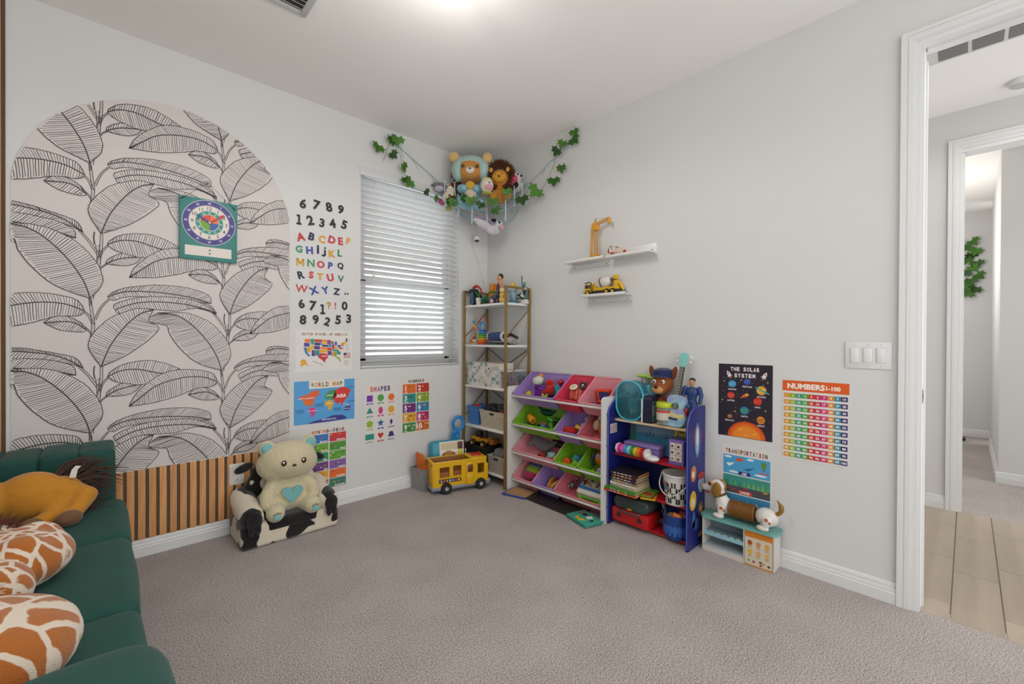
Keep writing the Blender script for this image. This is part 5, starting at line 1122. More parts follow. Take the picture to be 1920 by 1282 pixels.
# top row, red
toy('spotted_puzzle', 'coral spotted soft house toy in the small red bin', 'toy', inbin(1,.0,.09,-.085,(0,.3,.2)), ('body', G().box((0,0,.04), (.06,.10,.075), b=.016, seg=4), patch_mat('coral_spots', '#e0a088', '#c9483c', 26, .06, 'vor', soft=.02)), ('roof', G().box((0,0,.083), (.045,.07,.014), b=.006), plas('#d0685a')))
toy('cream_ring', 'cream teething ring lying on the coral house toy', 'toy', inbin(1,-.015,.14,-.0), ('ring', G().lathe([(.010,-.007),(.026,-.009),(.032,0),(.026,.009),(.010,.007)], n=22, rot=(0,-.5,0)), plas('#d8cdb0')), ('hub', G().sph((-.004,0,.004), (.006,.010,.008)), plas('#b5a888')))
toy('black_tile', 'black square tile with white dot in the small red bin', 'toy', inbin(1,.04,.175,-.01,(.2,-.8,.3)), ('tile', G().box((0,0,0), (.05,.05,.012), b=.003), plas('#2a2228')), ('dot', G().cyl((0,0,.0065), .007, .002, 14), plas('#d8d0c8')))
toy('white_stick', 'white plastic stick across front of the small red bin', 'toy', inbin(1,.0,.035,-.065,(0,0,.25)), ('stick', G().tube([(0,-.07,0),(0,.07,.004)], .009, 10).sph((0,.07,.004), .011), plas('#d8cfc4')))
# top row, pink
toy('orange_viewer', 'orange red play frame with purple panel in the small pink bin', 'toy', inbin(2,.03,.09,-.075,(0,-.25,.25)), ('frame', G().tube([(0,-.05,.01),(0,.05,.01),(0,.055,.09),(0,-.045,.10)], .014, 8, closed=True), plas('#cf3f1c')), ('panel', G().box((.004,0,.052), (.008,.075,.06), b=.003), plas('#4a3f7a')))
toy('blue_gear', 'blue toy gear cluster left of the orange frame', 'toy', inbin(2,-.04,.07,-.09), ('gear', G().lathe([(.012,0),(.03,0),(.032,.012),(.012,.012)], n=9, rot=(.5,.4,0)).lathe([(.01,.02),(.022,.02),(.022,.032)], n=9, rot=(.9,.2,0)), plas('#3a4f9a')), ('axle', G().tube([(0,0,0),(.01,-.01,.07)], .005, 8), plas('#5a7ac0')))
toy('yellow_piece', 'yellow toy banana piece at front of the small pink bin', 'toy', inbin(2,-.055,.035,-.075), ('piece', G().tube([(0,-.04,.0),(0,-.01,.014),(0,.03,.010),(0,.045,.0)], [.006,.013,.012,.005], 10), plas('#d9a81c')))
# second row, green
toy('orange_roller', 'orange yellow toy barrel in the large green bin', 'toy', inbin(3,-.105,.085,-.05,(.25,.1,-.5)), ('barrel', G().lathe([(.024,-.045),(.028,-.04),(.028,.04),(.024,.045)], (0,0,.02), 22, rot=(PI/2,0,0)), plas('#d9981a')), ('cap', G().cyl((0,-.047,.02), .018, .006, 18, rot=(PI/2,0,0)), plas('#a8641c')))
for k, (u, s, c, n, r) in enumerate(((-.13,.05,'#1f4a30','dark green toy car at left of the green bin',.9), (.0,.075,'#8a5a4a','dull brown toy car in the green bin',.4), (.035,.05,'#3a6aa0','blue toy car in the green bin',-.4), (.10,.055,'#5a1f1c','dark red toy car at front of the green bin',1.1), (.135,.10,'#1a1a1c','black toy car at right end of the green bin',.2))):
    toy('toy_car', n, 'toy car', inbin(3,u,s,-.095,(.3,.2,r)), *car(c, 1.45))
for k, (u, s, c, n, r) in enumerate(((.055,.135,'#4fae2a','bright green brick standing up in the green bin',.5), (.09,.075,'#5fb52c','bright green brick lying flat in the green bin',-.5), (.05,.04,'#2a8a80','teal brick at front of the green bin',.2), (.115,.14,'#3a5a2a','olive brick at back of the green bin',1.0))):
    toy('toy_brick', n, 'brick', inbin(3,u,s,-.085,(.4,.5,r)), cube_brick(c, 2, 4, .022))
toy('green_dinosaur', 'dark green dinosaur at the back of the green bin', 'toy', inbin(3,-.03,.19,-.095), ('body', blob([((0,0,.035),(.035,.07,.03)), ('t', [(0,-.05,.04),(0,-.10,.06)], [.02,.008]), ('t', [(0,.05,.045),(0,.085,.075)], [.018,.016])], .006, 2), plas('#174a3a')))
# second row, purple
toy('red_bug', 'red plush bug in the small purple bin', 'plush toy', inbin(4,-.03,.06,-.09), ('body', blob([((0,.0,.03),(.035,.05,.032)), ((0,.045,.03),(.025,.025,.025))], .005, 2), cloth('#c4201c')), ('feeler', G().tube([(0,.06,.05),(0,.07,.075)], .004, 6), cloth('#8a4a2a')))
toy('yellow_brick', 'yellow brick leaning in the small purple bin', 'brick', inbin(4,.03,.095,-.07,(.4,.6,.5)), cube_brick('#dba41c', 3, 3, .021))
toy('toy_bottle', 'blue and white toy bottle in the small purple bin', 'toy', inbin(4,.05,.125,-.06,(.5,.3,.3)), ('bottle', G().lathe([(.018,-.03),(.022,-.02),(.022,.04),(.014,.05),(.014,.06)], (0,0,.03), 20), plas('#d0ccc0')), ('label_band', G().lathe([(.0225,-.005),(.0225,.02)], (0,0,.03), 20, cap=False), plas('#3a6a8a')))
toy('red_brick', 'red brick at front right of the small purple bin', 'brick', inbin(4,.05,.05,-.09,(.2,.5,.9)), cube_brick('#b8301c', 2, 3, .0165))
toy('purple_car', 'purple toy car at left of the small purple bin', 'toy car', inbin(4,-.075,.05,-.09,(.2,.2,.5)), *car('#6a2aa0', 1))
# second row, coral
toy('egg_toy', 'orange egg shaped toy with cream ear in the coral bin', 'toy', inbin(5,.02,.10,-.10), ('body', blob([((0,0,.065),(.045,.052,.068))], .006, 2), plas('#b5772a')), ('ear', G().sph((-.008,.065,.08), (.012,.026,.038), rot=(.3,0,0)), plas('#d8c4a0')), ('nose', G().sph((-.045,-.03,.075), (.016,.018,.018)), plas('#b52a4a')), ('stalk', G().tube([(-.01,.04,.12),(-.015,.025,.16)], [.012,.008], 8), plas('#d8d0c8')))
toy('magenta_cup', 'magenta toy cup behind the egg shaped toy', 'cup', inbin(5,-.03,.16,-.07,(.3,.3,0)), ('cup', G().lathe([(.022,0),(.03,.05),(.027,.05),(.02,.004)], n=20), plas('#a81c50')))
# third row, pink
toy('grey_elephant', 'grey plush elephant in the large pink bin', 'plush toy', inbin(6,-.02,.12,-.10), ('body', blob([((0,0,.045),(.045,.075,.045)), ((-.01,.06,.075),(.04,.045,.04)), ('t', [(-.04,.08,.07),(-.07,.10,.04)], [.018,.01]), ((.0,.10,.09),(.012,.035,.03)), ('t', [(0,-.06,.05),(.01,-.11,.09)], [.02,.012])], .007, 2), fur('#6a6466')))
toy('mint_toy', 'mint green toy with black eye in the large pink bin', 'toy', inbin(6,.10,.055,-.09), ('body', blob([((0,0,.03),(.03,.045,.034)), ((0,-.03,.05),(.014,.016,.018))], .005, 2), plas('#8ab8ac')), ('eye', G().sph((-.025,.018,.045), (.008,.010,.010)), plas('#121214', .2)))
for u, s, c, n in ((.02,.05,'#a8242a','red toy car in the large pink bin'), (.15,.10,'#1c1a1a','black toy car in the large pink bin'), (.14,.05,'#c9402a','orange red toy car at front of the large pink bin')):
    toy('toy_car', n, 'toy car', inbin(6,u,s,-.095,(.3,.2,u*9)), *car(c, 1.45))
toy('black_dragon', 'black spiky dragon at the back of the large pink bin', 'toy', inbin(6,.10,.17,-.095), ('body', blob([((0,0,.04),(.03,.06,.03)), ('t', [(0,-.05,.05),(0,-.09,.10)], [.02,.008]), ('t', [(0,.04,.05),(0,.06,.11)], [.018,.008])], .006, 2), mat('#231c1c', .7)))
# third row, green
toy('orange_wedge', 'orange wedge block in the middle lime bin', 'block', inbin(7,-.045,.05,-.08,(.3,.2,.3)), ('wedge', G().ext([(-.045,0),(.045,0),(.03,.045),(.005,.05)], -.02, .02, X((0,0,0), (PI/2,0,PI/2))), plas('#d9581a')))
for u, s, c, n, a in ((.0,.09,'#2a9a90','teal arch block in the middle lime bin',.4), (.02,.045,'#7ac02c','lime arch block at front of the middle lime bin',.1), (.05,.10,'#2f6ab0','blue arch block at right of the middle lime bin',1.2), (.045,.05,'#2a86c0','bright blue arch block at front right of the middle lime bin',-.5)):
    toy('arch_block', n, 'block', inbin(7,u,s,-.085,(.5,.3,a)), ('arch', G().ext([(-.035,0),(-.016,0),(-.014,.016),(0,.024),(.014,.016),(.016,0),(.035,0),(.035,.045),(-.035,.045)], -.014, .014, X((0,0,0), (PI/2,0,PI/2))), plas(c)))
toy('orange_pot', 'round orange toy pot with purple lid in the right lime bin', 'toy', inbin(8,.0,.12,-.09), ('pot', G().lathe([(.03,0),(.055,.03),(.058,.06),(.045,.095),(.03,.10)], n=24), plas('#cf741c')), ('window_disc', G().cyl((-.054,.0,.07), .024, .006, 20, rot=(0,PI/2-.3,0)), plas('#b09ac0')), ('handle', G().tube([(-.03,.05,.09),(-.05,.06,.05),(-.045,.05,.0)], .009, 8), plas('#2a3a50')))
toy('lilac_cushion', 'lilac squashy block at front of the right lime bin', 'block', inbin(8,.03,.05,-.09), ('block', G().box((0,0,.025), (.05,.07,.045), b=.02, seg=4), cloth('#a89ac4')))
toy('yellow_star', 'yellow toy star at front left of the right lime bin', 'toy', inbin(8,-.05,.045,-.09,(0,-.4,0)), ('star', G().ext([((.028 if i % 2 == 0 else .013)*math.cos(PI*i/5), (.028 if i % 2 == 0 else .013)*math.sin(PI*i/5)) for i in range(10)], 0, .014), plas('#dfae1c')))
# bottom row
t = toy('rainbow_cushion', 'plush cushion banded pink green and blue in bottom pink bin', 'cushion', inbin(9,.01,.13,-.07,(0,-.65,0)), ('pink_band', G().box((-.055,0,.02), (.055,.135,.085), b=.022, seg=4), fur('#a3124a')), ('green_band', G().box((-.004,0,.02), (.066,.135,.086), b=.020, seg=4), fur('#86a81c')), ('blue_band', G().box((.05,0,.02), (.055,.135,.084), b=.022, seg=4), fur('#2f558a')))
for u, a, c, n in ((-.02,.3,'#cfae1c','yellow toy banana in the bottom purple bin'), (.03,-.5,'#c9a81c','yellow toy corn at right of the bottom purple bin'), (.0,-.1,'#b0341c','red toy pepper behind the toy banana')):
    toy('play_food', n, 'play food', inbin(10,u,.09,-.08,(.2,-.6,a)), ('fruit', G().tube([(-.06,0,0),(-.03,.008,.012),(.02,.008,.014),(.06,0,.004)], [.006,.014,.013,.005], 10), plas(c)))
toy('pink_donut', 'pink toy donut ring at front of the bottom purple bin', 'play food', inbin(10,.04,.045,-.085,(0,-.5,0)), ('ring', G().lathe([(.008,-.007),(.018,-.009),(.023,0),(.018,.009),(.008,.007)], n=20), plas('#d09aa4')))
t = thing('learning_tablet', 'white blue and green toy laptop in the large coral bin', 'toy'); t.matrix_basis = inbin(11,.06,.14,-.035,(0,-.62,0))
part(t, 'base', G().box((0,0,.0), (.17,.24,.05), b=.016, seg=3), plas('#d8d6c8')); part(t, 'green_handle', G().tube([(-.085,.10,-.012),(-.115,.07,-.014),(-.12,0,-.014),(-.115,-.07,-.014),(-.085,-.10,-.012)], .013, 8), plas('#6fb02a')); part(t, 'green_base', G().box((-.03,0,-.022), (.13,.225,.026), b=.010), plas('#76b22e'))
part(t, 'screen_frame', G().box((.012,0,.032), (.135,.215,.022), b=.010), plas('#2368b5')); g = G().box((.012,0,.0435), (.105,.18,.002), col='#b5a894'); rd = random.Random(4)
for k in range(22): g.box((.012+rd.uniform(-.045,.045), rd.uniform(-.08,.08), .0448), (.016,.018,.001), col=rd.choice(['#a83a2a','#6a4a2a','#d8c8a8','#3a5a7a','#c9822a','#4a3a30']))
part(t, 'picture', g, INK, smooth=0)
toy('grey_scarf', 'crumpled grey and pink doll clothes at right of the coral bin', 'doll clothes', inbin(11,.165,.06,-.08), ('cloth', blob([((0,0,.03),(.04,.02,.03)), ((.03,.01,.06),(.03,.018,.03)), ((-.03,0,.05),(.014,.016,.03))], .005, 2), cloth('#b89a98')))
toy('charm_string', 'dark bead string at left of the large coral bin', 'toy', inbin(11,-.15,.11,-.085), ('beads', G().sph((0,0,.02), .016).sph((.02,.02,.03), .014).sph((-.02,.015,.02), .013).sph((.03,-.015,.045), .013).sph((.05,.0,.06), .012), patch_mat('bead_mix', '#3a3a3a', '#b0aaa0', 60, .5)))
# under the bins
t = thing('blue_folder', 'blue folder with tan paper lying under the left bins', 'folder', (-.275, -.70, 0), (0,0,.25))
part(t, 'cover', G().box((0,0,.006), (.16,.20,.010), b=.003), plas('#2a4a9a')); part(t, 'paper', G().box((.01,-.01,.0135), (.15,.18,.004)), mat('#a8845c', .8))
t = thing('black_board', 'black folding game board on the carpet under the bins', 'game board', (-.225, -1.02, 0), (0,0,-.04))
part(t, 'leaf', G().box((0,.12,.006), (.20,.235,.012), b=.002), mat('#1f1c1b', .6)); part(t, 'leaf', G().box((0,-.12,.006), (.20,.235,.012), b=.002), mat('#1f1c1b', .6)); part(t, 'spine', G().box((-.098,0,.003), (.012,.47,.004), b=.001), mat('#a8a29a', .5))
t = thing('teal_book', 'teal board book with yellow and black art on the carpet', 'book', (-.30, -1.335, 0), (0,0,-.28))
part(t, 'pages', G().box((0,0,.012), (.145,.20,.018), b=.004), plas('#2f8a7c')); part(t, 'cover', G().box((0,0,.0225), (.15,.205,.004), b=.0015), plas('#3a9a88')); g = G()
for pts, c in (([(-.055,.04),(-.03,.0),(-.02,.045)], '#d8b82a'), ([(-.06,-.02),(-.02,-.05),(-.03,.02),(-.055,.02)], '#d8b82a'), ([(-.005,-.03),(.03,-.05),(.05,-.01),(.01,.0)], '#e0dcd0'), ([(-.02,-.06),(.0,-.085),(.02,-.06)], '#1c1a1a'), ([(.01,.02),(.04,.01),(.045,.05),(.01,.05)], '#1c1a1a'), ([(.01,.06),(.05,.06),(.05,.09),(.02,.09)], '#8a4a3a')): g.poly(pts, .0248, c)
part(t, 'cover_art', g, INK, smooth=0)
# ================================================================ BLUE BOOKSHELF
NAVY = plas('#17206a', .4); REDS = plas('#b01a24', .35)
BS0, BS1 = -1.455, -1.965
t = thing('kids_bookshelf', 'navy blue kids bookshelf with red shelves beside the bin organiser', 'shelf', (-.115, -1.711, 0))
def bprof(): 
    q = [(-.108,0),(.108,0),(.108,.785),(.03,.785)]
    return q+[(.03-.138*math.sin(a), .785-.10+.10*math.cos(a)) for a in [PI/2*i/8 for i in range(1, 9)]]
for y in (.255, -.255):
    sp = part(t, 'side_panel', G().ext(bprof(), -.0075, .0075, X((0,y,0), (PI/2,0,0))), NAVY, smooth=0)
    part(sp, 'edge_band', G().tube([(x-.0005,y,zz) for x, zz in bprof()[3:]]+[(-.1085,y,.01)], .004, 6), plas('#3f52a8', .35))
part(t, 'back_panel', G().box((.105,0,.35), (.006,.50,.68)), plas('#18235e'), smooth=0)
part(t, 'top_shelf', G().box((.03,0,.653), (.15,.495,.014), b=.002), wood_mat('maple', '#c4a982', '#d6bf9b', axis=1, scale=40))
for zz in (.437, .213, .018): part(t, 'shelf_board', G().box((.03,0,zz), (.16,.495,.014), b=.002), REDS)
part(t, 'label_sticker', G().box((-.06,.2465,.60), (.075,.001,.06)), mat('#c9b8b8', .5), smooth=0)
g = G()      # sticker text lines and the printed outer side (plain shapes)
for k in range(6): g.box((-.06,.2455,.618-.008*k), (.06,.0006,.003), col='#8a6a70')
part(t, 'sticker_print', g, INK, smooth=0)
g = G(); m = X((0,-.2632,0), (PI/2,0,0))
def splat(cx, cy, r0, r1, n, c, zz): g.poly([(cx+(r0 if i % 2 else r1)*math.cos(2*PI*i/n), cy+(r0 if i % 2 else r1)*math.sin(2*PI*i/n)) for i in range(n)], zz, c, m)
def oval(cx, cy, rx, ry, c, zz): g.poly([(cx+rx*math.cos(2*PI*i/18), cy+ry*math.sin(2*PI*i/18)) for i in range(18)], zz, c, m)
splat(.0,.62,.05,.075,22,'#6e2038',.0003); oval(0,.60,.036,.10,'#4a6a9c',.0006); oval(0,.60,.022,.08,'#93a9c4',.0009); oval(0,.62,.010,.05,'#d0d4d8',.0012)
for cx, cy, rx, ry, c in ((-.045,.42,.035,.045,'#b5733a'),(-.05,.415,.018,.02,'#d8c8b4'),(.055,.345,.04,.05,'#8fa6b8'),(.055,.39,.045,.022,'#a02a2c'),(.06,.325,.02,.018,'#d0d0d0'),(-.05,.27,.042,.055,'#c9a42c'),(-.05,.26,.022,.026,'#d8c4a0'),(.05,.20,.035,.045,'#7a5a2a'),(.05,.20,.018,.022,'#c9a060'),(.0,.13,.06,.03,'#3a4a86'),(.045,.06,.028,.016,'#c08a2a'),(-.04,.16,.02,.05,'#3f5a9a')): oval(cx, cy, rx, ry, c, .0004+.0003*(ry < .03))
part(t, 'side_print', g, INK, smooth=0)
# ---------------------------------------------------------------- top of the bookshelf
z = .660
t = thing('bug_case', 'turquoise clear backpack case full of toy insects on the bookshelf', 'case', (-.105, -1.565, z))
def rrect(w, h, r, n=6):
    out = []
    for cx, cy, a0 in ((w/2-r,h/2-r,0),(-w/2+r,h/2-r,PI/2),(-w/2+r,-h/2+r,PI),(w/2-r,-h/2+r,1.5*PI)): out += [(cx+r*math.cos(a0+PI/2*k/n), cy+r*math.sin(a0+PI/2*k/n)) for k in range(n+1)]
    return out
def shell(w, h, r, d, top=1.0):
    P0 = rrect(w, h, r); n = len(P0); vs = []; fs = []
    rings = [(.88,.0),(.97,.006),(1,.02),(1,d-.02),(.97,d-.006),(.88,d)]
    for k, dz in rings: vs += [(dz-d/2, x*k, y*k+h/2) for x, y in P0]
    for i in range(len(rings)-1): fs += [(i*n+j, i*n+(j+1) % n, (i+1)*n+(j+1) % n, (i+1)*n+j) for j in range(n)]
    return G().add(vs, fs+[tuple(range(n))[::-1], tuple(range((len(rings)-1)*n, len(rings)*n))])
CT = clear_mat('turquoise_clear', '#5cb4c6', .80, .15)
part(t, 'clear_shell', shell(.19, .245, .085, .10), CT, smooth=50)
part(t, 'rim', G().tube([(-.052, x*1.0, y+.1225) for x, y in rrect(.186, .24, .082)], .006, 8, closed=True), plas('#3a9db2'))
rd = random.Random(8)
for k in range(24):
    p = V((rd.uniform(-.025,.025), rd.uniform(-.06,.06), .015+.15*rd.random()**1.3)); c = rd.choice(['#2a2a2c','#5a4a30','#7a8a5a','#3a3a4a','#a08a50','#6a3a2a','#4f7a50']); g = G().sph(p, (.009,.022,.008), 10, 7, rot=(rd.random()*3,0,rd.random()*3))
    for s in range(6): a = s*1.05+rd.random(); g.tube([p, p+V((rd.uniform(-.01,.01), .022*math.cos(a), .022*math.sin(a)))], .0016, 4)
    part(t, 'toy_insect', g, plas(c))
t = thing('lime_flower_toy', 'lime green plastic leaf toy standing behind the insect case', 'toy', (-.045, -1.625, z))
part(t, 'stem', G().tube([(0,.02,0),(0,.02,.27)], .006, 8).tube([(0,-.03,0),(0,-.03,.265)], .006, 8), plas('#c9d0b0')); part(t, 'leaf', G().sph((0,.02,.275), (.04,.05,.012)).sph((0,-.035,.27), (.035,.04,.011)), plas('#9cc23a')); part(t, 'jar', G().lathe([(.045,0),(.055,.03),(.055,.2),(.04,.225)], (0,-.02,0), 22), clear_mat('teal_jar', '#5aa8b8', .45, .2))
t = thing('box_set', 'white edged dark box set standing in the middle of the bookshelf', 'box', (-.085, -1.685, z))
g = G(); q = [(-.075,0),(.06,0),(.06,.165),(-.05,.165),(-.068,.158),(-.075,.14)]
part(t, 'slipcase', G().ext(q, -.032, .032, X((0,0,0), (PI/2,0,0))), plas('#23213a'), smooth=0)
part(t, 'white_edge', G().tube([(-.075,.030,0),(-.075,.030,.14),(-.066,.030,.157),(-.05,.030,.164),(.06,.030,.166)], .005, 6), plas('#dcd8d2'))
part(t, 'cover_picture', G().box((-.01,-.033,.07), (.11,.001,.12), col='#8aa0a8').box((-.01,-.0336,.118), (.11,.001,.02), col='#2a6a5c').box((-.01,-.0336,.03), (.11,.001,.035), col='#3f7a62'), INK, smooth=0)
# plain brown puppy plush with a navy cap (no badge or uniform)
t = thing('puppy_plush', 'brown plush puppy head with plain navy cap on bookshelf', 'plush toy', (-.055, -1.735, z))
part(t, 'body', blob([((0,0,.08),(.045,.06,.08)), ((-.005,0,.235),(.055,.068,.066)), ((-.045,0,.212),(.034,.044,.034)), ((-.04,-.075,.158),(.026,.028,.026))], .006, 3), cloth('#8a4a1c'))
part(t, 'muzzle', G().sph((-.066,0,.205), (.020,.036,.024)), cloth('#c08850')); part(t, 'nose', G().sph((-.086,0,.222), (.008,.013,.009)), plas('#1c1412', .2))
for s in (-1, 1): part(t, 'ear', blob([((.0,s*.072,.305),(.012,.018,.042),(s*-.25,0,0))], .004, 2), cloth('#7a3c16')); e = part(t, 'eye', G().sph((-.055,s*.028,.252), (.006,.012,.013)), plas('#e8e4dc', .2)); part(e, 'pupil', G().sph((-.060,s*.027,.251), (.003,.006,.007)), plas('#2a1810', .2))
part(t, 'cap', G().lathe([(.062,0),(.068,.02),(.060,.042),(.030,.054)], (.004,0,.278), 24), cloth('#1c2252')); part(t, 'cap_brim', G().sph((-.045,0,.280), (.034,.056,.006), rot=(0,.25,0)), cloth('#23285e'))
t = thing('candy_jar', 'clear jar with lime lid and coloured pieces on the bookshelf', 'jar', (-.135, -1.785, z))
part(t, 'jar', G().lathe([(.038,0),(.043,.006),(.043,.095),(.038,.105),(.038,.11)], n=28), clear_mat('jar_clear', '#d8dcd4', .75, .1)); part(t, 'lid', G().lathe([(.043,.106),(.045,.110),(.045,.132),(.041,.137)], n=28), plas('#b0bf1c')); part(t, 'paper_label', G().lathe([(.0436,.035),(.0436,.078)], n=28, cap=False), mat('#c9bfae', .6)); part(t, 'red_band', G().lathe([(.0438,.078),(.0438,.09)], n=28, cap=False), mat('#c03a1c', .6))
rd = random.Random(2); g = G()
for k in range(60): a = rd.uniform(0,6.28); r_ = rd.uniform(.0,.034); part(t, 'candy', G().sph((r_*math.cos(a), r_*math.sin(a), .008+.09*rd.random()), .0075, 8, 6), plas(rd.choice(['#b52a1c','#d98a1c','#d9c02a','#5a9a2a','#8a2a1c'])))
t = thing('ukulele', 'pale blue painted ukulele leaning on the wall on the bookshelf', 'ukulele', (-.14, -1.845, z), (R(3), R(14), 0))
def uk(s=1.0):
    out = []; pts = [(0,-.0),(.045,.003),(.068,.03),(.070,.06),(.056,.088),(.046,.105),(.048,.125),(.055,.145),(.050,.168),(.028,.183),(0,.186)]
    c = bez([V(p) for p in pts], 4); r_ = [(p.x*s, p.y*s) for p in c]; return r_+[(-x, y) for x, y in r_[::-1][1:-1]]
UK = X((0,0,0), (PI/2,0,-PI/2))
part(t, 'body', G().ext(uk(), -.022, .022, UK), patch_mat('ukulele_paint', '#8fc0c4', '#8a93c4', 22, .5, 'noise', rough=.35, bump=.05, soft=.08), smooth=50)
part(t, 'painted_waves', G().poly([(-.06,.075),(-.02,.085),(.02,.07),(.058,.08),(.062,.055),(.02,.05),(-.02,.06),(-.064,.05)], .0226, '#d0c884', UK).poly([(-.06,.04),(.06,.035),(.05,.02),(-.05,.02)], .0226, '#7fa8c4', UK), INK, smooth=0)
part(t, 'sound_hole', G().cyl((-.0225,0,.118), .021, .002, 24, rot=(0,PI/2,0)), mat('#3a4a3a', .7)); part(t, 'bridge', G().box((-.025,0,.045), (.006,.055,.012), b=.002), plas('#1a1c26'))
part(t, 'neck', G().box((-.014,0,.265), (.014,.030,.18), b=.004), wood_mat('uk_neck', '#3a2a20', '#4a3628')); 
for k in range(10): part(t, 'fret', G().box((-.0215,0,.18+.017*k), (.0015,.028,.002)), metal('#b0a898'), smooth=0)
part(t, 'headstock', G().ext([(-.015,0),(.015,0),(.025,.03),(.025,.075),(.012,.085),(-.012,.085),(-.025,.075),(-.025,.03)], -.007, .007, X((-.012,0,.352), (PI/2,0,-PI/2))), plas('#7fc0ba'), smooth=0)
for s in (-1, 1):
    for zz in (.385,.415): part(t, 'tuning_peg', G().tube([(-.008,s*.022,zz),(-.008,s*.036,zz)], .003, 6).sph((-.008,s*.040,zz), (.005,.007,.009)), plas('#d8d4cc'))
for k in range(4): part(t, 'string', G().tube([(-.0285,-.009+.006*k,.045),(-.0235,-.009+.006*k,.375)], .0006, 4), plas('#c8c8c8'))
# plain figure in blue and red (no cape, no emblem)
t = thing('action_figure', 'dark haired action figure in plain blue suit and red boots', 'figure', (-.075, -1.925, .786))
part(t, 'body', blob([((0,0,.075),(.024,.036,.035)), ((0,0,.045),(.020,.028,.02)), ((0,0,.018),(.022,.030,.022)), ('t', [(0,.042,.098),(-.004,.052,.06),(-.014,.044,.025)], [.015,.013,.010]), ('t', [(0,-.042,.098),(-.004,-.054,.06),(-.012,-.05,.020)], [.015,.013,.010]), ('t', [(0,.016,.01),(-.03,.020,-.03)], [.018,.014]), ('t', [(0,-.016,.01),(-.03,-.020,-.03)], [.018,.014])], .004, 2), plas('#1f3a6e', .5))
part(t, 'head', blob([((0,0,.135),(.017,.017,.021)), ((0,0,.115),(.010,.010,.012))], .003, 1), mat('#b5835c', .6)); part(t, 'hair', G().sph((.004,0,.146), (.017,.018,.014)), mat('#17120f', .5)); 
for s in (-1, 1): part(t, 'boot', G().sph((-.034,s*.022,-.04), (.016,.016,.028)), plas('#9a1c20'))
# ---------------------------------------------------------------- under the top shelf
z = .444
t = thing('sea_book', 'wide blue sea picture book standing behind the purple case', 'book', (-.03, -1.72, z), (0,R(6),0))
part(t, 'pages', G().box((0,0,.095), (.016,.44,.17)), mat('#c9c6bc', .8), smooth=0); part(t, 'cover', G().box((-.010,0,.095), (.004,.45,.18), b=.001).box((.010,0,.095), (.004,.45,.18), b=.001), plas('#2a6a8a'))
g = G().box((-.0125,0,.095), (.001,.44,.17), col='#2f7a9a').box((-.0131,0,.15), (.001,.44,.05), col='#6f8fa6').box((-.0131,.20,.09), (.001,.04,.16), col='#2a6a4a').box((-.0131,-.11,.06), (.001,.05,.10), col='#2a6a50'); rd = random.Random(3)
for k in range(16): g.box((-.0137,.17-.022*k,.115+.012*rd.random()), (.001,.010,.03), col=rd.choice(['#3a5a6a','#2f4f66','#51708a']))
part(t, 'cover_art', g, INK, smooth=0)
t = thing('purple_case', 'lilac plastic case lying behind the rainbow roller', 'case', (-.075, -1.625, z))
part(t, 'base', G().box((0,0,.025), (.09,.24,.05), b=.008), plas('#7f68a8')); part(t, 'lid', G().box((0,0,.062), (.094,.245,.024), b=.008), plas('#8f78b8')); part(t, 'latch', G().box((-.048,0,.05), (.006,.03,.018), b=.002), plas('#6a5494'))
t = thing('rainbow_roller', 'rainbow striped tube with white ends on the red shelf', 'toy', (-.175, -1.60, z+.036), (0,0,-.10))
RC = ['#d8238a','#c060b0','#3a90c0','#8ac0cc','#2f8a3c','#d9b81c','#d9701c','#b81c24']
for k, c in enumerate(RC): part(t, 'band', G().lathe([(.024,-.0115),(.029,-.010),(.029,.010),(.024,.0115)], (0,.083-.0235*k,0), 24, rot=(PI/2,0,0)), plas(c))
part(t, 'end_cap', G().lathe([(.016,-.008),(.030,-.006),(.032,.006),(.02,.010)], (0,.104,0), 24, rot=(PI/2,0,0)), plas('#d8d6d2')); part(t, 'end_cap', G().lathe([(.016,-.008),(.032,-.006),(.034,.008),(.02,.012)], (0,-.106,0), 24, rot=(PI/2,0,0)), plas('#d8d6d2')); part(t, 'foot', blob([((.0,-.14,-.016),(.036,.045,.018)), ((.0,-.11,-.01),(.03,.02,.026))], .004, 2), plas('#d8d6d2'))
part(t, 'core', G().tube([(0,.1,0),(0,-.1,0)], .02, 12), plas('#c9c6c0'))
t = thing('picture_domino_box', 'purple box with white picture squares at shelf right end', 'box', (-.13, -1.872, z))
part(t, 'box', G().box((0,0,.072), (.06,.09,.144), b=.003), plas('#7560a8')); g = G()
for i in range(2):
    for j in range(3): g.box((-.031,.018-.036*i,.112-.036*j), (.001,.033,.033), col='#d8d0c0').box((-.0318,.018-.036*i+.004,.112-.036*j-.003), (.001,.014,.012), col=['#5a4a30','#2a2a2a','#a8703a'][(i+j) % 3])
part(t, 'pictures', g, INK, smooth=0); 
ob('yellow_knot_toy', G().tube(bez([V((0,.03,0)),V((0,.02,.04)),V((0,-.02,.045)),V((0,-.03,.01)),V((0,.01,.02))], 6), .010, 8), plas('#a8962a'), label='olive yellow bent tube toy on top of the purple picture box', cat='toy', loc=(-.10,-1.872,z+.155))
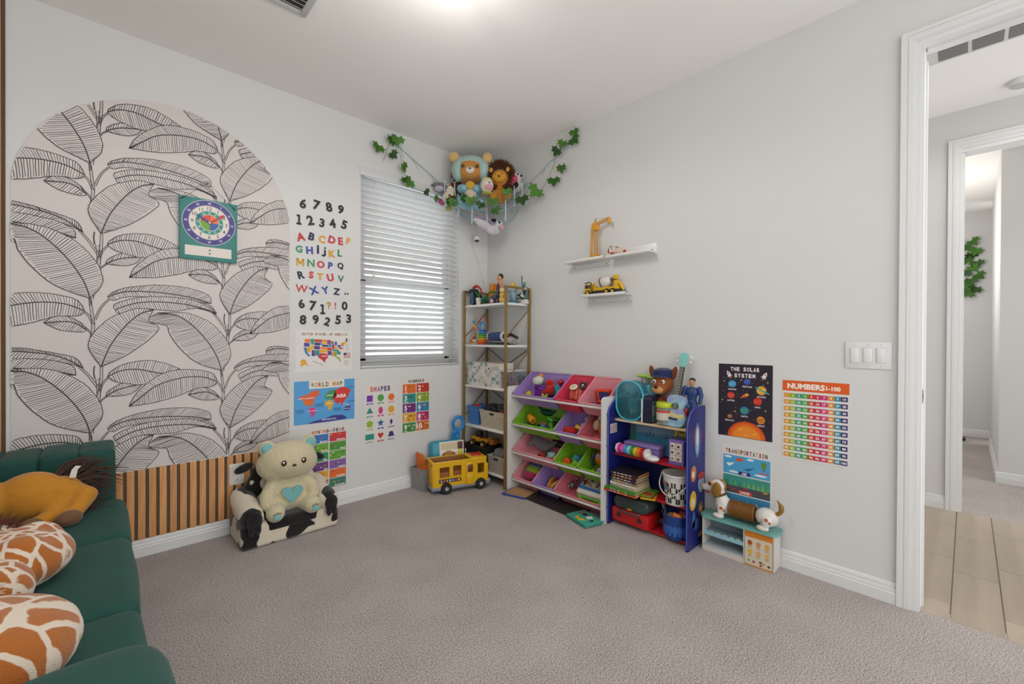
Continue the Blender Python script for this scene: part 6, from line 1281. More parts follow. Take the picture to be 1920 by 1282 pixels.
# ---------------------------------------------------------------- books and racing bucket
z = .220
BK = [('#b5402a','green and red magazine at the bottom of the stack',.22,.014),('#3f8a2c','green magazine with red spine under the books',.215,.012),('#c9b79a','cream paperback low in the book stack',.19,.016),('#d8cfc0','off white hardback in the middle of the stack',.185,.017),('#8a7a62','tan book above the off white hardback',.175,.016),('#3a2c44','dark plum book with pale lettering in the stack',.18,.017),('#5a1f2a','maroon book near the top of the stack',.178,.018),('#2c2430','topmost dark book with orange page edge in the stack',.19,.016)]
zz = z; rd = random.Random(6)
for k, (c, n, w, h) in enumerate(BK):
    d = .155 if k > 1 else .185; t = thing('book', n, 'book', (-.145+rd.uniform(-.006,.006)+(0 if k > 1 else -.02), -1.565+rd.uniform(-.008,.008), zz), (0,0,rd.uniform(-.06,.06))); t['group'] = 'books stacked on the bookshelf'
    part(t, 'pages', G().box((.002,0,h/2), (d-.006,w-.006,h-.004)), mat('#c9b48a' if k != 7 else '#c9843a', .8), smooth=0)
    part(t, 'cover', G().box((0,0,h-.001), (d,w,.002)).box((0,0,.001), (d,w,.002)).box((-d/2+.001,0,h/2), (.002,w,h)), mat(c, .4, var=.15, vs=30), smooth=0)
    g = G()
    for j in range(5): g.box((-d/2-.0004,.06-.026*j,h/2), (.001,.018,h*.35), col=rd.choice(['#d8c8b4','#c9a060','#b5b0c0','#e0d0a0']))
    part(t, 'spine_print', g, INK, smooth=0); zz += h
for k, (c, n, dx, r) in enumerate((('#d9b81c','yellow thin booklet fanned beside the book stack',0,.35), ('#8a5a2a','brown thin booklet fanned beside the book stack',.012,.22), ('#6aa02c','green thin booklet fanned beside the book stack',.024,.1))):
    o = thing('booklet', n, 'booklet', (-.145+dx, -1.70+.01*k, z+.004*k), (0,0,r)); part(o, 'cover', G().box((0,0,.0018), (.15,.085,.0036), b=.0008), plas(c)); part(o, 'stripe', G().box((-.03,0,.0039), (.05,.07,.0004), col='#c4382a'), INK, smooth=0)
t = thing('racing_bucket', 'white toy bucket with black checkers and racing car print', 'bucket', (-.13, -1.865, z))
BR = [(.060,0),(.064,.002),(.078,.165),(.083,.166),(.083,.176),(.078,.176),(.074,.165),(.060,.006)]
part(t, 'tub', G().lathe(BR, n=36), plas('#d3d0ca')); g = G(); n = 18
for i in range(n):
    for j in range(4):
        if (i+j) % 2: continue
        a0 = 2*PI*i/n; a1 = 2*PI*(i+1)/n; z0 = .012+.030*j; z1 = z0+.030; r0 = .0642+.014*z0/.165+.0006; r1 = .0642+.014*z1/.165+.0006
        g.add([(r0*math.cos(a0),r0*math.sin(a0),z0),(r0*math.cos(a1),r0*math.sin(a1),z0),(r1*math.cos(a1),r1*math.sin(a1),z1),(r1*math.cos(a0),r1*math.sin(a0),z1)], [(0,1,2,3)], '#19191b')
part(t, 'checkers', g, INK, smooth=0)
g = G()
for j, (dz, da, ra, rz, c) in enumerate(((.105,2.75,.26,.022,'#c9642a'),(.098,2.72,.20,.012,'#2f8aa8'),(.118,2.85,.12,.010,'#2a2a2c'))):
    r_ = .0748+.0008*j; vs = [(r_*math.cos(da+ra*math.cos(2*PI*i/14)), r_*math.sin(da+ra*math.cos(2*PI*i/14)), dz+rz*math.sin(2*PI*i/14)) for i in range(14)]; g.add(vs, [tuple(range(14))], c)
part(t, 'car_print', g, INK, smooth=0)
part(t, 'handle', G().tube(bez([V((-.02,.083,.165)),V((-.075,.07,.11)),V((-.095,.03,.07)),V((-.092,-.02,.068)),V((-.06,-.07,.11)),V((-.02,-.083,.165))], 6), .003, 6), plas('#d0cdc7'))
# ---------------------------------------------------------------- bottom of the bookshelf
z = .025
t = thing('tool_box', 'red toy tool box with smoky clear lid on bookshelf bottom', 'tool box', (-.13, -1.60, z))
part(t, 'base', G().box((0,0,.045), (.15,.255,.085), b=.01), plas('#b8181c')); part(t, 'lid', shell(.245, .075, .035, .145).v and G().merge(shell(.245,.078,.036,.145), X((0,0,.088))), clear_mat('smoky_lid', '#4a5654', .35, .2), smooth=50)
part(t, 'handle', G().tube([(-.076,.07,.085),(-.088,.06,.082),(-.088,-.06,.082),(-.076,-.07,.085)], .006, 8), plas('#3f4a48')); part(t, 'clasp', G().box((-.079,0,.10), (.006,.03,.010), b=.002), plas('#d98a1c'))
for y in (.075,-.07): part(t, 'rivet', G().cyl((-.076,y,.05), .016, .006, 20, rot=(0,PI/2,0), b=.001), plas('#3a2a2c'))
t = thing('blue_tub', 'blue clear tub of toys in bookshelf bottom right corner', 'tub', (-.13, -1.865, z))
part(t, 'tub', G().lathe([(.062,0),(.066,.003),(.080,.13),(.084,.132),(.084,.14),(.078,.138),(.06,.006)], n=32), clear_mat('blue_clear', '#2a4f9a', .3, .25)); g = G()
for i in range(22):
    a = PI*.55+PI*.9*i/22; g.box((.0735*math.cos(a),.0735*math.sin(a),.06), (.002,.010,.07 if i % 3 else .03), rot=(0,0,a))
part(t, 'embossing', g, plas('#3560b0')); part(t, 'ball', G().sph((-.02,.02,.11), .03), mat('#8a6a4a', .7)); part(t, 'car', G().box((-.04,-.02,.135), (.05,.05,.03), b=.008, rot=(.3,.2,.5)), plas('#c9682a')); part(t, 'shovel', G().tube([(.0,.06,.08),(.02,.10,.17)], .010, 8), mat('#6a6a66', .5)); part(t, 'block', G().box((.02,-.03,.12), (.05,.05,.05), b=.006, rot=(.2,.5,.3)), plas('#a8384a'))

# ================================================================ TOY COUNTER AND SPRING DOG
TEAL = plas('#6fa8a0', .45); KW = plas('#cfc9c2', .5)
t = thing('toy_counter', 'low white toy food counter with mint top and menu panel', 'toy kitchen', (-.068, -2.185, 0))
part(t, 'counter_top', G().ext(rrect(.122, .385, .03), 0, .014, X((0,0,.182))), TEAL, smooth=0)
part(t, 'left_side', G().box((0,.174,.092), (.10,.008,.18)), KW, smooth=0); part(t, 'right_side', G().box((0,-.174,.092), (.10,.008,.18)), KW, smooth=0); part(t, 'divider', G().box((0,-.038,.092), (.10,.008,.18)), KW, smooth=0)
part(t, 'back', G().box((.048,0,.092), (.004,.35,.18)), plas('#7f8f98'), smooth=0); part(t, 'bottom_shelf', G().box((0,.068,.032), (.10,.21,.006)), plas('#a9b6ba'), smooth=0); part(t, 'middle_shelf', G().box((.004,.068,.102), (.092,.21,.006)), plas('#8fa3a8'), smooth=0)
part(t, 'kick_board', G().box((-.046,.068,.015), (.006,.21,.03)), KW, smooth=0)
wv = [(-.103,-.014)]+[(-.103+.206*i/48, .010+.005*math.sin(i*PI/4)) for i in range(49)]+[(.103,-.014)]
part(t, 'wavy_edge', G().ext(wv, -.002, .002, X((-.046,.068,.102), (PI/2,0,-PI/2))), plas('#8dbcc4'), smooth=0)
part(t, 'menu_panel', G().box((-.047,-.106,.090), (.006,.132,.178)), plas('#d3c9b4'), smooth=0); g = G(); m = X((-.0503,-.106,.090), (PI/2,0,-PI/2))
g.poly([(-.066,.058),(.066,.058),(.066,.089),(-.066,.089)], .0003, '#cf7a22', m); g.poly([(-.066,-.089),(.066,-.089),(.066,-.082),(-.066,-.082)], .0003, '#cf8a32', m)
MI = ['#a8502a','#d08a5a','#d9a23a','#dbb44a','#d9a860','#e0b860']
for k in range(6):
    x = -.040+.040*(k % 3); y = .030-.046*(k//3)
    g.poly([(x+.011*math.cos(2*PI*i/14), y+.013*math.sin(2*PI*i/14)) for i in range(14)], .0004, MI[k], m); g.poly([(x-.009,y-.012),(x+.009,y-.012),(x+.006,y-.020),(x-.006,y-.020)], .0005, '#c9a878', m); g.poly([(x-.010,y-.0245),(x+.010,y-.0245),(x+.010,y-.0228),(x-.010,y-.0228)], .0004, '#6a5a48', m)
for x, y, c in ((-.045,-.062,'#8aa83a'),(-.022,-.064,'#8a4a2a'),(.010,-.058,'#7a3a20'),(.024,-.062,'#c98a50'),(.012,-.072,'#a85a3a'),(.048,-.066,'#5a3a28')): g.poly([(x+.007*math.cos(2*PI*i/10), y+.006*math.sin(2*PI*i/10)) for i in range(10)], .0004, c, m)
part(t, 'menu_print', g, INK, smooth=0)
t = thing('spring_dog', 'white toy dog with brown coil body standing on the mint counter', 'toy dog', (-.072, -2.20, .196))
WD = plas('#d6d0ca', .35); BD = plas('#7a4f1c', .4)
part(t, 'front_body', blob([((0,.095,.065),(.042,.045,.045)), ('t', [(0,.10,.08),(0,.125,.13)], [.034,.032]), ((0,.135,.160),(.034,.042,.036)), ('t', [(0,.16,.15),(0,.195,.140)], [.024,.019]), ('t', [(-.034,.10,.055),(-.036,.10,.014)], [.018,.016]), ('t', [(.034,.10,.055),(.036,.10,.014)], [.018,.016])], .0045, 3), WD)
part(t, 'rear_body', blob([((0,-.115,.06),(.044,.055,.048)), ('t', [(-.036,-.125,.05),(-.038,-.115,.014)], [.022,.016]), ('t', [(.036,-.125,.05),(.038,-.115,.014)], [.022,.016])], .0045, 3), WD)
part(t, 'coil', G().tube([(.041*math.cos(a), .062-.125*a/(2*PI*15), .060+.041*math.sin(a)) for a in [2*PI*i/16 for i in range(16*15+1)]], .0042, 6), BD)
part(t, 'coil_sleeve', G().lathe([(.037,-.0),(.037,.125)], (0,.062,.06), 20, rot=(PI/2,0,0)), mat('#5e3b14', .6))
for s in (-1, 1):
    e = part(t, 'ear', G().sph((s*.037,.122,.150), (.010,.026,.042), rot=(.15,0,0)), plas('#8a641c', .4)); part(t, 'eye_patch', G().sph((s*.029,.158,.176), (.006,.012,.014)), plas('#b5702c')); part(t, 'eye', G().sph((s*.033,.160,.174), (.004,.007,.009)), plas('#1c130f', .15))
    part(t, 'paw', G().sph((s*.040,.110,.014), (.018,.030,.015)), WD); part(t, 'paw', G().sph((s*.042,-.108,.014), (.018,.030,.015)), WD)
    for y in (.092,-.128):
        part(t, 'spot', G().sph((s*.0505 if y > 0 else s*.055,y,.062 if y > 0 else .064), (.004,.009,.009)), plas('#b5622a')); part(t, 'spot', G().sph((s*.0505 if y > 0 else s*.056,y-.016,.052), (.004,.006,.007)), plas('#b5622a'))
part(t, 'nose', G().sph((0,.213,.146), .010), plas('#b8a8a0')); part(t, 'tongue', G().sph((-.006,.182,.116), (.010,.014,.004), rot=(.3,0,0)), plas('#b5303c')); part(t, 'tail', G().tube(bez([V((0,-.158,.085)),V((0,-.178,.105)),V((0,-.178,.135)),V((0,-.160,.160))], 5), [.010]*6+[.012]*5+[.008,.006,.004,.003,.002], 8), plas('#8a641c', .4))
part(t, 'collar', G().lathe([(.034,-.006),(.037,0),(.034,.006)], (0,.115,.115), 22, rot=(-.45,0,0), cap=False), plas('#5e3b20'))

# ================================================================ FLOATING SHELVES AND THEIR TOYS
ACR = plas('#dcdbd8', .3)
def wshelf(label, y0, y1, z, drop, lip=False):
    t = thing('wall_shelf', label, 'shelf', (0, (y0+y1)/2, z), group='small white wall shelves'); w = abs(y1-y0)
    part(t, 'tray', G().box((-.052,0,-.003), (.102,w,.006), b=.0015), ACR); part(t, 'back_plate', G().box((-.003,0,-.006+.03 if lip else -.02), (.005,w*.97,.075 if lip else .04), b=.001), ACR)
    part(t, 'lip', G().box((-.101,0,.004), (.005,w,.014), b=.001), ACR)
    for s in (-1, 1): part(t, 'screw', G().cyl((-.0065,s*w*.4,.02 if lip else -.03), .004, .002, 8, rot=(0,PI/2,0)), metal('#8a8680'))
    return t
wshelf('white wall shelf carrying the yellow toy crane', -.985, -1.325, 1.722, .06)
wshelf('white wall shelf carrying the small lamb plush', -1.345, -1.665, 1.718, .06, True)
wshelf('lowest white wall shelf carrying the cement mixer', -1.14, -1.495, 1.468, .04)
YC = plas('#d0941a', .4)
t = thing('toy_crane', 'yellow toy tower crane standing on the wall shelf', 'toy crane', (-.055, -1.235, 1.722))
def lattice(a, b, w, n):
    a = V(a); b = V(b); d = (b-a).normalized(); u = d.orthogonal().normalized(); v = d.cross(u); g = G(); cs = [u*w+v*w, u*w-v*w, -u*w-v*w, -u*w+v*w]
    for c in cs: g.tube([a+c, b+c], .0022, 5)
    for i in range(n):
        p = a+(b-a)*i/n; q = a+(b-a)*(i+1)/n
        for k in range(4): g.tube([p+cs[k], q+cs[(k+1) % 4]], .0014, 4)
    return g
part(t, 'base', G().box((0,0,.008), (.07,.085,.016), b=.003).box((0,0,.024), (.04,.045,.018), b=.003), YC); part(t, 'foot', G().box((-.02,-.055,.005), (.03,.035,.010), b=.002), YC)
part(t, 'mast', lattice((0,0,.03), (0,.005,.21), .011, 8), YC); part(t, 'cab', G().box((0,.0,.215), (.036,.045,.03), b=.005).box((0,.02,.240), (.028,.02,.03), b=.004), YC); part(t, 'peak', G().tube([(0,.004,.23),(0,.004,.29)], [.012,.002], 4), YC)
part(t, 'jib', lattice((0,-.01,.245), (0,-.105,.265), .007, 6), YC); part(t, 'jib_head', G().box((0,-.105,.25), (.022,.018,.04), b=.004), YC); part(t, 'counter_jib', lattice((-.004,.03,.225), (-.006,.038,.03), .006, 8), YC); part(t, 'hook_block', G().box((-.006,.038,.02), (.014,.014,.03), b=.003), YC)
part(t, 'cable', G().tube([(0,-.10,.262),(0,.004,.285),(0,.03,.25)], .001, 4), mat('#5a5048', .6))
t = thing('lamb_plush', 'small white lamb plush with red cheeks on the wall shelf', 'plush toy', (-.055, -1.415, 1.718))
part(t, 'body', blob([((0,0,.030),(.030,.052,.030)), ((-.014,.035,.040),(.026,.028,.026)), ((-.02,-.045,.014),(.018,.022,.014))], .0045, 2), fur('#cfc2b0'))
for p in ((-.036,.048,.036),(-.040,.022,.016),(-.030,-.066,.020)): part(t, 'red_patch', G().sph(p, (.008,.012,.011)), cloth('#b01a1c'))
for s in (-1, 1): part(t, 'horn', G().sph((-.008,.03+s*.024,.072 if s > 0 else .062), (.007,.014,.005)), cloth('#a8875c'))
part(t, 'eye', G().sph((-.038,.030,.046), (.003,.004,.006)), plas('#14100e', .2)); part(t, 'eye', G().sph((-.038,.052,.05), (.003,.004,.006)), plas('#14100e', .2)); part(t, 'face', G().sph((-.03,.04,.038), (.014,.018,.016)), cloth('#d8d0c8'))
t = thing('cement_mixer', 'yellow toy cement mixer truck with white drum on wall shelf', 'toy truck', (-.056, -1.30, 1.468))
YT = plas('#d2a412', .35)
part(t, 'chassis', G().box((0,-.02,.024), (.05,.27,.018), b=.003), plas('#26282c')); part(t, 'cab', G().box((0,.112,.052), (.062,.062,.066), b=.010), YT); part(t, 'windscreen', G().box((0,.143,.062), (.05,.004,.028), b=.001), plas('#1f2a38', .1))
part(t, 'side_window', G().box((-.0315,.118,.064), (.003,.028,.024), b=.001).box((-.0315,.095,.064), (.003,.010,.024), b=.001), plas('#1f2a38', .1)); part(t, 'roof_guard', G().tube([(-.03,.082,.03),(-.03,.084,.09),(-.03,.10,.096),(-.03,.135,.088)], .004, 6), plas('#3a3a2c'))
part(t, 'deck', G().box((0,-.03,.043), (.054,.20,.022), b=.005).box((0,.062,.065), (.04,.022,.05), b=.004), YT)
part(t, 'drum', G().lathe([(.016,-.068),(.030,-.05),(.040,-.01),(.040,.02),(.030,.045),(.018,.055)], (0,-.005,.088), 26, rot=(PI/2-.25,0,0)), plas('#d0c8c0')); part(t, 'drum_band', G().lathe([(.0385,-.018),(.042,-.012),(.0405,-.006)], (0,-.005,.088), 26, rot=(PI/2-.25,0,0), cap=False), mat('#5a4434', .5))
part(t, 'rear_frame', G().box((0,-.105,.072), (.042,.03,.045), b=.004).box((0,-.098,.115), (.036,.030,.03), b=.006), YT); part(t, 'chute', G().tube([(0,-.12,.085),(0,-.145,.05),(0,-.152,.022)], [.012,.012,.010], 8), YT); part(t, 'gear', G().cyl((0,-.078,.10), .018, .014, 12, rot=(PI/2-.25,0,0)), metal('#7a7f88'))
for y in (.108,-.045,-.092):
    for s in (-1, 1): w = part(t, 'wheel', G().lathe([(.008,-.007),(.019,-.007),(.021,0),(.019,.007),(.008,.007)], (s*.028,y,.021), 18, rot=(0,PI/2,0)), mat('#1a1a1b', .8)); part(w, 'hub', G().cyl((s*.036,y,.021), .010, .003, 12, rot=(0,PI/2,0)), plas('#d9a81c'))
part(t, 'bumper', G().box((0,.146,.028), (.06,.01,.016), b=.003), YT)
# ================================================================ CORNER TOY HAMMOCK, PLUSHES, IVY
NF = V((.688, .725, 0)); NR = V((.725, -.688, 0)); NO = V((-.128, -.468, 0))
def hang(s, z, d=0): return NO+NR*s+NF*d+V((0, 0, z))
CORD = mat('#93b4b8', .8, var=.1); A0 = V((-.955, -.006, 2.665)); B0 = V((-.006, -.985, 2.67)); C0 = V((-.03, -.03, 2.30))
t = thing('toy_hammock', 'pale blue knotted toy hammock strung across the room corner', 'hammock')
def cord(pts, r=.0022, name='cord'): return part(t, name, G().tube(pts, r, 5), CORD)
front = bez([A0, hang(-.62,2.48,.20), hang(-.50,2.30,.10), hang(-.30,2.215,.02), hang(-.10,2.205,0), hang(.06,2.30,.05), hang(.20,2.47,.12), B0], 7)
upper = bez([A0, hang(-.56,2.50,.14), hang(-.40,2.36,.02), hang(-.22,2.30,-.02), hang(-.02,2.33,0), hang(.12,2.46,.06), B0], 7)
low = bez([A0, hang(-.52,2.30,.2), hang(-.32,2.13,.12), hang(-.20,2.10,.12), hang(-.05,2.14,.14), hang(.12,2.33,.16), B0], 7)
back = bez([A0, V((-.45,-.02,2.42)), C0, V((-.02,-.5,2.42)), B0], 10)
cord(front, .003, 'edge_cord'); cord(upper, .003, 'edge_cord'); cord(low, .0026); cord(back, .0026)
n = len(front)
for i in range(3, n-3, 3):
    j = int(i/n*len(low)); k = int(i/n*len(back)); cord([front[i], front[i]*.5+low[min(j+1,len(low)-1)]*.5+V((0,0,-.01)), low[min(j+1,len(low)-1)]], .0018); cord([low[j], (low[j]+back[k])/2+V((0,0,-.05)), back[k]], .0018); cord([upper[min(i,len(upper)-1)], front[min(i+2,n-1)]], .0018)
for s, z0, ln in ((-.55,2.44,.16),(-.47,2.42,.20),(-.44,2.33,.17),(-.33,2.30,.20),(-.21,2.22,.16),(-.06,2.30,.18),(.01,2.40,.16),(.075,2.44,.15),(-.13,2.13,.10)):
    p = hang(s, z0, -.03); part(t, 'tassel', G().tube([p, p+V((.004,0,-ln*.5)), p+V((0,0,-ln))], [.004,.0055,.005], 6).sph(p+V((0,0,-ln)), .006), mat('#b5cdd0', .8, var=.1))
for p in (A0, B0): part(t, 'wall_hook', G().sph(p, .012).tube([p, p+V((0,0,-.03))], .003, 6), plas('#cfcdc8'))
part(t, 'ring', G().tube([hang(-.475+.02*math.cos(a), 2.455+.02*math.sin(a), 0) for a in [2*PI*i/16 for i in range(16)]], .003, 6, closed=True), mat('#7fb8c4', .7))
RZ = math.atan2(NR.y, NR.x)
def plush(name, label, s, z, d=0, yaw=0, roll=0, cat='plush toy'):
    return thing(name, label, cat, hang(s, z, d), (0, roll, RZ+yaw))     # local x right, y away, z up
# teddy with a plain pale blue hood (plain design)
t = plush('hooded_teddy', 'large tan teddy bear in plain pale blue hood in the hammock', -.345, 2.24, .02, .05)
part(t, 'body', blob([((0,.02,.08),(.085,.075,.10)), ('t', [(-.06,-.02,.14),(-.075,-.06,.13),(-.05,-.085,.125)], [.036,.034,.03]), ('t', [(.06,-.02,.14),(.075,-.06,.13),(.05,-.085,.125)], [.036,.034,.03]), ('t', [(-.05,0,.03),(-.075,-.09,.02)], [.045,.042]), ('t', [(.05,0,.03),(.08,-.09,.0)], [.045,.042])], .007, 3), cloth('#86b4c4'))
part(t, 'head', blob([((0,.0,.300),(.142,.10,.105)), ((0,-.045,.275),(.10,.07,.07))], .008, 3), cloth('#c58a44'))
part(t, 'hood', blob([((0,.012,.318),(.151,.106,.105)), ((-.10,-.01,.29),(.055,.085,.085)), ((.10,-.01,.29),(.055,.085,.085))], .008, 3), cloth('#a9c4be'))
for s in (-1, 1): part(t, 'ear', blob([((s*.135,.0,.405),(.042,.022,.045))], .005, 2), cloth('#dcb878')); part(t, 'eye', G().sph((s*.056,-.112,.292), (.014,.006,.014)), plas('#4a3a22', .3))
part(t, 'muzzle', blob([((0,-.110,.262),(.036,.016,.028))], .004, 2), cloth('#dcd0c4')); part(t, 'nose', G().sph((0,-.127,.270), (.010,.006,.007)), plas('#3a1f1a', .3)); part(t, 'belly', blob([((0,-.062,.09),(.052,.026,.055))], .005, 2), cloth('#cfbda8')); part(t, 'yellow_pouch', blob([((0,-.085,.150),(.038,.022,.034))], .004, 2), cloth('#d2a436'))
# lion
t = plush('lion_plush', 'plush lion with shaggy brown mane right of the hooded teddy', -.105, 2.30, .0, -.1)
part(t, 'body', blob([((0,.02,.04),(.06,.06,.07)), ('t', [(-.035,-.02,.04),(-.05,-.07,.0)], [.032,.032]), ('t', [(.045,-.02,.03),(.07,-.07,.01)], [.032,.032]), ((0,.0,.17),(.07,.06,.07))], .006, 3), cloth('#bd7f24'))
part(t, 'mane', tufts(G(), (0,.015,.175), (.100,.070,.112), 2200, .045, .0034, 3, lambda d: d.y > -.55 or abs(d.x) > .75 or d.z > .6, spread=.45), mat('#5e3213', .85, var=.45, vs=40)); part(t, 'mane_base', blob([((0,.030,.175),(.102,.062,.113))], .006, 2), fur('#53290f'))
part(t, 'face', blob([((0,-.052,.165),(.056,.024,.045))], .004, 2), cloth('#cf932c'))
for s in (-1, 1): part(t, 'ear', G().sph((s*.068,-.04,.225), (.016,.010,.020)), cloth('#cf9a3c')); part(t, 'eye', G().sph((s*.026,-.075,.180), (.004,.003,.005)), plas('#1a120c', .2))
part(t, 'nose', G().sph((.002,-.078,.160), (.010,.005,.007)), plas('#1a1210', .3))
# cow
t = plush('cow_plush', 'white and black cow plush with pink muzzle beside the lion', .015, 2.385, .05, -.5)
part(t, 'body', blob([((0,.02,.045),(.055,.06,.05)), ((.01,-.01,.10),(.052,.05,.048)), ((-.05,.0,.13),(.018,.012,.014)), ((.065,.0,.11),(.018,.012,.014))], .006, 3), patch_mat('cow_small', '#d6cec6', '#141214', 11, .58, 'noise', soft=.012)); part(t, 'muzzle', blob([((.02,-.055,.075),(.036,.028,.034)), ((.005,-.06,.045),(.03,.02,.025))], .004, 2), cloth('#d04a72')); part(t, 'eye', G().sph((-.02,-.048,.118), (.010,.006,.012)), plas('#121012', .2)); part(t, 'eye', G().sph((.052,-.042,.115), (.007,.006,.009)), plas('#121012', .2)); part(t, 'black_bib', blob([((.035,-.05,.03),(.026,.02,.026))], .004, 1), cloth('#161416'))
# chick-like white bird plush
t = plush('chick_plush', 'round white chick plush with yellow cap and pink cheek', -.205, 2.325, -.10, .1)
part(t, 'body', blob([((0,0,.05),(.052,.05,.058))], .005, 2), cloth('#d8cfc0')); part(t, 'cap', blob([((.0,.006,.085),(.044,.044,.032))], .005, 2), cloth('#d4c384')); part(t, 'cheek', blob([((.012,-.034,.028),(.034,.024,.022))], .004, 2), cloth('#d89aa4')); part(t, 'eye', G().sph((.016,-.050,.058), (.006,.004,.006)), plas('#141012', .2)); part(t, 'feet', blob([((0,0,-.008),(.04,.035,.012))], .004, 1), cloth('#b5b04a'))
# grey bird
t = plush('bird_plush', 'grey and white bird plush with red eye left of the teddy', -.585, 2.37, .0, .0)
part(t, 'body', blob([((0,0,.03),(.048,.036,.034)), ((-.038,-.005,.045),(.026,.022,.022)), ((.05,0,.025),(.03,.016,.010),(0,-.3,0))], .005, 2), cloth('#77767f')); part(t, 'belly', blob([((-.01,-.012,.012),(.042,.030,.022))], .004, 2), cloth('#b5b4be')); part(t, 'beak', G().tube([(-.06,-.005,.045),(-.082,-.006,.038)], [.008,.001], 8), plas('#3f3f4a')); part(t, 'eye', G().sph((-.008,-.032,.038), (.008,.005,.008)), plas('#b52f2a', .2))
# dark brown horse behind, spotted fawn, white unicorn below, pink/green bits
t = plush('brown_horse_plush', 'rust brown horse plush behind the hooded teddy', -.475, 2.36, .12, .2)
part(t, 'body', blob([((0,0,.06),(.055,.06,.09)), ((-.01,-.01,.17),(.038,.05,.05)), ((-.03,0,.225),(.008,.008,.022))], .006, 3), cloth('#6e3012')); part(t, 'mane', tufts(G(), (.03,.01,.20), (.02,.03,.04), 120, .03, .004, 9), mat('#2a120a', .9)); part(t, 'star_mark', G().sph((.012,-.052,.205), (.012,.008,.010)), cloth('#d8d0c8'))
t = plush('fawn_plush', 'small brown and cream spotted fawn plush beside the teddy', -.515, 2.27, -.03, .1)
part(t, 'body', blob([((0,0,.04),(.05,.045,.042)), ((.01,-.01,.09),(.034,.036,.034)), ((.055,-.02,.03),(.03,.016,.014)), ((0,0,.128),(.012,.012,.016))], .005, 2), patch_mat('fawn_hide', '#d3c8b4', '#5a2a12', 20, .52, 'noise', soft=.02)); part(t, 'feet', blob([((0,-.02,-.06),(.032,.025,.018))], .004, 1), cloth('#a89a5c'))
t = plush('unicorn_plush', 'white plush with lilac trim drooping below the hammock', -.20, 2.04, .05, .1)
part(t, 'body', blob([((-.04,0,.07),(.075,.05,.04),(0,.5,0)), ((.04,.0,.03),(.06,.045,.045)), ((.085,-.02,.07),(.035,.035,.03)), ((-.09,0,.105),(.04,.04,.022))], .006, 3), cloth('#cfc6cc')); part(t, 'spot', blob([((.045,-.035,.095),(.028,.02,.014))], .004, 1), cloth('#161418')); part(t, 'eye', G().sph((.088,-.052,.075), (.008,.006,.010)), plas('#121014', .2)); part(t, 'snout', blob([((.105,-.03,.045),(.022,.026,.028))], .004, 1), cloth('#d0a0a4')); part(t, 'trim', G().tube([(-.12,-.03,.125),(-.06,-.05,.11),(0,-.055,.10),(.03,-.05,.06)], .008, 8), cloth('#9a86a4'))
t = plush('flower_plush', 'pink and green flower plush at hammock left edge', -.60, 2.27, .05)
part(t, 'petals', blob([((0,0,.03),(.022,.018,.022)), ((.02,0,.01),(.02,.016,.016))], .004, 2), cloth('#b5507a')); part(t, 'leaf', blob([((-.02,.0,.05),(.024,.014,.014),(0,.5,0))], .004, 1), cloth('#4a7a50'))
# ---------------------------------------------------------------- ivy garland (each leaf a part)
IV = [(0,0),(.20,-.05),(.42,-.28),(.50,.02),(.86,.12),(.66,.32),(.72,.62),(.36,.55),(.05,1.0),(-.08,.98),(-.30,.60),(-.66,.66),(-.64,.34),(-.88,.12),(-.52,.02),(-.40,-.26),(-.18,-.05)]
lm = G(); lm.add([(x*.066, -y*.066, .012*abs(x)-.008*y*y) for x, y in IV]+[(0,-.028,-.003)], [(i, (i+1) % 17, 17) for i in range(17)]); 
l2 = [mat(c, .45, var=.35, vs=90, spec=.3) for c in ('#3f6a22','#2f5a1c','#4a7a2a','#27491a')]
LM = []
for m in l2:
    me = lm.mesh('ivy_leaf'); me.materials.append(m); LM.append(me)
rdv = random.Random(21)
def garland(name, label, path, spots, group):
    t = thing(name, label, 'ivy garland', group=group)
    part(t, 'vine', G().tube(bez([V(p) for p in path], 6), .0018, 5), mat('#6a6a4a', .7))
    for k, (p, sc, yaw) in enumerate(spots):
        o = bpy.data.objects.new('leaf', LM[k % 4]); COL.objects.link(o); o.parent = t; o.location = p
        o.rotation_euler = (PI/2+rdv.uniform(-.35,.2), rdv.uniform(-.9,.9), yaw+rdv.uniform(-.3,.3)); o.scale = (sc,)*3
        sm = o.modifiers.new('thick', 'SOLIDIFY'); sm.thickness = .0012
    return t
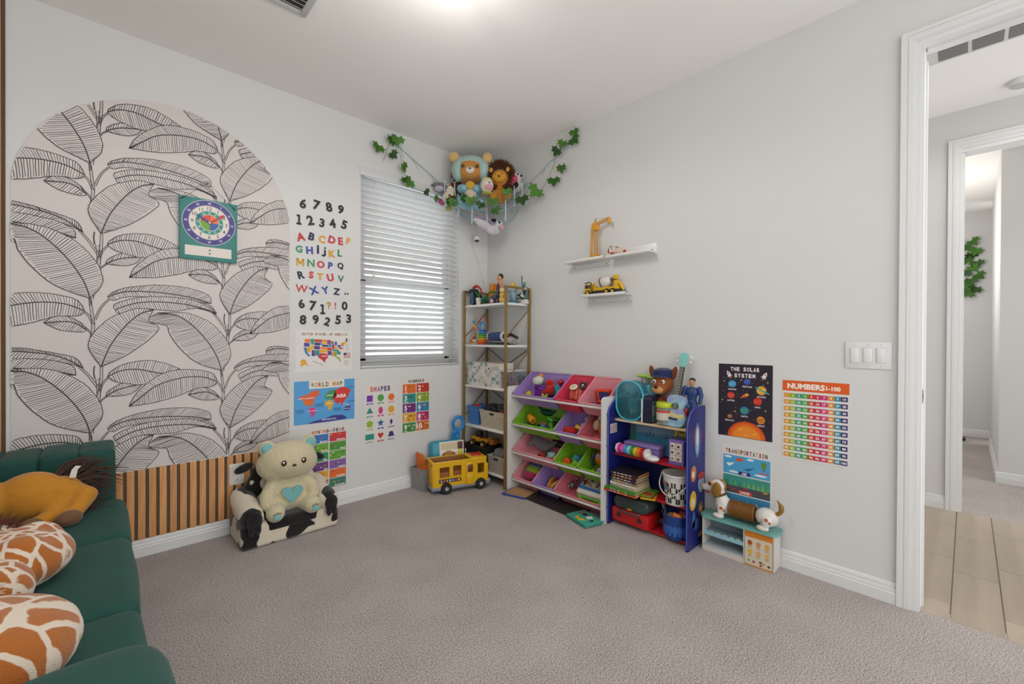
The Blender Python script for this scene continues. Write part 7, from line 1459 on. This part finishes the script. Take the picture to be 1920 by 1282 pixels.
garland('ivy_garland', 'green ivy garland trailing down left of the hammock', [(-1.03,-.02,2.49),(-.99,-.03,2.62),(-.96,-.03,2.67),(-.90,-.04,2.55),(-.84,-.05,2.36),(-.70,-.10,2.30),(-.62,-.16,2.24),(-.50,-.25,2.23)],
    [((-1.073,-.03,2.585),1.0,0),((-.985,-.04,2.675),1.05,.2),((-.93,-.05,2.685),1.0,-.2),((-.972,-.03,2.56),.85,0),((-.888,-.05,2.49),.95,.3),((-.868,-.05,2.395),.8,0),((-.83,-.07,2.38),1.0,.2),((-.72,-.10,2.32),.7,.2),((-.665,-.15,2.275),.8,.3),((-.585,-.20,2.255),.9,.3),((-.52,-.24,2.275),.8,.4)], 'ivy garlands on the hammock')
garland('ivy_garland', 'green ivy garland trailing up right of the hammock', [(-.02,-1.02,2.69),(-.03,-.97,2.63),(-.04,-.87,2.58),(-.04,-.80,2.45),(-.05,-.70,2.33),(-.10,-.58,2.27),(-.16,-.50,2.27)],
    [((-.03,-1.01,2.705),.75,-1.2),((-.03,-1.00,2.645),.95,-1.4),((-.03,-.915,2.655),.85,-1.2),((-.04,-.87,2.61),.9,-1.3),((-.035,-.905,2.475),.9,-1.7),((-.04,-.83,2.395),1.0,-1.2),((-.07,-.69,2.345),1.35,-1.0),((-.12,-.56,2.30),1.1,-.9)], 'ivy garlands on the hammock')
h = lambda s, z, d=-.12: tuple(hang(s, z, d))
garland('ivy_garland', 'dark ivy garland running along the front of the hammock', [h(-.52,2.25),h(-.42,2.22),h(-.33,2.25),h(-.24,2.20),h(-.12,2.25),h(.0,2.30)],
    [(h(-.46,2.245),.85,.76-1.5),(h(-.40,2.285),.95,.2),(h(-.33,2.275),1.0,-.6),(h(-.245,2.235),.8,-.8),(h(-.155,2.265),1.0,-.7),(h(-.145,2.19),.9,-.4),(h(-.05,2.34),.8,-.8)], 'ivy garlands on the hammock')
garland('ivy_garland', 'ivy hanging on the far bedroom wall beyond the hall', [(5.17,-2.99,2.42),(5.15,-3.02,2.2),(5.16,-3.00,1.9),(5.17,-3.0,1.7)],
    [((5.15,-3.04+.05*math.sin(k*2.1),2.40-.052*k),1.3,-1.5) for k in range(13)], None)
t = thing('caster_foot', 'black furniture foot on the far bedroom carpet', 'furniture', (4.75, -2.965, 0)); part(t, 'foot', G().sph((0,0,.03), (.04,.05,.03)), mat('#141414', .5)); part(t, 'stem', G().tube([(0,.02,.04),(0,.05,.12)], .012, 8), mat('#141414', .5))
